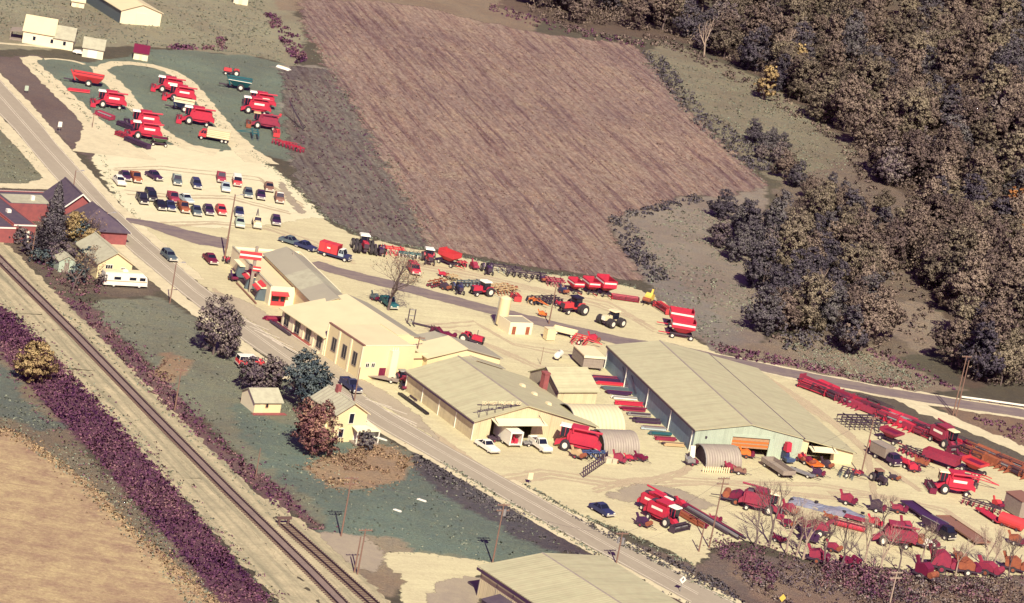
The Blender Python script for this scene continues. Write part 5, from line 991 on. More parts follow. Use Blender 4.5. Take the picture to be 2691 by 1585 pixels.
def grain_cart(label, px, hd, col, L=4.6, s=1.0, top=None, group='grain carts', band='stripe_white'):
    g = T(*px); p = thing('grain_cart', label, 'grain cart', (g[0], g[1], g[2]+.03), hd, group); p.scale = (s, s, s); h = L/2
    part('hopper', p, col, lambda m: m.hexa([(-h*.7, -.5, .8), (h*.5, -.5, .8), (h*.5, .5, .8), (-h*.7, .5, .8)], [(-h, -1.3, 2.1), (h, -1.3, 2.1), (h, 1.3, 2.1), (-h, 1.3, 2.1)]), ('gch', L)); part('hopper_top', p, top or col, lambda m: [m.box(-h, h, -1.32, -1.24, 2.1, 2.6), m.box(-h, h, 1.24, 1.32, 2.1, 2.6), m.box(-h, -h+.08, -1.24, 1.24, 2.1, 2.6), m.box(h-.08, h, -1.24, 1.24, 2.1, 2.6)], ('gct', L)); part('fill', p, 'iron', lambda m: m.box(-h+.08, h-.08, -1.24, 1.24, 2.12, 2.2), ('gcf', L))
    if band: part('band', p, band, lambda m: [m.box(-h, h, sg*1.335-.012, sg*1.335+.012, 2.05, 2.17) for sg in (-1, 1)], ('gcb', L))
    part('tongue', p, 'iron', lambda m: m.box(h*.4, h+1.9, -.12, .12, .5, .75), ('gctg', L)); part('auger', p, col, lambda m: m.cyl((h*.8, 1.0, .9), (h+.4, 1.3, 3.1), .16, 8), ('gca', L)); part('axle', p, 'iron', lambda m: m.box(-.5, -.2, -1.2, 1.2, .55, .85), ('gcx',))
    for sg in (-1, 1): wheel(p, -.35, sg*1.3, .75, .5)
    return p
grain_cart('teal grain cart with one big wheel at the lawn edge', (628, 236), 266, 'teal', 5.0, 1.15)
grain_cart('navy grain cart with cream tarp among the red combines', (481, 292), 266, 'navy', 4.6, 1.05, top='cream')
grain_cart('long red forage wagon at the far end of the left lawn', (229, 224), 266, 'red_bright', 6.6, 1.1, band=None)
g = T(206, 241); p = thing('red_header', 'flat red harvester head lying on the grass beside the path', 'harvester head', (g[0], g[1], .03), 250); part('deck', p, 'red_bright', lambda m: m.box(-2.6, 2.6, -1.0, 1.0, .15, .4, .2, .2)); part('back_sheet', p, 'red', lambda m: m.box(-2.5, 2.5, .8, .95, .4, .9)); part('skid', p, 'iron', lambda m: [m.box(x-.1, x+.1, -.9, .9, 0, .15) for x in (-2, 0, 2)])
# stock truck
g = T(560, 370); p = thing('stock_truck', 'truck with red cab and cream slatted stock body on the lawn', 'truck', (g[0], g[1], .03), 266)
part('stock_body', p, 'cream', lambda m: [m.box(-3.6, 1.6, -1.2, 1.2, .95, 1.05)]); 
for k in range(4): part('slat', p, 'cream', lambda m: [m.box(-3.6, 1.6, -1.25, -1.15, 0, .32), m.box(-3.6, 1.6, 1.15, 1.25, 0, .32), m.box(-3.6, -3.5, -1.15, 1.15, 0, .32), m.box(1.5, 1.6, -1.15, 1.15, 0, .32)], 'slat', (0, 0, 1.08+k*.42))
part('roof', p, 'cream', lambda m: m.box(-3.65, 1.65, -1.28, 1.28, 2.76, 2.84)); part('cab', p, 'red_bright', lambda m: m.box(1.7, 3.4, -1.0, 1.0, .7, 1.5)); cabin(p, 1.75, 3.1, 1.85, 2.7, 1.5, 2.25, 1.9, 'red_bright', 'red_bright', .1); part('chassis', p, 'iron', lambda m: m.box(-3.5, 3.3, -.5, .5, .55, .9))
for x in (2.7, -2.0, -2.9):
    for sg in (-1, 1): wheel(p, x, sg*1.0, .45, .28)
# ------------------------------------------------------------------ tillage tools and heads
def toolbar(label, px, hd, W, rows, n, col='iron', disc='steel', kind='disc', s=1.0, group='tillage tools', name='disc_harrow', wheels=True, r=.32, sp=.9, cat='implement', tongue=True):
    """frame with rows of discs, tines or wheels; width W across, each tool its own part"""
    g = T(*px); p = thing(name, label, cat, (g[0], g[1], g[2]+.03), hd, group); s *= 1.2; p.scale = (s, s, s*1.1); D = (rows-1)*sp
    part('frame', p, col, lambda m: [m.box(-D/2+i*sp-.07, -D/2+i*sp+.07, -W/2, W/2, .75, .9) for i in range(rows)]+[m.box(-D/2-.2, D/2+.2, y-.06, y+.06, .9, 1.0) for y in (-W/3, 0, W/3)], ('tb', W, rows, sp))
    if tongue: part('tongue', p, col, lambda m: [m.cyl((D/2+.2, -W/5, .9), (D/2+2.4, 0, .6), .06, 5), m.cyl((D/2+.2, W/5, .9), (D/2+2.4, 0, .6), .06, 5)], ('tbt', W, D))
    for i in range(rows):
        for j in range(n):
            y = -W/2+.2+(W-.4)*j/max(1, n-1); x = -D/2+i*sp
            if kind == 'disc': part('disc', p, disc, lambda m: [m.lathe([(-.05, r*.3), (0, r), (.04, r), (.06, r*.35)], 10), m.box(-.04, .04, -.04, .04, 0, .55)], ('disc', r), (x, y, r))
            elif kind == 'tine': part('tine', p, disc, lambda m: [m.cyl((0, 0, .85), (-.28, 0, .5), .05, 4), m.cyl((-.28, 0, .5), (.05, 0, .03), .05, 4), m.box(-.05, .12, -.09, .09, 0, .06)], 'tine', (x, y, 0))
            else:
                o = part('gauge_wheel', p, 'tyre', lambda m: m.lathe([(-.1, r*.85), (-.07, r), (.07, r), (.1, r*.85)], 12), ('gwhl', r), (x, y, r)); part('hub', o, disc, lambda m: m.lathe([(-.11, r*.6), (.11, r*.6)], 10), ('ghub', r))
    if wheels:
        for sg in (-1, 1): wheel(p, 0, sg*W*.28, .36, .22)
    return p
toolbar('red rotary implement with raised arms at the field edge', (1030, 669), 165, 3.2, 2, 6, 'red_bright', 'red', 'tine', 1.3, name='baler', wheels=True)
toolbar('blue-green disc harrow at the field edge behind the bare tree', (1075, 679), 165, 4.2, 2, 7, 'teal', 'white', 'disc', 1.0)
toolbar('small red seeder beside the gravity wagon at the field edge', (1211, 700), 160, 2.2, 2, 4, 'red', 'red', 'wheel', .9, name='seeder')
toolbar('row of black cultivator shanks at the field edge', (1322, 716), 165, 5.2, 2, 7, 'iron', 'slate', 'tine', 1.2, name='cultivator', wheels=False)
toolbar('wide black planter with white hubs at the field edge', (1381, 731), 165, 6.2, 2, 7, 'iron', 'white', 'wheel', 1.15, name='planter', r=.34)
toolbar('dull red upright cultivator near the three wagons', (1457, 750), 165, 3.0, 3, 6, 'red_old', 'red_old', 'tine', 1.1, name='cultivator')
toolbar('reddish rotary hoe with black wheels in the second yard row', (1147, 752), 120, 4.4, 2, 7, 'rust', 'red_old', 'wheel', 1.0, name='rotary_hoe', r=.28)
toolbar('pale little harrow with dark wheels in the second yard row', (1187, 737), 120, 2.4, 2, 5, 'tan', 'tan', 'wheel', .9, name='harrow', r=.2, wheels=False)
toolbar('blue-grey cultivator with a row of wheels left of the red tractor', (1234, 753), 140, 5.0, 2, 7, 'slate', 'paleblue', 'wheel', 1.0, name='cultivator', r=.34)
toolbar('tan cultivator with many dark points right of the red tractor', (1318, 768), 130, 4.6, 4, 7, 'tan', 'rust', 'tine', 1.05, name='cultivator')
toolbar('big black disc harrow in the middle of the yard', (1430, 797), 140, 6.0, 3, 8, 'iron', 'navy', 'wheel', 1.05, name='disc_harrow', r=.36)
toolbar('orange drawbar frame left of the black disc harrow', (1402, 800), 120, 2.2, 2, 3, 'orange', 'tan', 'tine', 1.0, name='drawbar')
toolbar('red implement with black wheel beyond the cream tank trailer', (1523, 903), 100, 3.2, 3, 5, 'red_bright', 'red', 'tine', 1.1, name='mower', wheels=True)
toolbar('dark teal rake with upright teeth on the lawn', (668, 362), 260, 4.6, 2, 8, 'teal', 'slate', 'tine', 1.2, name='rake', wheels=False)
toolbar('long red disc gang lying along the lawn edge', (756, 390), 30, 7.2, 2, 9, 'red', 'red_old', 'disc', 1.0, name='disc_gang', r=.3)
toolbar('grey and pink cultivator behind the grey box truck', (2406, 1202), 40, 5.5, 3, 7, 'iron', 'red_old', 'disc', 1.0)
toolbar('dark disc gang between the bright red combine and the grey box', (2578, 1338), 20, 6.0, 2, 8, 'iron', 'red_old', 'disc', 1.0, name='disc_gang')
toolbar('black lattice of tines between the lean-to roof and the long red row', (2262, 1120), 150, 5.5, 4, 8, 'iron', 'iron', 'tine', 1.3, name='cultivator', wheels=False)
toolbar('blue planter with a row of white ringed wheels at the machine shop corner', (1550, 1204), 150, 4.8, 2, 7, 'blue', 'stripe_white', 'wheel', 1.05, name='planter', r=.4, sp=.7)
toolbar('jumble of dark shanks in front of the lean-to wall', (2225, 1252), 100, 3.2, 3, 6, 'iron', 'slate', 'tine', 1.0, name='cultivator')
toolbar('low red frame behind the bright red combine', (2548, 1272), 100, 3.0, 3, 5, 'red', 'iron', 'tine', 1.3, name='mower')
def head(label, px, hd, L=4.5, col='red', kind='corn', s=1.0, group='harvester heads', name='harvester_head', z=0.03):
    """harvester head: back sheet, cross auger and a row of snouts, across local y"""
    g = T(*px); p = thing(name, label, 'harvester head', (g[0], g[1], g[2]+z), hd, group); p.scale = (s, s, s)
    part('back_sheet', p, col, lambda m: m.prof([(-.5, .2), (-.5, 1.1), (-.35, 1.1), (.1, .35), (.5, .25), (.5, .15)], -L/2, L/2), ('hdb', L)); part('auger', p, 'steel' if kind == 'corn' else col, lambda m: m.cyl((0, -L/2, .62), (0, L/2, .62), .2, 8), ('hda', L))
    n = int(L/.78)
    if kind == 'corn':
        for j in range(n+1): part('snout', p, col, lambda m: m.hexa([(.3, -.2, .15), (1.7, -.03, .1), (1.7, .03, .1), (.3, .2, .15)], [(.3, -.12, .65), (1.6, -.02, .2), (1.6, .02, .2), (.3, .12, .65)]), 'snout', (0, -L/2+L*j/n, 0))
    else: part('reel', p, 'iron', lambda m: [m.cyl((.7+.45*math.cos(a), -L/2, .85+.45*math.sin(a)), (.7+.45*math.cos(a), L/2, .85+.45*math.sin(a)), .045, 4) for a in np.arange(0, 6.2, 1.05)]+[m.cyl((.7-.45*math.cos(a), y, .85-.45*math.sin(a)), (.7+.45*math.cos(a), y, .85+.45*math.sin(a)), .03, 4) for y in (-L/2, 0, L/2) for a in np.arange(0, 3.1, 1.05)], ('hdr', L))
    part('end_plate', p, col, lambda m: [m.box(-.5, .9, y-.04, y+.04, .12, 1.0) for y in (-L/2-.04, L/2+.04)], ('hde', L)); part('skid', p, 'iron', lambda m: [m.box(-.4, .6, y-.1, y+.1, 0, .15) for y in (-L/3, L/3)], ('hds', L)); return p
head('red and slate corn head lying below the lone red combine', (277, 309), 215, 5.0, 'red_old')
head('dark harvester head in front of the upper combine at the path junction', (333, 337), 215, 5.0, 'plum', 'reel', name='harvester_head')
head('red harvester head in front of the lower combine at the path junction', (325, 362), 215, 4.0, 'red', 'reel', name='harvester_head')
head('long dark plum harvester head at the edge of the gravel lot', (362, 382), 215, 7.0, 'plum', 'reel', name='harvester_head')
head('red mower head at the right of the teal rake', (728, 357), 262, 4.0, 'red_bright', 'reel', name='disc_mower', s=1.1)
head('long red header lying at the field edge right of the wagons', (1641, 790), 168, 5.6, 'red', 'reel', name='harvester_head')
head('red mower conditioner near the two tall wagons', (1743, 818), 240, 4.2, 'red_bright', 'reel', name='disc_mower', s=1.25)
head('red mower beside the orange drawbar frame', (1357, 789), 250, 2.6, 'red_bright', 'reel', name='disc_mower', s=1.1)
head('maroon head behind the office roof', (1155, 888), 250, 5.0, 'maroon', 'reel', name='harvester_head', s=1.2)
# two storage rows of red heads along the grass bank
A = np.array([2140., 1022.]); B = np.array([2720., 1262.]); k = 0
rowhd = heading(tuple(A), tuple(B))
for t in np.linspace(0, 1, 19):
    for off in (0, 1):
        q = A+(B-A)*t+np.array([random.uniform(-2, 2), (-7 if off else 6)+random.uniform(-1.5, 1.5)])
        if off and t > .96: continue
        if 2440 < q[0] < 2510 and not off: continue
        late = t > .72
        head(('faded orange harvester head at the right end of the long row' if late else ('red harvester head in the bank side of the long row' if off else 'red harvester head in the yard side of the long row')), tuple(q), rowhd+90+random.uniform(-6, 6)+(180 if random.random() < .3 else 0), random.choice((3.4, 3.9, 4.4)), ('rust' if late else random.choice(('red', 'red_old', 'red_old', 'maroon'))), random.choice(('corn', 'reel')), random.uniform(1.15, 1.5), 'orange heads in the long row' if late else ('bank side heads in the long row' if off else 'yard side heads in the long row'), 'harvester_head')
# ------------------------------------------------------------------ piles, frames and odd machines
def bars(label, px, hd, L, n, cols, w=.22, h=.2, layers=2, gap=.05, name='bar_stack', cat='steel stack', group='stacks along the great shed wall', jit=.3):
    g = T(*px); p = thing(name, label, cat, (g[0], g[1], .04), hd, group); W = n*(w+gap); r = random.Random(hash(label) % 999 if False else len(label)*7+int(px[0]))
    part('bearer', p, 'wood_grey', lambda m: [m.box(x-.1, x+.1, -W/2, W/2, 0, .14) for x in (-L*.35, L*.35)])
    for k in range(layers):
        for i in range(n-k):
            if r.random() < .08: continue
            l = L*r.uniform(.75, 1.02); x = r.uniform(-jit, jit)
            part('bar', p, r.choice(cols), lambda m: m.box(-.5, .5, -w/2, w/2, 0, h), ('bar', w, h), (x, -W/2+(i+.5)*(w+gap)+k*w*.4, .143+k*(h+.02)), r.uniform(-.03, .03)).scale = (l, 1, 1)
    return p
hbar = hB+90
for i, (px, n, cols, lab, L) in enumerate([
    ((1590, 1000), 9, ['maroon', 'red_old', 'plum'], 'broad stack of maroon steel bars beneath the storage container', 6.0),
    ((1604, 1013), 3, ['red', 'red_bright'], 'thin bright red bar bundle below the maroon stack', 6.0),
    ((1617, 1026), 4, ['slate', 'steel'], 'grey-blue pipe bundle beside the great shed wall', 5.6),
    ((1625, 1037), 4, ['maroon', 'plum'], 'plum coloured bar bundle below the grey pipes', 5.0),
    ((1640, 1050), 4, ['steel', 'white', 'iron'], 'bundle of pale and black pipes beside the great shed wall', 5.0),
    ((1652, 1065), 5, ['red_bright', 'red'], 'widest bright red bar stack halfway along the great shed wall', 5.6),
    ((1664, 1080), 5, ['red_old', 'maroon'], 'dull red bar stack below the bright red one', 5.2),
    ((1677, 1093), 4, ['iron', 'steel', 'white'], 'mixed pale and black bar bundle near the big quonset hut', 4.6),
    ((1698, 1110), 7, ['plum', 'iron'], 'dark plum bar stack, largest dark one along the wall', 5.4),
    ((1717, 1130), 4, ['steel', 'paleblue', 'maroon'], 'grey and maroon bar bundle with pale ends', 5.0),
    ((1735, 1145), 5, ['teal', 'slate'], 'teal bar stack near the front corner of the great shed', 4.6),
    ((1748, 1158), 4, ['maroon', 'red_old'], 'maroon plank bundle below the teal stack', 4.6),
    ((1768, 1172), 5, ['tan', 'wood', 'iron'], 'tan timber stack nearest the front corner of the great shed', 4.6)]):
    bars(lab, px, hbar, L, n, cols, .24, .22, 2 if n < 6 else 2)
bars('dark steel beams laid along the machine shop wall', (1085, 1064), hS, 11.5, 2, ['iron', 'black'], .3, .3, 1, group=None)
bars('short dark steel beam beside the long beams', (1084, 1050), hS, 3.2, 2, ['iron'], .25, .25, 1, group=None)
bars('red steel rack at the left corner of the office', (724, 843), 60, 4.5, 5, ['red_old', 'maroon'], .25, .3, 2, group=None)
bars('dark red beams lying by the office parking stripes', (740, 866), hT, 9.0, 4, ['maroon', 'red_old', 'iron'], .3, .25, 1, group=None)
bars('rusty red beams below the office windows', (792, 897), hT, 8.0, 3, ['red_old', 'rust'], .3, .25, 1, group=None)
bars('long diagonal line of pale and red beams in the right yard', (1838, 1358), 320, 20, 4, ['white', 'steel', 'red_old', 'iron'], .35, .3, 2, group=None, jit=2)
bars('low pile of red beams beside the diagonal beam line', (1800, 1360), 320, 10, 4, ['red_old', 'maroon', 'rust'], .35, .3, 2, group=None, jit=1.2)
bars('dark short beams near the bare trees', (1918, 1395), 320, 6, 2, ['iron', 'plum'], .3, .3, 1, group=None)
bars('dark bars behind the office block roof', (1108, 858), 100, 3.5, 3, ['iron', 'maroon'], .2, .2, 1, group=None)
# lattice harrow leaning
g0, g1 = G(1533, 1256), G(1597, 1212); p = thing('harrow_rack', 'black slatted harrow rack standing on edge near the planter rings', 'rack', (g0+g1)/2, heading((1533, 1256), (1597, 1212))); Lr = float(np.linalg.norm(g1-g0))
part('rail', p, 'iron', lambda m: [m.box(-Lr/2, Lr/2, -.05, .05, 0.1, .22), m.box(-Lr/2, Lr/2, .25, .35, 1.5, 1.62)])
for j in range(13): part('slat', p, 'plum', lambda m: m.hexa([(-.1, -.05, 0), (.1, -.05, 0), (.1, .05, 0), (-.1, .05, 0)], [(-.1, .3, 1.75), (.1, .3, 1.75), (.1, .4, 1.75), (-.1, .4, 1.75)]), 'rackslat', (-Lr/2+Lr*j/12, 0, 0))
def junk(label, px, hd, col, s=1.0, seed=0, L=3.2, cat='machine', name='scrap_machine', group=None):
    """odd stripped machine: frame, drum, chute, wheels"""
    r = random.Random(seed); g = T(*px); p = thing(name, label, cat, (g[0], g[1], g[2]+.03), hd, group); p.scale = (s, s, s)
    part('frame', p, 'iron', lambda m: [m.box(-L/2, L/2, y-.07, y+.07, .45, .6) for y in (-.7, .7)]+[m.box(x-.07, x+.07, -.7, .7, .6, .72) for x in (-L*.4, 0, L*.4)]); k = r.uniform(.7, 1.3)
    part('housing', p, col, lambda m: m.prof([(-L*.4, .65), (-L*.45, 1.3*k), (-.2, 1.7*k), (.6, 1.3*k), (.7, .65)], -.65, .65)); part('drum', p, r.choice((col, 'rust', 'maroon')), lambda m: m.cyl((L*.33, -.75, .95), (L*.33, .75, .95), .42, 10)); part('chute', p, col, lambda m: m.hexa([(-L*.4, -.2, 1.0), (-L*.3, -.2, 1.0), (-L*.3, .2, 1.0), (-L*.4, .2, 1.0)], [(-L*.62, -.15, 2.0*k), (-L*.5, -.15, 2.1*k), (-L*.5, .15, 2.1*k), (-L*.62, .15, 2.0*k)]))
    part('lever', p, 'iron', lambda m: [m.cyl((.2, .5, .7), (r.uniform(-.5, 1), .7, 1.9*k), .05, 5), m.cyl((L/2, 0, .5), (L/2+1.2, 0, .35), .06, 5)])
    for sg in (-1, 1): wheel(p, -.2, sg*.9, .42, .25, r.choice(('hub', 'rust', 'red_old')))
    return p
for i, (lab, px, hd, col, s) in enumerate([
    ('yellow hopper machine at the right end of the field edge row', (1702, 798), 200, 'yellow', 1.1),
    ('tangle of maroon machinery behind the gabled store', (1175, 893), 100, 'maroon', 1.1),
    ('red scrap left of the small quonset hut gate', (1627, 1217), 100, 'red_old', .8), ('red scrap beside the small quonset hut', (1655, 1211), 80, 'red', .7), ('dark red scrap at the corner of the small quonset hut', (1682, 1211), 120, 'maroon', .8),
    ('grey compressor box left of the front quonset hut', (1815, 1222), 60, 'steel', .8), ('dark red barrel frame right of the front quonset hut', (1918, 1240), 60, 'red_old', .8), ('brown scrap right of the front quonset hut', (1942, 1246), 90, 'brown', .8),
    ('bright red machine between flat wagon and lean-to door', (2106, 1214), 150, 'red_bright', 1.0), ('maroon tool beside the lean-to door', (2122, 1222), 130, 'maroon', .9), ('small dark machine in front of the lean-to wall', (2172, 1230), 120, 'iron', .8), ('low dark machine in front of the tan box', (2150, 1252), 100, 'plum', .8), ('orange crate machine inside the great shed door', (1962, 1203), 90, 'orange', .9),
    ('red machine at the foot of the right yard pole', (2252, 1250), 60, 'red_bright', .7),
    ('tall red machine among bare trunks in the right yard', (2135, 1405), 250, 'red_old', 1.8), ('dark wheeled scrap below the tall red machine', (2125, 1425), 100, 'plum', 1.1), ('red picker left of the old picker combine', (1930, 1322), 280, 'maroon', 1.5),
    ('dull red thresher right of the maroon carcass', (2392, 1432), 95, 'red_old', 1.5), ('white and plum scrap machine among the bare trees', (2440, 1442), 70, 'white', 1.1),
    ('small red machine behind the bare tree crowns', (2228, 1326), 110, 'red_old', 1.0), ('dark machine behind the bare branches, left', (2305, 1345), 100, 'iron', 1.0), ('red tail machine behind the bare branches, right', (2362, 1348), 100, 'red_old', 1.0),
    ('red wreck at the brush edge below the tall slab', (2475, 1500), 90, 'red_old', 1.6), ('maroon wreck in the brush by the leaning trunks', (2430, 1522), 130, 'maroon', 1.3), ('rusty wreck at the brush edge under three thin trunks', (2540, 1508), 80, 'rust', 1.4), ('brown wreck at the brush edge right of the thin trunks', (2600, 1512), 120, 'red_old', 1.4), ('dark wreck with pale fender near the lower right corner', (2665, 1502), 100, 'rust', 1.3),
    ('red wreck sunk in the brush below the bare trees', (2150, 1478), 100, 'red_old', 1.2), ('dark red wreck further right in the brush', (2230, 1488), 60, 'maroon', 1.2), ('plum machine beside the highway side of the right yard combines', (1690, 1384), 120, 'plum', .9),
    ('tan seed machine beside the blue planter', (1518, 1205), 120, 'tan', .9), ('grey hose reel right of the white pickup', (1386, 1172), 60, 'steel', .7), ('dark blocky machine left of the box trailer', (1296, 1160), 60, 'iron', .7), ('added dark machine for the dark shape under the showroom window', (611, 738), 150, 'plum', .8), ('black plough in front of the machine shop corner', (1058, 1024), 150, 'black', .6), ('dark red loader frame among the lawn combines', (708, 325), 262, 'red_bright', 1.3)]):  # plum machine under the showroom window is added to make a dark shape
    junk(lab, px, hd, col, s, i)
for i, (lab, px, hd, col, s) in enumerate([
    ('small red baler between the pole and the open wagon', (2300, 1190), 120, 'red', .9), ('rusty picker left of the hay rack wagon', (2420, 1225), 100, 'rust', .9), ('red blower right of the tractor with the grey truck', (2400, 1240), 60, 'red', .8), ('maroon spreader behind the hay rack wagon', (2520, 1205), 140, 'maroon', .9), ('small dark tool near the skid loader', (2350, 1262), 90, 'iron', .7),
    ('red rake in front of the diagonal beam line', (1880, 1372), 60, 'red_old', .7), ('red picker right of the two red combines', (1790, 1335), 130, 'red', .8), ('dull red spreader right of the old picker combine', (2075, 1352), 110, 'red_old', 1.0), ('maroon drill below the blue tarp', (2070, 1385), 100, 'maroon', .9), ('rust coloured mower in front of the blue tarp', (2180, 1368), 100, 'rust', .8),
    ('red baler above the maroon carcass', (2300, 1385), 80, 'red', .9), ('pinkish machine right of the maroon carcass', (2380, 1400), 100, 'red_old', 1.0), ('red hopper left of the grey storage box', (2620, 1335), 140, 'red_bright', .8), ('rusty drill at the right edge below the tank', (2670, 1432), 100, 'rust', 1.0), ('brown tool on the open gravel above the brush', (2520, 1468), 110, 'brown', .8), ('red cart at the brush edge below the forked tree', (2190, 1450), 90, 'red_old', .9), ('maroon mower among the leftmost bare trunks', (2045, 1425), 100, 'maroon', .8)]):
    junk(lab, px, hd+i*7 % 40, col, s, 300+i)
for i, (lab, px, hd, col, s) in enumerate([('small red tool behind the second yard row', (1165, 728), 100, 'red', .7), ('dark mower left of the dark tractor in the second row', (1170, 762), 120, 'iron', .8), ('pink seed box between wagon and toolbar at the field edge', (1245, 708), 150, 'red_old', .8), ('dark drill right of the white-hubbed planter', (1425, 741), 150, 'plum', .8), ('rusty harrow cart beside the tan cultivator', (1345, 762), 110, 'rust', .7), ('red auger cart in front of the big black disc harrow', (1470, 806), 130, 'red', .8), ('dark blue plough in front of the three wagons', (1480, 772), 140, 'navy', .8), ('small orange spreader near the light pole', (1425, 832), 90, 'orange', .6), ('red mixer right of the fuel tank trailer', (1560, 900), 100, 'red', .8), ('slate hay tool left of the green pickup', (985, 790), 130, 'slate', .7)]):
    junk(lab, px, hd, col, s, 400+i)
# flat wagons, slabs, tanks
def flat(label, px, hd, L, W, z, col, side=0, name='flat_wagon', wheels=True, tilt=0, s=1.0):
    g = T(*px); p = thing(name, label, 'wagon', (g[0], g[1], g[2]+.03), hd)
    n = max(3, int(W/.38))
    for j in range(n): part('plank', p, col, lambda m: m.box(-.5, .5, -.18, .18, 0, .09), ('plank',), (0, -W/2+W*(j+.5)/n, z)).scale = (L, W/n/.38, 1)
    part('chassis', p, 'iron', lambda m: [m.box(-L/2+.2, L/2-.2, y-.08, y+.08, z-.25, z-.005) for y in (-.4, .4)])
    if side: part('side_board', p, col, lambda m: [m.box(-L/2, L/2, -W/2-.06, -W/2, z, z+side), m.box(-L/2, L/2, W/2, W/2+.06, z, z+side), m.box(-L/2-.06, -L/2, -W/2, W/2, z, z+side), m.box(L/2, L/2+.06, -W/2, W/2, z, z+side)])
    if wheels: four(p, L*.33, -L*.33, W/2-.15, min(.38, max(.25, z-.15)), .22)
    part('tongue', p, 'iron', lambda m: m.box(L/2, L/2+1.4, -.06, .06, .35, .45)); return p
flat('grey wooden box wagon in front of the great shed doors', (2042, 1241), 148, 7.0, 2.6, .75, 'wood_grey', .8)
flat('low dark flatbed trailer along the office end wall', (992, 998), 92, 7.5, 2.0, .55, 'wood_grey')
flat('red slatted hay rack wagon in the right yard', (2470, 1222), 118, 6.6, 2.8, 1.0, 'red_old', 1.3)
flat('long brown flat trailer bed lying tilted in the right yard', (2528, 1400), 150, 12, 3.0, .5, 'brown', .25)
flat('dark flatbed leading up to the dark truck in the right yard', (2412, 1352), 152, 8, 2.6, .7, 'plum', .3)
flat('pale frame trailer in front of the lean-to door', (2105, 1248), 120, 5, 1.8, .5, 'steel')
flat('cream tank trailer bed beyond the fuel tank', (1483, 882), 100, 4.6, 1.8, .7, 'cream', .7)
flat('orange-tan crate platform at the lean-to door', (2135, 1225), 150, 3.2, 2.6, .5, 'orange', .25, wheels=False)
flat('red plates on a low cart near the orange-red tank', (2600, 1362), 150, 6.5, 1.8, .5, 'red', .15)
flat('dull red drag behind the blue tarp', (2250, 1370), 105, 4, 1.4, .4, 'red_old', .2)
g = T(2655, 1388); p = thing('red_tank', 'bright orange-red tank lying at the right edge', 'tank', (g[0], g[1], .03), 120); part('shell', p, 'red_bright', lambda m: m.lathe([(-2.4, .5), (-2.1, 1.1), (2.1, 1.1), (2.4, .5)], 16, 'x')).location.z = 1.25; part('cradle', p, 'iron', lambda m: [m.box(x-.15, x+.15, -.9, .9, 0, .6) for x in (-1.4, 1.4)])
g = T(2232, 1390); p = thing('red_roller', 'long red field roller in front of the bare trees', 'roller', (g[0], g[1], .03), 100); part('drum', p, 'red', lambda m: m.lathe([(-2.6, .3), (-2.6, .55), (2.6, .55), (2.6, .3)], 14, 'x')).location.z = .56; part('frame', p, 'maroon', lambda m: [m.box(-2.8, 2.8, y-.06, y+.06, 1.12, 1.25) for y in (-.5, .5)]+[m.box(x-.06, x+.06, -.5, .5, .5, 1.12) for x in (-2.75, 2.75)])
def truckbox(label, px, hd, box, cab, L=6.0, h=2.0, s=1.0):
    g = T(*px); p = thing('farm_truck', label, 'truck', (g[0], g[1], .03), hd); p.scale = (s, s, s)
    part('chassis', p, 'iron', lambda m: m.box(-L/2, L/2, -.5, .5, .55, .85)); part('box_body', p, box, lambda m: [m.hexa([(-L/2, -1.0, .9), (L*.1, -1.0, .9), (L*.1, 1.0, .9), (-L/2, 1.0, .9)], [(-L/2-.1, -1.2, .9+h), (L*.12, -1.2, .9+h), (L*.12, 1.2, .9+h), (-L/2-.1, 1.2, .9+h)])]); part('box_rim', p, 'steel', lambda m: [m.box(-L/2-.12, L*.13, y-.05, y+.05, .9+h, 1.0+h) for y in (-1.2, 1.2)])
    part('cab', p, cab, lambda m: m.box(L*.16, L*.5, -.95, .95, .7, 1.5)); cabin(p, L*.17, L*.42, L*.19, L*.36, 1.5, 2.2, 1.8, cab, cab, .1); four(p, L*.38, -L*.25, .95, .45, .3); lights(p, L/2+.01, -L/2-.01, .7, 1.0); bumpers(p, L/2+.05, -L/2-.05, 1.9, .55); return p
truckbox('grey tarped box truck beside the right yard pole', (2325, 1213), 140, 'wood_grey', 'plum', 6.5, 1.9)
truckbox('dark plum truck among scrap in the lower right yard', (2465, 1405), 140, 'plum', 'black', 6.5, 1.3)
g = T(2672, 1350); p = thing('storage_box', 'grey square storage box at the right edge of the yard', 'container', (g[0], g[1], .03), 150); part('body', p, 'wood_grey', lambda m: m.box(-2.2, 2.6, -1.6, 1.6, .2, 3.2)); part('lid', p, 'brown', lambda m: m.slab([(-2.3, -1.7, 3.2), (2.7, -1.7, 3.2), (2.7, 1.7, 3.45), (-2.3, 1.7, 3.45)], (0, 0, .1))); part('skid', p, 'iron', lambda m: [m.box(-2.2, 2.6, y-.1, y+.1, 0, .2) for y in (-1.2, 1.2)])
# forage blower in front of the great shed
g = T(2060, 1212); p = thing('forage_blower', 'dark blue forage blower with tall bent spout before the great shed', 'blower', (g[0], g[1], .03), 150)
part('fan_housing', p, 'navy', lambda m: m.cyl((0, -.35, 1.1), (0, .35, 1.1), .95, 16)); part('hopper', p, 'blue', lambda m: m.hexa([(.4, -.5, .4), (2.0, -.8, .5), (2.0, .8, .5), (.4, .5, .4)], [(.4, -.6, 1.0), (2.2, -1.0, 1.2), (2.2, 1.0, 1.2), (.4, .6, 1.0)])); part('spout', p, 'navy', lambda m: [m.cyl((-.7, 0, 1.5), (-1.4, -.6, 3.0), .22, 8), m.cyl((-1.4, -.6, 3.0), (-2.4, -1.0, 4.2), .22, 8)]); part('red_cover', p, 'red', lambda m: m.prof([(-.3, 2.0), (-.2, 3.6), (.6, 3.6), (.9, 2.0)], -.5, .5))
for sg in (-1, 1): wheel(p, .3, sg*.75, .38, .22)
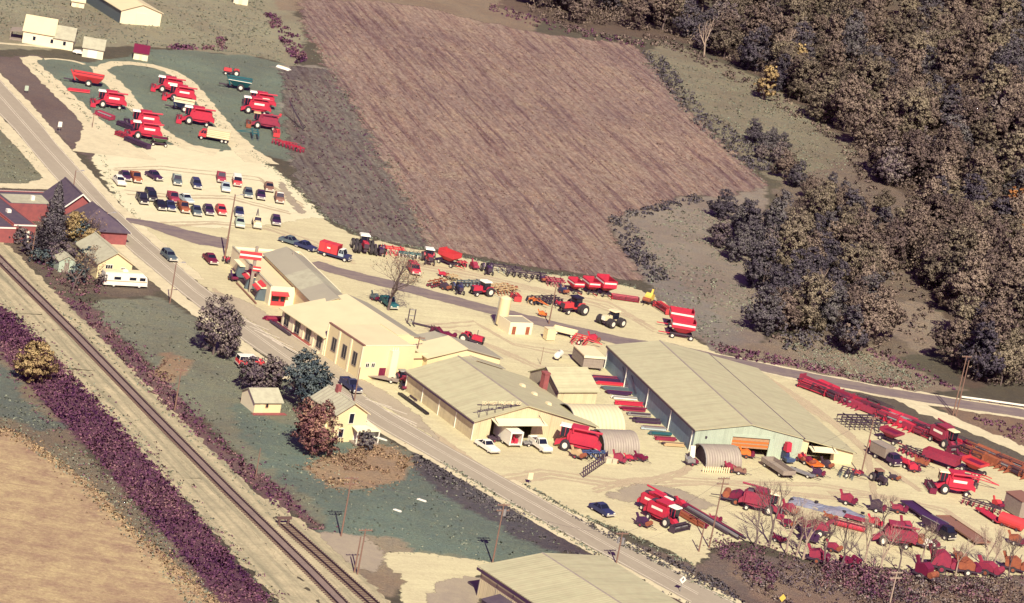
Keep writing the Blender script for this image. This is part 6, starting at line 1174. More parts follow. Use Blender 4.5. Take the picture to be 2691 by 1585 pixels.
# black grain elevator on the lawn
g = T(778, 330); p = thing('grain_elevator', 'black portable grain elevator with long tube at the lawn edge', 'elevator', (g[0], g[1], .03), 330)
part('tube', p, 'iron', lambda m: m.cyl((-4.5, 0, .4), (6.0, 0, 4.4), .13, 8)); part('frame', p, 'black', lambda m: [m.cyl((-2.0, s*1.2, .4), (3.0, 0, 3.2), .06, 5) for s in (-1, 1)]+[m.cyl((-2.0, s*1.2, .4), (-4.3, 0, .45), .05, 5) for s in (-1, 1)]+[m.cyl((-2, -1.2, .4), (-2, 1.2, .4), .06, 5)])
for sg in (-1, 1): wheel(p, -2.0, sg*1.3, .35, .2)
g = T(745, 181); p = thing('white_boat', 'small white upturned boat at the edge of the lawn', 'boat', (g[0], g[1], .03), 120); part('hull', p, 'white', lambda m: [m.prof([(-2.0, .0), (-1.9, .5), (1.2, .55), (2.2, .2), (2.0, 0)], -.65, .65, .35)]); part('keel', p, 'cream', lambda m: m.box(-1.8, 1.3, -.04, .04, .5, .62))
# blue tarp sheet
g = T(2172, 1340); p = thing('blue_tarp', 'faded blue tarp spread over low cargo in the right yard', 'tarp', (g[0], g[1], .03), 100)
def tarp(m):
    n, k = 26, 12; r = random.Random(4); vs = []
    for i in range(n+1):
        for j in range(k+1):
            x = -6.5+13*i/n; y = -1.9+3.8*j/k; e = min(i, n-i, j, k-j); vs.append((x+r.uniform(-.15, .15), y+r.uniform(-.15, .15), .04+(0 if e == 0 else .35+.25*math.sin(x*.9)+.2*math.cos(y*1.7+x)+r.uniform(-.08, .08))))
    m.add(vs, [(i*(k+1)+j, (i+1)*(k+1)+j, (i+1)*(k+1)+j+1, i*(k+1)+j+1) for i in range(n) for j in range(k)])
part('sheet', p, 'tarp', tarp); part('weight', p, 'tyre', lambda m: [m.cyl((x, y, .5), (x, y, .75), .35, 10) for x, y in ((-6, -1), (-2, 1), (3, -.5), (6, 1.2))])
# mounds of gravel
def mound(label, px, rx, ry, h, mat, hd=90, seed=1, name='gravel_mound'):
    g = T(*px); r = np.random.default_rng(seed); n, k = 22, 8; mb = MB(); vs = [(0, 0, h)]
    for j in range(1, k+1):
        for i in range(n):
            a = 2*math.pi*i/n; q = j/k; z = h*(1-q)**1.3*(1+r.normal(0, .08)); f = 1+r.normal(0, .05); vs.append((rx*q*f*math.cos(a), ry*q*f*math.sin(a), max(z, 0) if j < k else -.02))
    fs = [(0, 1+i, 1+(i+1) % n) for i in range(n)]+[(1+(j-1)*n+i, 1+j*n+i, 1+j*n+(i+1) % n, 1+(j-1)*n+(i+1) % n) for j in range(1, k) for i in range(n)]
    mb.add(vs, fs); o = link(name, mb.mesh(name, mat), None, (g[0], g[1], .03), math.radians(90-hd)); return tag(o, label, 'mound')
mound('pale gravel mound beside the square fuel tank', (1412, 884), 2.6, 3.0, 1.5, 'gravel'); mound('pale gravel ramp heap behind the two red combines', (1735, 1290), 4.5, 3.0, 1.5, 'gravel', 120, 3); mound('pale lime heap beside the railway', (212, 812), 3.0, 2.0, .8, 'path', 100, 5); mound('small pale heap on the lawn edge near the railway', (338, 912), 2.0, 1.4, .5, 'path', 90, 6); mound('grey ash heap right of the tank trailer', (1660, 1240), 1.5, 1.2, .5, 'gravel', 60, 7)
# pale blocks by the harrow rack
g = T(1604, 1216); p = thing('stone_blocks', 'two pale blocks at the end of the harrow rack', 'blocks', (g[0], g[1], .03), 60); part('block', p, 'concrete', lambda m: m.box(-1.2, -.1, -.5, .5, 0, .9)); part('block', p, 'concrete', lambda m: m.box(.05, 1.1, -.6, .4, 0, .75))
g = T(1818, 1208); p = thing('leaning_sheet', 'tall white sheet leaning left of the front quonset hut', 'panel', (g[0], g[1], .03), 60); part('sheet', p, 'white', lambda m: m.hexa([(-.5, -.1, .1), (.5, -.1, .1), (.5, 0, .1), (-.5, 0, .1)], [(-.5, .4, 2.4), (.5, .4, 2.4), (.5, .5, 2.4), (-.5, .5, 2.4)])); part('foot', p, 'wood_grey', lambda m: m.box(-.5, .5, -.3, .5, 0, .1))
g = T(1880, 1243); p = thing('pallet_fence', 'low pale pallet fence in front of the front quonset hut', 'fence', (g[0], g[1], .03), 64); part('rail', p, 'wood', lambda m: [m.box(-2.6, 2.6, -.05, .05, .3, .4), m.box(-2.6, 2.6, -.05, .05, .8, .9)])
for j in range(12): part('slat', p, 'cream', lambda m: m.box(-.12, .12, -.1, -.05, 0.05, 1.1), 'pslat', (-2.5+5*j/11, 0, 0))
# forklift mast behind the office
g = T(1078, 852); p = thing('forklift_mast', 'upright steel mast frame behind the office roof', 'mast', (g[0], g[1], .03), 160); part('upright', p, 'iron', lambda m: [m.box(-.1, .1, y-.08, y+.08, 0, 3.0) for y in (-.6, .6)]); part('crosshead', p, 'steel', lambda m: [m.box(-.08, .08, -.6, .6, z, z+.12) for z in (.5, 1.6, 2.8)]); part('fork', p, 'black', lambda m: [m.box(.1, 1.6, y-.1, y+.1, .05, .15) for y in (-.4, .4)])
# ------------------------------------------------------------------ poles, signs, guard rail
def pole(label, base, top, arms=1, kind='utility', r=.14, lamp=False, xf=False, group=None, armhd=None, mat='pole_wood'):
    g = T(*base); pv = np.array(top)-np.array(base); one = ray_up(g); h = float(np.linalg.norm(pv)/one); p = thing('utility_pole' if kind == 'utility' else 'light_pole', label, 'pole', (g[0], g[1], g[2]), armhd if armhd is not None else 60, group)
    part('shaft', p, mat, lambda m: m.cyl((0, 0, -.1), (0, 0, h), r, 8, r*.65))
    for k in range(arms):
        z = h-.25-k*.9; o = part('crossarm', p, mat, lambda m: m.box(-1.1, 1.1, -.07, .07, z-.08, z+.08))
        part('insulator', o, 'galv', lambda m: [m.cyl((x, 0, z+.08), (x, 0, z+.28), .06, 6) for x in (-1.0, -.5, .5, 1.0)])
    if lamp: o = part('lamp_arm', p, 'steel', lambda m: m.cyl((0, 0, h-.3), (1.3, 0, h+.1), .05, 6)); part('lamp_head', o, 'steel', lambda m: m.box(1.1, 1.8, -.15, .15, h, h+.18, .05, .05))
    if xf: part('transformer', p, 'steel', lambda m: [m.cyl((.35, 0, h-2.0), (.35, 0, h-1.0), .26, 10), m.cyl((-.3, .25, h-1.9), (-.3, .25, h-1.0), .2, 8)])
    return p, (g[0], g[1], g[2]+h-.2)
def proj(P):
    d = np.asarray(P, float)-CC; z = d@_f; return np.array([PW/2+FOC*(d@CR)/z, PH/2-FOC*(d@CU)/z])
def ray_up(g): return float(np.linalg.norm(proj(np.array(g)+[0, 0, 1])-proj(g)))
PO = {}
for k, a, kw in [
    ('a', ('light pole at the highway edge right of the motor home', (446, 797), (463, 690)), dict(arms=0, kind='light', lamp=True)),
    ('b', ('light pole across the highway from the brick chapel', (272, 627), (290, 560)), dict(arms=0, kind='light', lamp=True)),
    ('c', ('tallest light pole, standing between parking lot and showroom', (591, 675), (622, 513)), dict(arms=0, kind='light', lamp=True, r=.2)),
    ('d', ('pole with wires in front of the office end wall', (1086, 978), (1107, 886)), dict(arms=1)),
    ('e', ('pole at the roadside behind the farmhouse', (930, 1057), (947, 966)), dict(arms=0)),
    ('f', ('utility pole on the grass left of the green tree', (459, 1078), (475, 969)), dict(arms=1)),
    ('g', ('thin pole at the brush edge below the reddish tree', (672, 1252), (688, 1178)), dict(arms=0, r=.1)),
    ('h', ('tall brown utility pole in front of the straw mound', (896, 1410), (930, 1255)), dict(arms=2)),
    ('i', ('utility pole beside the siding, right one of a pair', (939, 1510), (970, 1392)), dict(arms=1)),
    ('j', ('utility pole beside the siding, left one of a pair', (931, 1505), (953, 1412)), dict(arms=0)),
    ('k', ('utility pole at the corner of the front shed', (1294, 1481), (1330, 1325)), dict(arms=2, xf=True)),
    ('l', ('pole with transformers beyond the front shed roof', (1619, 1482), (1632, 1398)), dict(arms=1, xf=True)),
    ('m', ('tall utility pole with two crossarms in the right yard', (1863, 1440), (1880, 1252)), dict(arms=2)),
    ('n', ('short pole beside the tall crossarm pole', (1836, 1450), (1850, 1378)), dict(arms=0)),
    ('o', ('pole in front of the lean-to corner', (2262, 1250), (2295, 1095)), dict(arms=1)),
    ('p', ('tall utility pole beside the lane at the right', (2504, 1092), (2540, 935)), dict(arms=1)),
    ('q', ('tall utility pole in the right verge leaning beside its twin', (2512, 1094), (2533, 945)), dict(arms=0)),
    ('r', ('light pole in the machine yard behind the fuel tank', (1442, 852), (1462, 753)), dict(arms=0, kind='light', lamp=False)),
    ('s', ('light pole at the highway opposite the gravel lot', (187, 531), (203, 449)), dict(arms=0, kind='light', lamp=True)),
    ('t', ('dark pole in front of the brick school', (83, 676), (93, 608)), dict(arms=0)),
    ('u', ('slender pole beside the path below the lone red combine', (242, 336), (249, 288)), dict(arms=0, r=.09)),
    ('v', ('utility pole rising from the lower right brush', (2335, 1600), (2350, 1500)), dict(arms=2, mat='bark_pale')),
    ('w', ('thin pole in the gravel behind the propane tank', (1420, 958), (1428, 912)), dict(arms=0, r=.06)),
]: PO[k] = pole(*a, **kw)
def wire(label, a, b, sag=1.0):
    def f(m):
        P = [np.array(a)+(np.array(b)-np.array(a))*i/14+np.array([0, 0, -sag*4*(i/14)*(1-i/14)]) for i in range(15)]
        for u, v in zip(P, P[1:]): m.cyl(u, v, .018, 3, cap=False)
    mb = MB(); f(mb); o = link('wire', mb.mesh('wire', 'iron')); return tag(o, label, 'wire')
wire('power line from the lean-to corner pole to the tall crossarm pole', PO['o'][1], PO['m'][1]); wire('power line from the transformer pole to the front shed pole', PO['l'][1], PO['k'][1]); wire('power line from the front shed pole to the straw mound pole', PO['k'][1], PO['h'][1]); wire('power line between the tall crossarm pole and the transformer pole', PO['m'][1], PO['l'][1])
# pylon sign
g = T(656, 768); p = thing('pylon_sign', 'tall pylon with red and white striped sign boards at the showroom', 'sign', g, 75); h = 121/ray_up(g)
part('post', p, 'wood_grey', lambda m: m.box(-.28, .28, -.22, .22, 0, h))
zt = h*.80
for nm, z0, z1, x0, x1 in (('sign_board', zt-.75, zt+.75, -3.1, 1.1), ('small_board', zt-2.9, zt-2.0, -.2, 1.3)):
    o = part(nm, p, 'red_bright', lambda m: m.box(x0, x1, -.38, -.23, z0, z1)); part('white_band', o, 'stripe_white', lambda m: m.box(x0+.02, x1-.02, -.40, -.382, z0+(z1-z0)*.38, z0+(z1-z0)*.62))
g = T(647, 700)
def roadsign(label, base, hgt, shape, mat, back='steel', hd=150):
    g = T(*base); p = thing('road_sign', label, 'sign', g, hd); part('post', p, 'steel', lambda m: m.cyl((0, 0, 0), (0, 0, hgt), .05, 6))
    if shape == 'diamond': part('plate', p, mat, lambda m: m.slab([(.06, 0, hgt-1.1), (.06, .62, hgt-.45), (.06, 0, hgt+.2), (.06, -.62, hgt-.45)], (.04, 0, 0)))
    else: part('plate', p, mat, lambda m: m.box(.06, .1, -.45, .45, hgt-1.2, hgt))
    return p
roadsign('white square sign in the dark verge beside the highway', (155, 345), 2.2, 'sq', 'white'); roadsign('white sign post at the yard entrance beside the highway', (1390, 1272), 2.0, 'sq', 'cream'); p = roadsign('pale diamond sign with dark arrow beside the lower highway', (1787, 1556), 2.5, 'diamond', 'white'); part('arrow', p, 'iron', lambda m: m.slab([(.105, -.08, 1.85), (.105, .08, 1.85), (.105, .08, 2.1), (.105, .22, 2.1), (.105, 0, 2.4), (.105, -.22, 2.1), (.105, -.08, 2.1)], (.01, 0, 0)))
roadsign('yellow diamond sign at the bottom edge beside the highway', (2049, 1602), 2.4, 'diamond', 'yellow'); roadsign('green sign on the verge at the top of the highway', (68, 245), 1.8, 'sq', 'palegreen')
# guard rail
P = [G(2525, 1051), G(2600, 1061), G(2691, 1074), G(2800, 1092)]; p = thing('guard_rail', 'pale guard rail along the lane at the right edge', 'guard rail', (0, 0, 0)); p.rotation_euler = (0, 0, 0)
for a, c in zip(P, P[1:]):
    part('beam', p, 'white', lambda m: m.hexa([(a[0], a[1], .5), (c[0], c[1], .5), (c[0], c[1]+.12, .5), (a[0], a[1]+.12, .5)], [(a[0], a[1], .82), (c[0], c[1], .82), (c[0], c[1]+.12, .82), (a[0], a[1]+.12, .82)]))
    for q in (.0, .33, .66): d = a+(c-a)*q; part('post', p, 'pole_wood', lambda m: m.box(-.09, .09, -.09, .09, 0, .8), 'grpost', (d[0], d[1]+.25, 0))
# rail buffer
g = T(744, 1378); p = thing('rail_buffer', 'dark timber buffer at the end of the siding', 'buffer', (g[0], g[1], .1), -30+90); part('post', p, 'tie', lambda m: [m.box(-.9, -.6, -.15, .15, 0, 1.1), m.box(.6, .9, -.15, .15, 0, 1.1)]); part('beam', p, 'tie', lambda m: m.box(-1.2, 1.2, -.2, .14, .75, 1.15)); part('brace', p, 'rail', lambda m: [m.cyl((x, 0, .9), (x, 2.2, .1), .08, 5) for x in (-.75, .75)])
# little white things lying on the big lawn
for i, (lab, px, L) in enumerate([('white board lying in the lower lawn', (1108, 1316), 1.6), ('white plank lying left of the white board', (1044, 1343), 1.4), ('white pole piece lying beside the farmhouse drive', (1000, 1154), 2.4)]):
    g = T(*px); p = thing('board', lab, 'board', (g[0], g[1], .02), 110); part('plank', p, 'white', lambda m: m.box(-L/2, L/2, -.18, .18, 0, .1)); part('plank', p, 'white', lambda m: m.box(-L/2+.2, L/2-.1, -.1, .22, .103, .18))
# ------------------------------------------------------------------ vegetation
def leaves(cent, rad, per, size, seed, flat=.75, core=None, up=.25):
    """leaf-sized faces in clumps: cent (n,3), rad (n,) clump radii"""
    r = np.random.default_rng(seed); n = len(cent); k = n*per
    c = np.repeat(cent, per, 0); R = np.repeat(rad, per)
    d = r.normal(0, 1, (k, 3)); d /= np.linalg.norm(d, axis=1)[:, None]; q = r.uniform(.25, 1, k)**.5; off = d*(R*q)[:, None]; off[:, 2] *= flat; p = c+off
    a = r.normal(0, 1, (k, 3)); a += d*.8; a /= np.linalg.norm(a, axis=1)[:, None]
    b = np.cross(a, r.normal(0, 1, (k, 3))); b /= np.linalg.norm(b, axis=1)[:, None]; e = np.cross(a, b); s = size*r.uniform(.55, 1.35, k)[:, None]
    nn = d*.75+r.normal(0, .28, (k, 3))
    if core is not None: o2 = p-np.asarray(core); o2 /= np.linalg.norm(o2, axis=1)[:, None]+1e-6; nn += o2*.8
    nn[:, 2] += up; nn /= np.linalg.norm(nn, axis=1)[:, None]
    fl = (np.einsum('ij,ij->i', np.cross(e*.42+b*.45, b), nn) < 0)[:, None]; e = np.where(fl, -e, e)
    V = np.stack([p-b*s*.5, p+e*s*.42-b*s*.05, p+b*s*.62, p-e*s*.42+b*s*.05], 1).reshape(-1, 3); Q = np.arange(k*4).reshape(-1, 4)
    t = np.repeat(r.uniform(.1, .9, n), per)*.55+r.uniform(0, 1, k)*.45; return V, Q, np.repeat(t, 4), np.repeat(nn, 4, 0)
def branches(mb, p, d, L, r, depth, rr, spread=.6, n=3, up=.15, minr=.012, tips=None, sides=5):
    q = p+d*L; mb.cyl(p, q, r, sides if r > .06 else 3, r*.68, cap=False)
    if depth == 0 or r < minr:
        if tips is not None: tips.append(q)
        return
    for i in range(n):
        e = Vector((rr.gauss(0, spread), rr.gauss(0, spread), rr.gauss(0, spread*.6)+up)); nd = (d+e).normalized(); branches(mb, p+d*L*rr.uniform(.55, 1.0) if i else q, nd, L*rr.uniform(.6, .85), r*rr.uniform(.5, .68), depth-1, rr, spread, n, up, minr, tips, sides)
TRUNK = {}; CROWN = {}
def proto(key, mat, h, w, clumps, per, leaf, seed, shape='round', trunkmat='bark', trunk_h=.24):
    if key in CROWN: return CROWN[key]
    r = np.random.default_rng(seed); rr = random.Random(seed)
    mb = MB(); tips = []
    branches(mb, Vector((0, 0, -.2)), Vector((rr.uniform(-.06, .06), rr.uniform(-.06, .06), 1)).normalized(), h*trunk_h, .022*h, 3, rr, .55, 3, .35, .02, tips)
    tm = mb.mesh('trunk', trunkmat)
    if shape == 'cone':
        t = r.uniform(0, 1, clumps)**.8; z = h*(.06+.92*t); a = r.uniform(0, 6.283, clumps); R = w/2*(1-t)**.9*r.uniform(.45, 1.05, clumps); cent = np.column_stack([R*np.cos(a), R*np.sin(a), z]); rad = w*.11*(1.15-t)+.15
    else:
        nl = 9+int(r.integers(0, 4)); la = r.uniform(0, 6.283, nl); lz = r.uniform(.16, .78, nl); ro = w*r.uniform(.2, .38, nl)*(1.2-.6*lz); lobes = np.column_stack([ro*np.cos(la), ro*np.sin(la), h*lz]); lobes[0] = (0, 0, h*.82); lobes[1] = (0, 0, h*.5); lobes[2] = (w*.1, 0, h*.3); lr = r.uniform(.17, .27, nl)*w; lr[1] = .36*w; lr[2] = .34*w
        i = r.integers(0, nl, clumps); d = r.normal(0, 1, (clumps, 3)); d /= np.linalg.norm(d, axis=1)[:, None]; cent = lobes[i]+d*(lr[i]*r.uniform(.6, 1.08, clumps))[:, None]*np.array([1, 1, .95]); cent[:, 2] = np.clip(cent[:, 2], h*.07, h*1.02); rad = r.uniform(.5, 1.25, clumps)*w*.07
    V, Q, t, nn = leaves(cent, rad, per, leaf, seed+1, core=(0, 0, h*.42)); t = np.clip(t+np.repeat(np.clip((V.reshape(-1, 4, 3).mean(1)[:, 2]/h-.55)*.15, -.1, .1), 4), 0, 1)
    CROWN[key] = (tm, fastmesh('crown', V, Q, mat, tone=t, nrm=nn)); return CROWN[key]
def tree(name, label, loc, pr, s=1.0, group=None, rz=0.0, sz=1.0, cat='tree'):
    o = bpy.data.objects.new(name, None); C.objects.link(o); o.location = tuple(loc); o.rotation_euler = (0, 0, rz); o.scale = (s, s, s*sz); tag(o, label, cat, group)
    link('trunk', pr[0], o); link('crown', pr[1], o); return o
# single trees near the houses
tree('leafy_tree', 'big round mauve-grey tree on the lawn left of the highway', T(560, 932), proto('tA', 'leaf_mauve', 10.5, 9.6, 380, 34, .3, 11))
tree('leafy_tree', 'mauve hedge tree behind the garden shed, left one', T(652, 1030), proto('tB', 'leaf_mauve', 6.4, 6.2, 200, 32, .26, 12)); tree('leafy_tree', 'mauve hedge tree behind the garden shed, right one', T(706, 1036), proto('tB', 'leaf_mauve', 6.4, 6.2, 200, 32, .26, 12), 1.05, rz=2)
tree('leafy_tree', 'dense blue-green tree beside the farmhouse', T(785, 1075), proto('tC', 'leaf_green', 10.5, 9.0, 380, 34, .3, 13)); 
leaf_mat('leaf_autumn', (.07, .025, .05), (.21, .095, .095), (.42, .27, .18), .05)
tree('leafy_tree', 'rust and tan autumn tree in front of the farmhouse', T(828, 1192), proto('tD', 'leaf_autumn', 9.2, 9.0, 380, 34, .28, 14))
tree('leafy_tree', 'tan autumn tree in the brush beside the service track', T(86, 1006), proto('tF', 'leaf_tan', 7.4, 7.6, 260, 32, .28, 15))
tree('round_bush', 'dark round bush at the farmhouse porch', T(958, 1180), proto('tE', 'leaf_dark', 3.2, 3.8, 70, 30, .22, 16, trunk_h=.15), cat='bush')
tree('conifer', 'tall dark conifer between the brick buildings', T(130, 668), proto('tG', 'leaf_dark', 14.5, 6.8, 560, 26, .3, 17, 'cone'))
tree('leafy_tree', 'grey-green shrubby tree left of the white house', T(228, 705), proto('tH', 'leaf_green', 5, 5, 80, 26, .3, 18), .9, rz=1); tree('leafy_tree', 'mauve shrubby tree in front of the conifer', T(150, 700), proto('tI', 'leaf_mauve', 5.5, 5, 80, 24, .3, 19)); tree('leafy_tree', 'dark shrub beside the dark pole at the brick school', T(70, 668), proto('tE', 'leaf_dark', 3.2, 3.8, 70, 30, .22, 16, trunk_h=.15), 1.3)
tree('leafy_tree', 'small tan tree over the garden of the white house', T(232, 660), proto('tF', 'leaf_tan', 7.4, 7.6, 260, 32, .28, 15), .62, rz=2); tree('leafy_tree', 'mauve bush at the motor home nose', T(262, 752), proto('tI', 'leaf_mauve', 5.5, 5, 80, 24, .3, 19), .55, rz=3)
# bare trees
def bare(label, px, h, seed, mat='bark', spread=.42, group='bare trees', leaf=0, depth=5, name='bare_tree', n=3):
    rr = random.Random(seed); mb = MB(); tips = []; g = T(*px); branches(mb, Vector((0, 0, -.1)), Vector((rr.uniform(-.15, .15), rr.uniform(-.15, .15), 1)).normalized(), h*.3, .02*h, depth, rr, spread, n, .3, .012, tips, 6)
    zmax = max(v[2] for v in mb.v); k = h/zmax; mb.v = [(a*k*.9, b2*k*.9, c*k) for a, b2, c in mb.v]
    o = bpy.data.objects.new(name, None); C.objects.link(o); o.location = tuple(g); tag(o, label, 'tree', group); link('branches', mb.mesh('branches', mat), o)
    if leaf: V, Q, t, nn = leaves(np.array([[q[0]*k*.9, q[1]*k*.9, q[2]*k] for q in tips]), np.full(len(tips), .35), leaf, .2, seed); link('leaves', fastmesh('leaves', V, Q, 'leaf_straw', tone=t, nrm=nn), o)
    return o
bare('thin bare tree with pale twigs behind the office block', (1020, 815), 13.5, 27, 'bark', .7, None, 1, 6).scale = (1.15, 1.15, 1)
bare('grey bare tree over the bushes left of the motor home', (190, 768), 7.5, 22, 'bark', .6, None, 1); bare('bare mauve tree between old hut and white house', (222, 738), 7, 23, 'bark', .6, None, 1)
for i, (px, h, lab) in enumerate([((2022, 1430), 10.5, 'leftmost bare tree of the lower right thicket'), ((2065, 1455), 9.5, 'bare tree in front of the blue tarp'), ((2092, 1462), 8.5, 'bare tree just right of the blue tarp front'), ((2165, 1492), 10, 'forked bare tree below the red roller'), ((2272, 1480), 9, 'leaning pale bare tree below the maroon carcass'), ((2420, 1496), 8.5, 'thin bare tree by the white scrap machine'), ((2440, 1498), 7.5, 'second thin bare tree by the white scrap machine'), ((2590, 1495), 9, 'tall bare tree in front of the long brown trailer bed'), ((2608, 1498), 8, 'bare tree right beside the tall one at the trailer bed'), ((2320, 1400), 7, 'small bare tree among the machinery behind the carcass')]):
    bare(lab, px, h, 40+i, 'bark_pale' if i % 3 else 'bark', .5, None, 0, 5)
# woods on the hill and the grove beyond the lane
WOODP = [proto('w%d' % i, mt, h, wd, cl, 44, lf*.6, 60+i) for i, (mt, h, wd, cl, lf) in enumerate([('leaf_wood', 14, 11, 330, .6), ('leaf_olive', 15.5, 11, 340, .6), ('leaf_wood', 12, 10.5, 320, .58), ('leaf_dark', 13, 10.5, 320, .58), ('leaf_olive', 11, 9.5, 290, .56), ('leaf_wood', 16.5, 11, 340, .6), ('leaf_mauve', 11, 9.5, 280, .56)])]
ORP = proto('wo', 'leaf_rust', 13, 9, 140, 26, .6, 90)
def wood(poly, n, seed, protos, smin, smax, label, group, mind=4.0, name='woodland_tree'):
    P = scatter_px(poly, n*4, seed); kept = []; rr = random.Random(seed)
    for p in P:
        if all((p[0]-q[0])**2+(p[1]-q[1])**2 > mind**2 for q in kept): kept.append(p)
        if len(kept) >= n: break
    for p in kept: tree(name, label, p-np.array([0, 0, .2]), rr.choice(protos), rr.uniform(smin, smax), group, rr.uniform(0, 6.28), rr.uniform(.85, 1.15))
    return kept
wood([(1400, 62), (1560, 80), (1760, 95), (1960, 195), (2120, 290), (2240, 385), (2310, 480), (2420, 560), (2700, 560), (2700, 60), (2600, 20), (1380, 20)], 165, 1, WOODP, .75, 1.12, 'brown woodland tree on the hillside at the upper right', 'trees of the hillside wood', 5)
wood([(1500, 20), (2700, 60), (2700, -120), (1450, -60)], 26, 6, WOODP, .95, 1.25, 'woodland tree along the top edge of the hillside', 'trees at the top of the wood', 6)
wood([(2380, 560), (2700, 560), (2700, 1000), (2600, 1030), (2520, 990), (2480, 940), (2540, 860), (2440, 760), (2360, 680)], 68, 2, WOODP[:6], .72, 1.05, 'brown woodland tree beyond the lane at the right', 'trees beyond the lane', 4.5)
wood([(2080, 620), (2200, 560), (2330, 640), (2360, 760), (2310, 880), (2290, 930), (2180, 945), (2060, 930), (1990, 880), (1960, 800), (1970, 700)], 40, 3, WOODP[:4]+[WOODP[3]], .6, .95, 'dark tree in the grove between field and lane', 'grove trees', 4.2, 'grove_tree')
wood([(1860, 560), (1960, 570), (2060, 610), (1990, 720), (1950, 740), (1880, 640)], 9, 4, [WOODP[3], WOODP[6]], .6, .85, 'dark blue-mauve tree at the left edge of the grove', 'grove edge trees', 4, 'grove_tree')
wood([(1900, 330), (2000, 370), (2080, 410), (2060, 440), (1960, 420)], 6, 5, [WOODP[3], WOODP[6]], .4, .6, 'dark hedgerow tree along the field margin', 'hedgerow trees', 4, 'hedgerow_tree')
wood([(2030, 420), (2130, 500), (2330, 560), (2280, 620), (2080, 560), (2020, 490)], 14, 8, WOODP, .4, .65, 'small tree on the slope between meadow and grove', 'slope trees', 4)
for i, (px, s, lab) in enumerate([((2650, 610), .95, 'orange autumn tree at the right edge of the wood'), ((2690, 640), .8, 'second orange tree cut by the right edge'), ((2005, 262), .8, 'pale tan tree with bare trunk in front of the hillside wood'), ((2080, 205), .85, 'pale olive tree at the wood edge above the meadow')]):
    tree('woodland_tree', lab, T(*px), ORP if i < 2 else proto('tFw', 'leaf_tan', 14, 9, 140, 26, .6, 91), s)
leaf_mat('leaf_brush2', (.06, .035, .05), (.15, .10, .095), (.28, .21, .16), .1)
# ------------------------------------------------------------------ brush, weeds, straw
def brush(name, label, cat, polys, per_clump, size, rad, mat, seed, flat=.8, zc=.5, gap=-.75):
    P = np.vstack([scatter_g(p, n, seed+i) for i, (p, n) in enumerate(polys)]); r = np.random.default_rng(seed); dn = vnoise(P[:, 0], P[:, 1], .13, seed)+.5*vnoise(P[:, 0], P[:, 1], .4, seed+7); P = P[dn > gap].copy(); dn = dn[dn > gap]; R = r.uniform(.45, 1.3, len(P))*rad*(.8+.45*np.clip(dn, -.6, 1)); P[:, 2] += R*zc; V, Q, t, nn = leaves(P, R, per_clump, size, seed, flat, up=.7); V[:, 2] = np.maximum(V[:, 2], .02); t = np.clip(t+.25*np.repeat(np.repeat(vnoise(P[:, 0], P[:, 1], .09, seed+3), per_clump), 4), 0, 1)
    o = link(name, fastmesh(name, V, Q, mat, tone=t, nrm=nn)); stuff(o, label, cat); return o
brush('brush', 'mauve brush band below the service track', 'brush', [([(0, 805), (60, 840), (150, 945), (330, 1130), (520, 1360), (715, 1585), (590, 1585), (400, 1370), (240, 1190), (90, 1030), (0, 930)], 3000)], 12, .3, .52, 'leaf_brush', 1, .8, .4, -1.2)
brush('brush', 'mauve weeds along the lawn side of the railway', 'brush', [([(150, 760), (230, 800), (420, 985), (580, 1155), (760, 1305), (850, 1395), (720, 1330), (540, 1180), (380, 1020), (250, 870), (120, 740)], 520), ([(60, 660), (230, 700), (290, 770), (200, 780), (110, 720)], 160)], 12, .3, .5, 'leaf_brush', 2)
brush('brush', 'dark hedgerow brush along the right margin of the stubble field', 'brush', [([(1690, 140), (1740, 150), (1850, 290), (1960, 370), (2070, 430), (2080, 460), (1980, 450), (1880, 380), (1790, 290)], 420), ([(1590, 575), (1650, 565), (1720, 680), (1760, 740), (1700, 745), (1650, 680)], 200), ([(1640, 560), (1820, 515), (1850, 530), (1660, 580)], 80)], 16, .42, .9, 'leaf_dark', 3)
brush('brush', 'purple hedge strip in the upper meadow', 'brush', [([(690, 25), (715, 30), (745, 70), (790, 100), (805, 160), (780, 170), (745, 120), (700, 55)], 260), ([(430, 122), (560, 124), (560, 132), (430, 130)], 60), ([(570, 100), (592, 100), (592, 135), (570, 135)], 22), ([(1300, 10), (1420, 50), (1600, 90), (1700, 110), (1690, 125), (1560, 105), (1400, 70), (1280, 25)], 130)], 14, .42, .8, 'leaf_brush', 4)
brush('brush', 'brown-mauve thicket in the lower right corner', 'brush', [([(1860, 1445), (1950, 1425), (2010, 1440), (2150, 1485), (2300, 1500), (2450, 1520), (2700, 1525), (2760, 1640), (2200, 1640), (2000, 1560), (1900, 1500)], 1300)], 13, .3, .6, 'leaf_brush2', 5, .8, .5, .0)
brush('brush', 'dark weeds in the ditch beside the highway', 'brush', [([(1085, 1185), (1300, 1310), (1560, 1450), (1590, 1480), (1530, 1480), (1280, 1340), (1090, 1230)], 380), ([(1480, 1345), (1620, 1410), (1830, 1500), (1900, 1530), (1960, 1590), (1880, 1560), (1640, 1440)], 420), ([(1600, 1480), (1830, 1600), (1800, 1610), (1585, 1490)], 60)], 9, .28, .36, 'leaf_dark', 6, .8, .5, -.5)
brush('straw_grass', 'tall straw coloured grass on the mound by the farmhouse', 'grass', [([(805, 1230), (840, 1205), (910, 1192), (965, 1165), (1040, 1180), (1080, 1215), (1045, 1262), (960, 1280), (870, 1276)], 800), ([(440, 935), (495, 950), (450, 1008), (405, 980)], 120)], 8, .28, .4, 'leaf_straw', 7, .8, .5, -.7)
brush('straw_grass', 'straw coloured fringe along the hay field', 'grass', [([(-20, 1110), (60, 1140), (180, 1225), (340, 1375), (570, 1580), (610, 1600), (570, 1610), (330, 1395), (200, 1260), (60, 1170), (-20, 1140)], 800)], 6, .26, .32, 'leaf_straw', 8, .7, .3, -1)
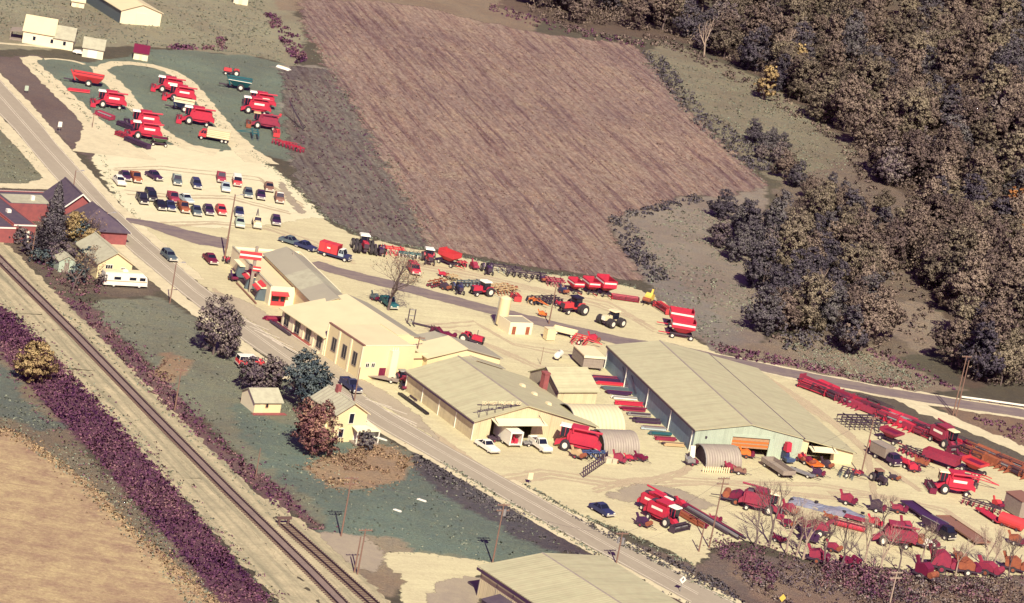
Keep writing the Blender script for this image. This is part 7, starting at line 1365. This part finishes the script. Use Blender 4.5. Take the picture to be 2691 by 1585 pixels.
brush('brush', 'weeds and shrubs along the lane bank', 'brush', [([(1860, 905), (2000, 925), (2250, 985), (2430, 1020), (2400, 1032), (2150, 978), (1900, 938)], 220), ([(2250, 900), (2420, 960), (2520, 1030), (2440, 1010), (2300, 940)], 90), ([(2560, 1100), (2700, 1120), (2760, 1180), (2640, 1150)], 70)], 12, .36, .6, 'leaf_brush', 9)
brush('brush', 'undergrowth at the foot of the woods', 'brush', [([(1380, 30), (1560, 85), (1760, 100), (1960, 200), (2130, 300), (2250, 390), (2300, 480), (2260, 480), (2200, 380), (1960, 230), (1760, 130), (1550, 105)], 420), ([(2040, 470), (2280, 470), (2420, 620), (2500, 880), (2420, 930), (2250, 950), (2000, 900), (1980, 700)], 600)], 14, .5, .9, 'leaf_wood', 10)
brush('weeds', 'tufts of pale weeds over the grey rough field', 'weeds', [([(745, 200), (880, 190), (1000, 400), (1120, 640), (950, 612), (860, 565), (790, 460)], 700)], 6, .3, .35, 'leaf_tan2' if 'leaf_tan2' in M else 'leaf_brush', 11)
brush('stubble', 'stubble tufts across the ploughed field', 'stubble', [([(850, 25), (1120, 40), (1450, 100), (1660, 125), (1800, 295), (2000, 485), (1790, 512), (1600, 585), (1670, 730), (1400, 700), (1130, 640), (1000, 390), (930, 260)], 9000)], 3, .3, .4, 'leaf_stubble', 12, .25, .15)

brush('grass', 'rough grass tufts over the lawns', 'grass', [([(230, 790), (430, 800), (520, 860), (640, 930), (760, 1010), (900, 1090), (1000, 1160), (820, 1200), (1000, 1290), (1160, 1240), (1500, 1445), (1280, 1480), (1000, 1450), (740, 1300), (560, 1130), (420, 980), (300, 870)], 900), ([(90, 160), (240, 175), (420, 140), (640, 150), (760, 190), (750, 300), (790, 430), (640, 395), (430, 375), (300, 395)], 700), ([(-20, 1030), (100, 1060), (240, 1200), (400, 1375), (590, 1600), (500, 1600), (330, 1410), (160, 1240), (-20, 1110)], 1100), ([(0, 330), (80, 400), (130, 465), (60, 480), (-20, 480)], 200)], 3, .3, .3, 'leaf_grass', 13, .5, .2)
brush('grass', 'dry meadow grass tufts on the upper slopes', 'grass', [([(-20, 0), (690, 0), (700, 60), (760, 165), (640, 140), (420, 120), (-20, 100)], 2200), ([(1700, 130), (1900, 190), (2100, 300), (2250, 400), (2200, 470), (2050, 450), (1850, 320)], 1500), ([(2050, 890), (2250, 920), (2460, 1010), (2400, 1030), (2150, 980)], 700), ([(1660, 620), (1780, 540), (1900, 560), (1960, 700), (1980, 860), (1860, 900), (1780, 830), (1700, 740)], 1200)], 4, .36, .4, 'leaf_grass', 14, .5, .2)
brush('brush', 'pale weed heads standing out of the mauve brush', 'brush', [([(1900, 1470), (2150, 1495), (2450, 1525), (2700, 1530), (2700, 1600), (2200, 1600)], 420)], 8, .3, .8, 'leaf_mauve', 15, .8, .9)

for i, (px, h) in enumerate([((1850, 150), 13), ((2060, 180), 13), ((2205, 300), 12), ((2420, 330), 13), ((2150, 840), 12)]):
    bare('pale leafless tree standing among the brown woodland trees', px, h, 200+i % 5, 'bark_pale', .4, 'leafless woodland trees', 0, 4, 'leafless_tree')

for i, (px, sc, lab) in enumerate([((205, 742), .85, 'mauve shrub left of the motor home'), ((180, 690), .8, 'mauve shrub behind the old hut'), ((118, 700), .7, 'low mauve shrub left of the old hut'), ((246, 700), .75, 'shrub against the gable of the white house'), ((95, 690), .6, 'small shrub below the dark pole')]):
    tree('garden_shrub', lab, T(*px), CROWN['tI'] if i % 2 else CROWN['tH'], sc, None, i*1.3, 1, 'bush')
bare('leafless tree above the roof of the white house', (235, 650), 7.5, 24, 'bark', .6, None, 1)

def along(px, n, spread, seed):
    r = np.random.default_rng(seed); P = np.array([G(*p)[:2] for p in px]); L = np.r_[0, np.cumsum(np.linalg.norm(np.diff(P, axis=0), axis=1))]; t = r.uniform(0, L[-1], n); q = np.column_stack([np.interp(t, L, P[:, 0]), np.interp(t, L, P[:, 1])])+r.normal(0, spread, (n, 2)); return np.column_stack([q, hz(q[:, 0], q[:, 1])])
def fringe(name, label, cat, lines, per, size, rad, mat, seed):
    P = np.vstack([along(l, n, sp, seed+i) for i, (l, n, sp) in enumerate(lines)]); r = np.random.default_rng(seed); R = r.uniform(.4, 1.2, len(P))*rad; P[:, 2] += R*.3; V, Q, t, nn = leaves(P, R, per, size, seed, .5, up=.8); V[:, 2] = np.maximum(V[:, 2], .02); stuff(link(name, fastmesh(name, V, Q, mat, tone=t, nrm=nn)), label, cat)
fringe('weeds', 'ragged weeds along the gravel and field edges', 'weeds', [([(660, 402), (760, 478), (850, 570), (950, 622), (1180, 668), (1400, 714), (1560, 734), (1680, 758)], 500, .6), ([(790, 60), (870, 180), (1000, 390), (1100, 560), (1130, 645)], 420, 1.6), ([(1700, 165), (1800, 290), (1900, 385), (2010, 485)], 260, 1.2), ([(270, 410), (300, 500), (360, 575)], 60, .5), ([(1160, 1215), (1300, 1300), (1458, 1392), (1600, 1475)], 260, .4), ([(1380, 1275), (1500, 1345), (1650, 1405), (1830, 1492)], 220, .5), ([(1640, 1430), (1850, 1545), (1960, 1600)], 120, .4), ([(0, 690), (200, 850), (400, 1045), (620, 1260), (760, 1390)], 240, .8), ([(0, 790), (150, 930), (330, 1115), (520, 1340), (720, 1580)], 300, .7), ([(860, 905), (2080, 1000), (2330, 1080), (2600, 1200)], 0, .6), ([(2080, 1003), (2330, 1087), (2500, 1150), (2691, 1232)], 160, .5), ([(80, 165), (180, 258), (262, 340)], 90, .5), ([(300, 235), (400, 340), (480, 385)], 70, .5), ([(450, 195), (525, 265), (600, 355)], 80, .5), ([(400, 120), (650, 140), (790, 175)], 120, 1.0)], 5, .26, .35, 'leaf_grass', 31)

brush('brush', 'tall dark brush clumps of the lower right thicket', 'brush', [([(1860, 1445), (1950, 1425), (2010, 1440), (2150, 1485), (2300, 1500), (2350, 1510), (2300, 1600), (2200, 1600), (2000, 1545), (1900, 1490)], 150), ([(2350, 1510), (2450, 1520), (2700, 1525), (2760, 1640), (2200, 1640), (2100, 1560)], 90)], 46, .3, 1.35, 'leaf_brush', 41, .85, .75, .1)
brush('brush', 'brownish brush between the dark clumps of the thicket', 'brush', [([(1870, 1455), (2010, 1450), (2150, 1490), (2450, 1525), (2760, 1535), (2760, 1640), (2200, 1640), (1980, 1560)], 300)], 26, .3, .9, 'leaf_mauve', 42, .85, .7, -.1)
for i, (px, h, lab) in enumerate([((1985, 1440), 8, 'slender bare tree at the left end of the thicket'), ((2110, 1470), 10, 'bare tree before the small red machine'), ((2205, 1500), 10.5, 'tall pale bare tree in the middle of the thicket'), ((2310, 1510), 9, 'pale bare tree leaning over the thicket'), ((2360, 1505), 8.5, 'bare tree left of the white scrap machine'), ((2510, 1515), 8, 'bare tree between the wrecks at the brush edge'), ((2650, 1520), 8, 'bare tree near the lower right corner')]):
    bare(lab, px, h, 60+i, 'bark_pale' if i % 2 else 'bark', .48, None, 0, 5)

for i, (px, sc, lab, k) in enumerate([((214, 640), .95, 'grey shrub between the chapel annex and the white house', 'tH'), ((188, 632), .8, 'tan shrub below the chapel annex roof', 'tF'), ((108, 640), .9, 'dark shrub left of the conifer foot', 'tI'), ((48, 640), .7, 'shrub in front of the brick school wall', 'tI')]):
    tree('garden_shrub', lab, T(*px), CROWN[k], sc, None, i*1.7, 1, 'bush')

brush('undergrowth', 'soft brown understorey filling the hillside wood', 'undergrowth', [([(1400, 40), (1560, 75), (1760, 90), (1960, 190), (2120, 285), (2240, 380), (2310, 470), (2420, 560), (2760, 560), (2760, 40), (2600, 0), (1380, 0)], 1500), ([(2380, 560), (2760, 560), (2760, 1010), (2600, 1020), (2520, 985), (2480, 940), (2540, 860), (2440, 760), (2360, 680)], 420)], 40, .5, 2.4, 'leaf_wood', 51, 1.0, .8, -1.2)
brush('undergrowth', 'dark understorey inside the grove', 'undergrowth', [([(2060, 600), (2200, 560), (2330, 640), (2350, 760), (2300, 880), (2180, 930), (2060, 920), (1990, 870), (1970, 720)], 260)], 40, .45, 2.0, 'leaf_dark', 52, 1.0, .8, -1.2)

fringe('brush', 'loose mauve stems straggling out of the brush bands', 'brush', [([(0, 800), (60, 835), (150, 940), (330, 1125), (520, 1352), (712, 1580)], 260, 1.6), ([(0, 935), (90, 1035), (240, 1195), (400, 1375), (590, 1585)], 300, 1.8), ([(150, 760), (230, 800), (420, 985), (580, 1155), (760, 1305), (850, 1395)], 220, 1.5), ([(1860, 1440), (2010, 1435), (2150, 1480), (2450, 1515), (2700, 1520)], 260, 1.5)], 7, .26, .45, 'leaf_brush', 61)
fringe('straw_grass', 'thin straw grass fading out from the hay field and mound', 'grass', [([(-20, 1120), (60, 1150), (180, 1232), (340, 1385), (570, 1590)], 420, 1.8), ([(800, 1230), (840, 1203), (910, 1190), (965, 1162), (1040, 1176), (1085, 1215), (1045, 1266), (960, 1286), (870, 1282), (800, 1230)], 260, 1.2)], 5, .24, .3, 'leaf_straw', 62)
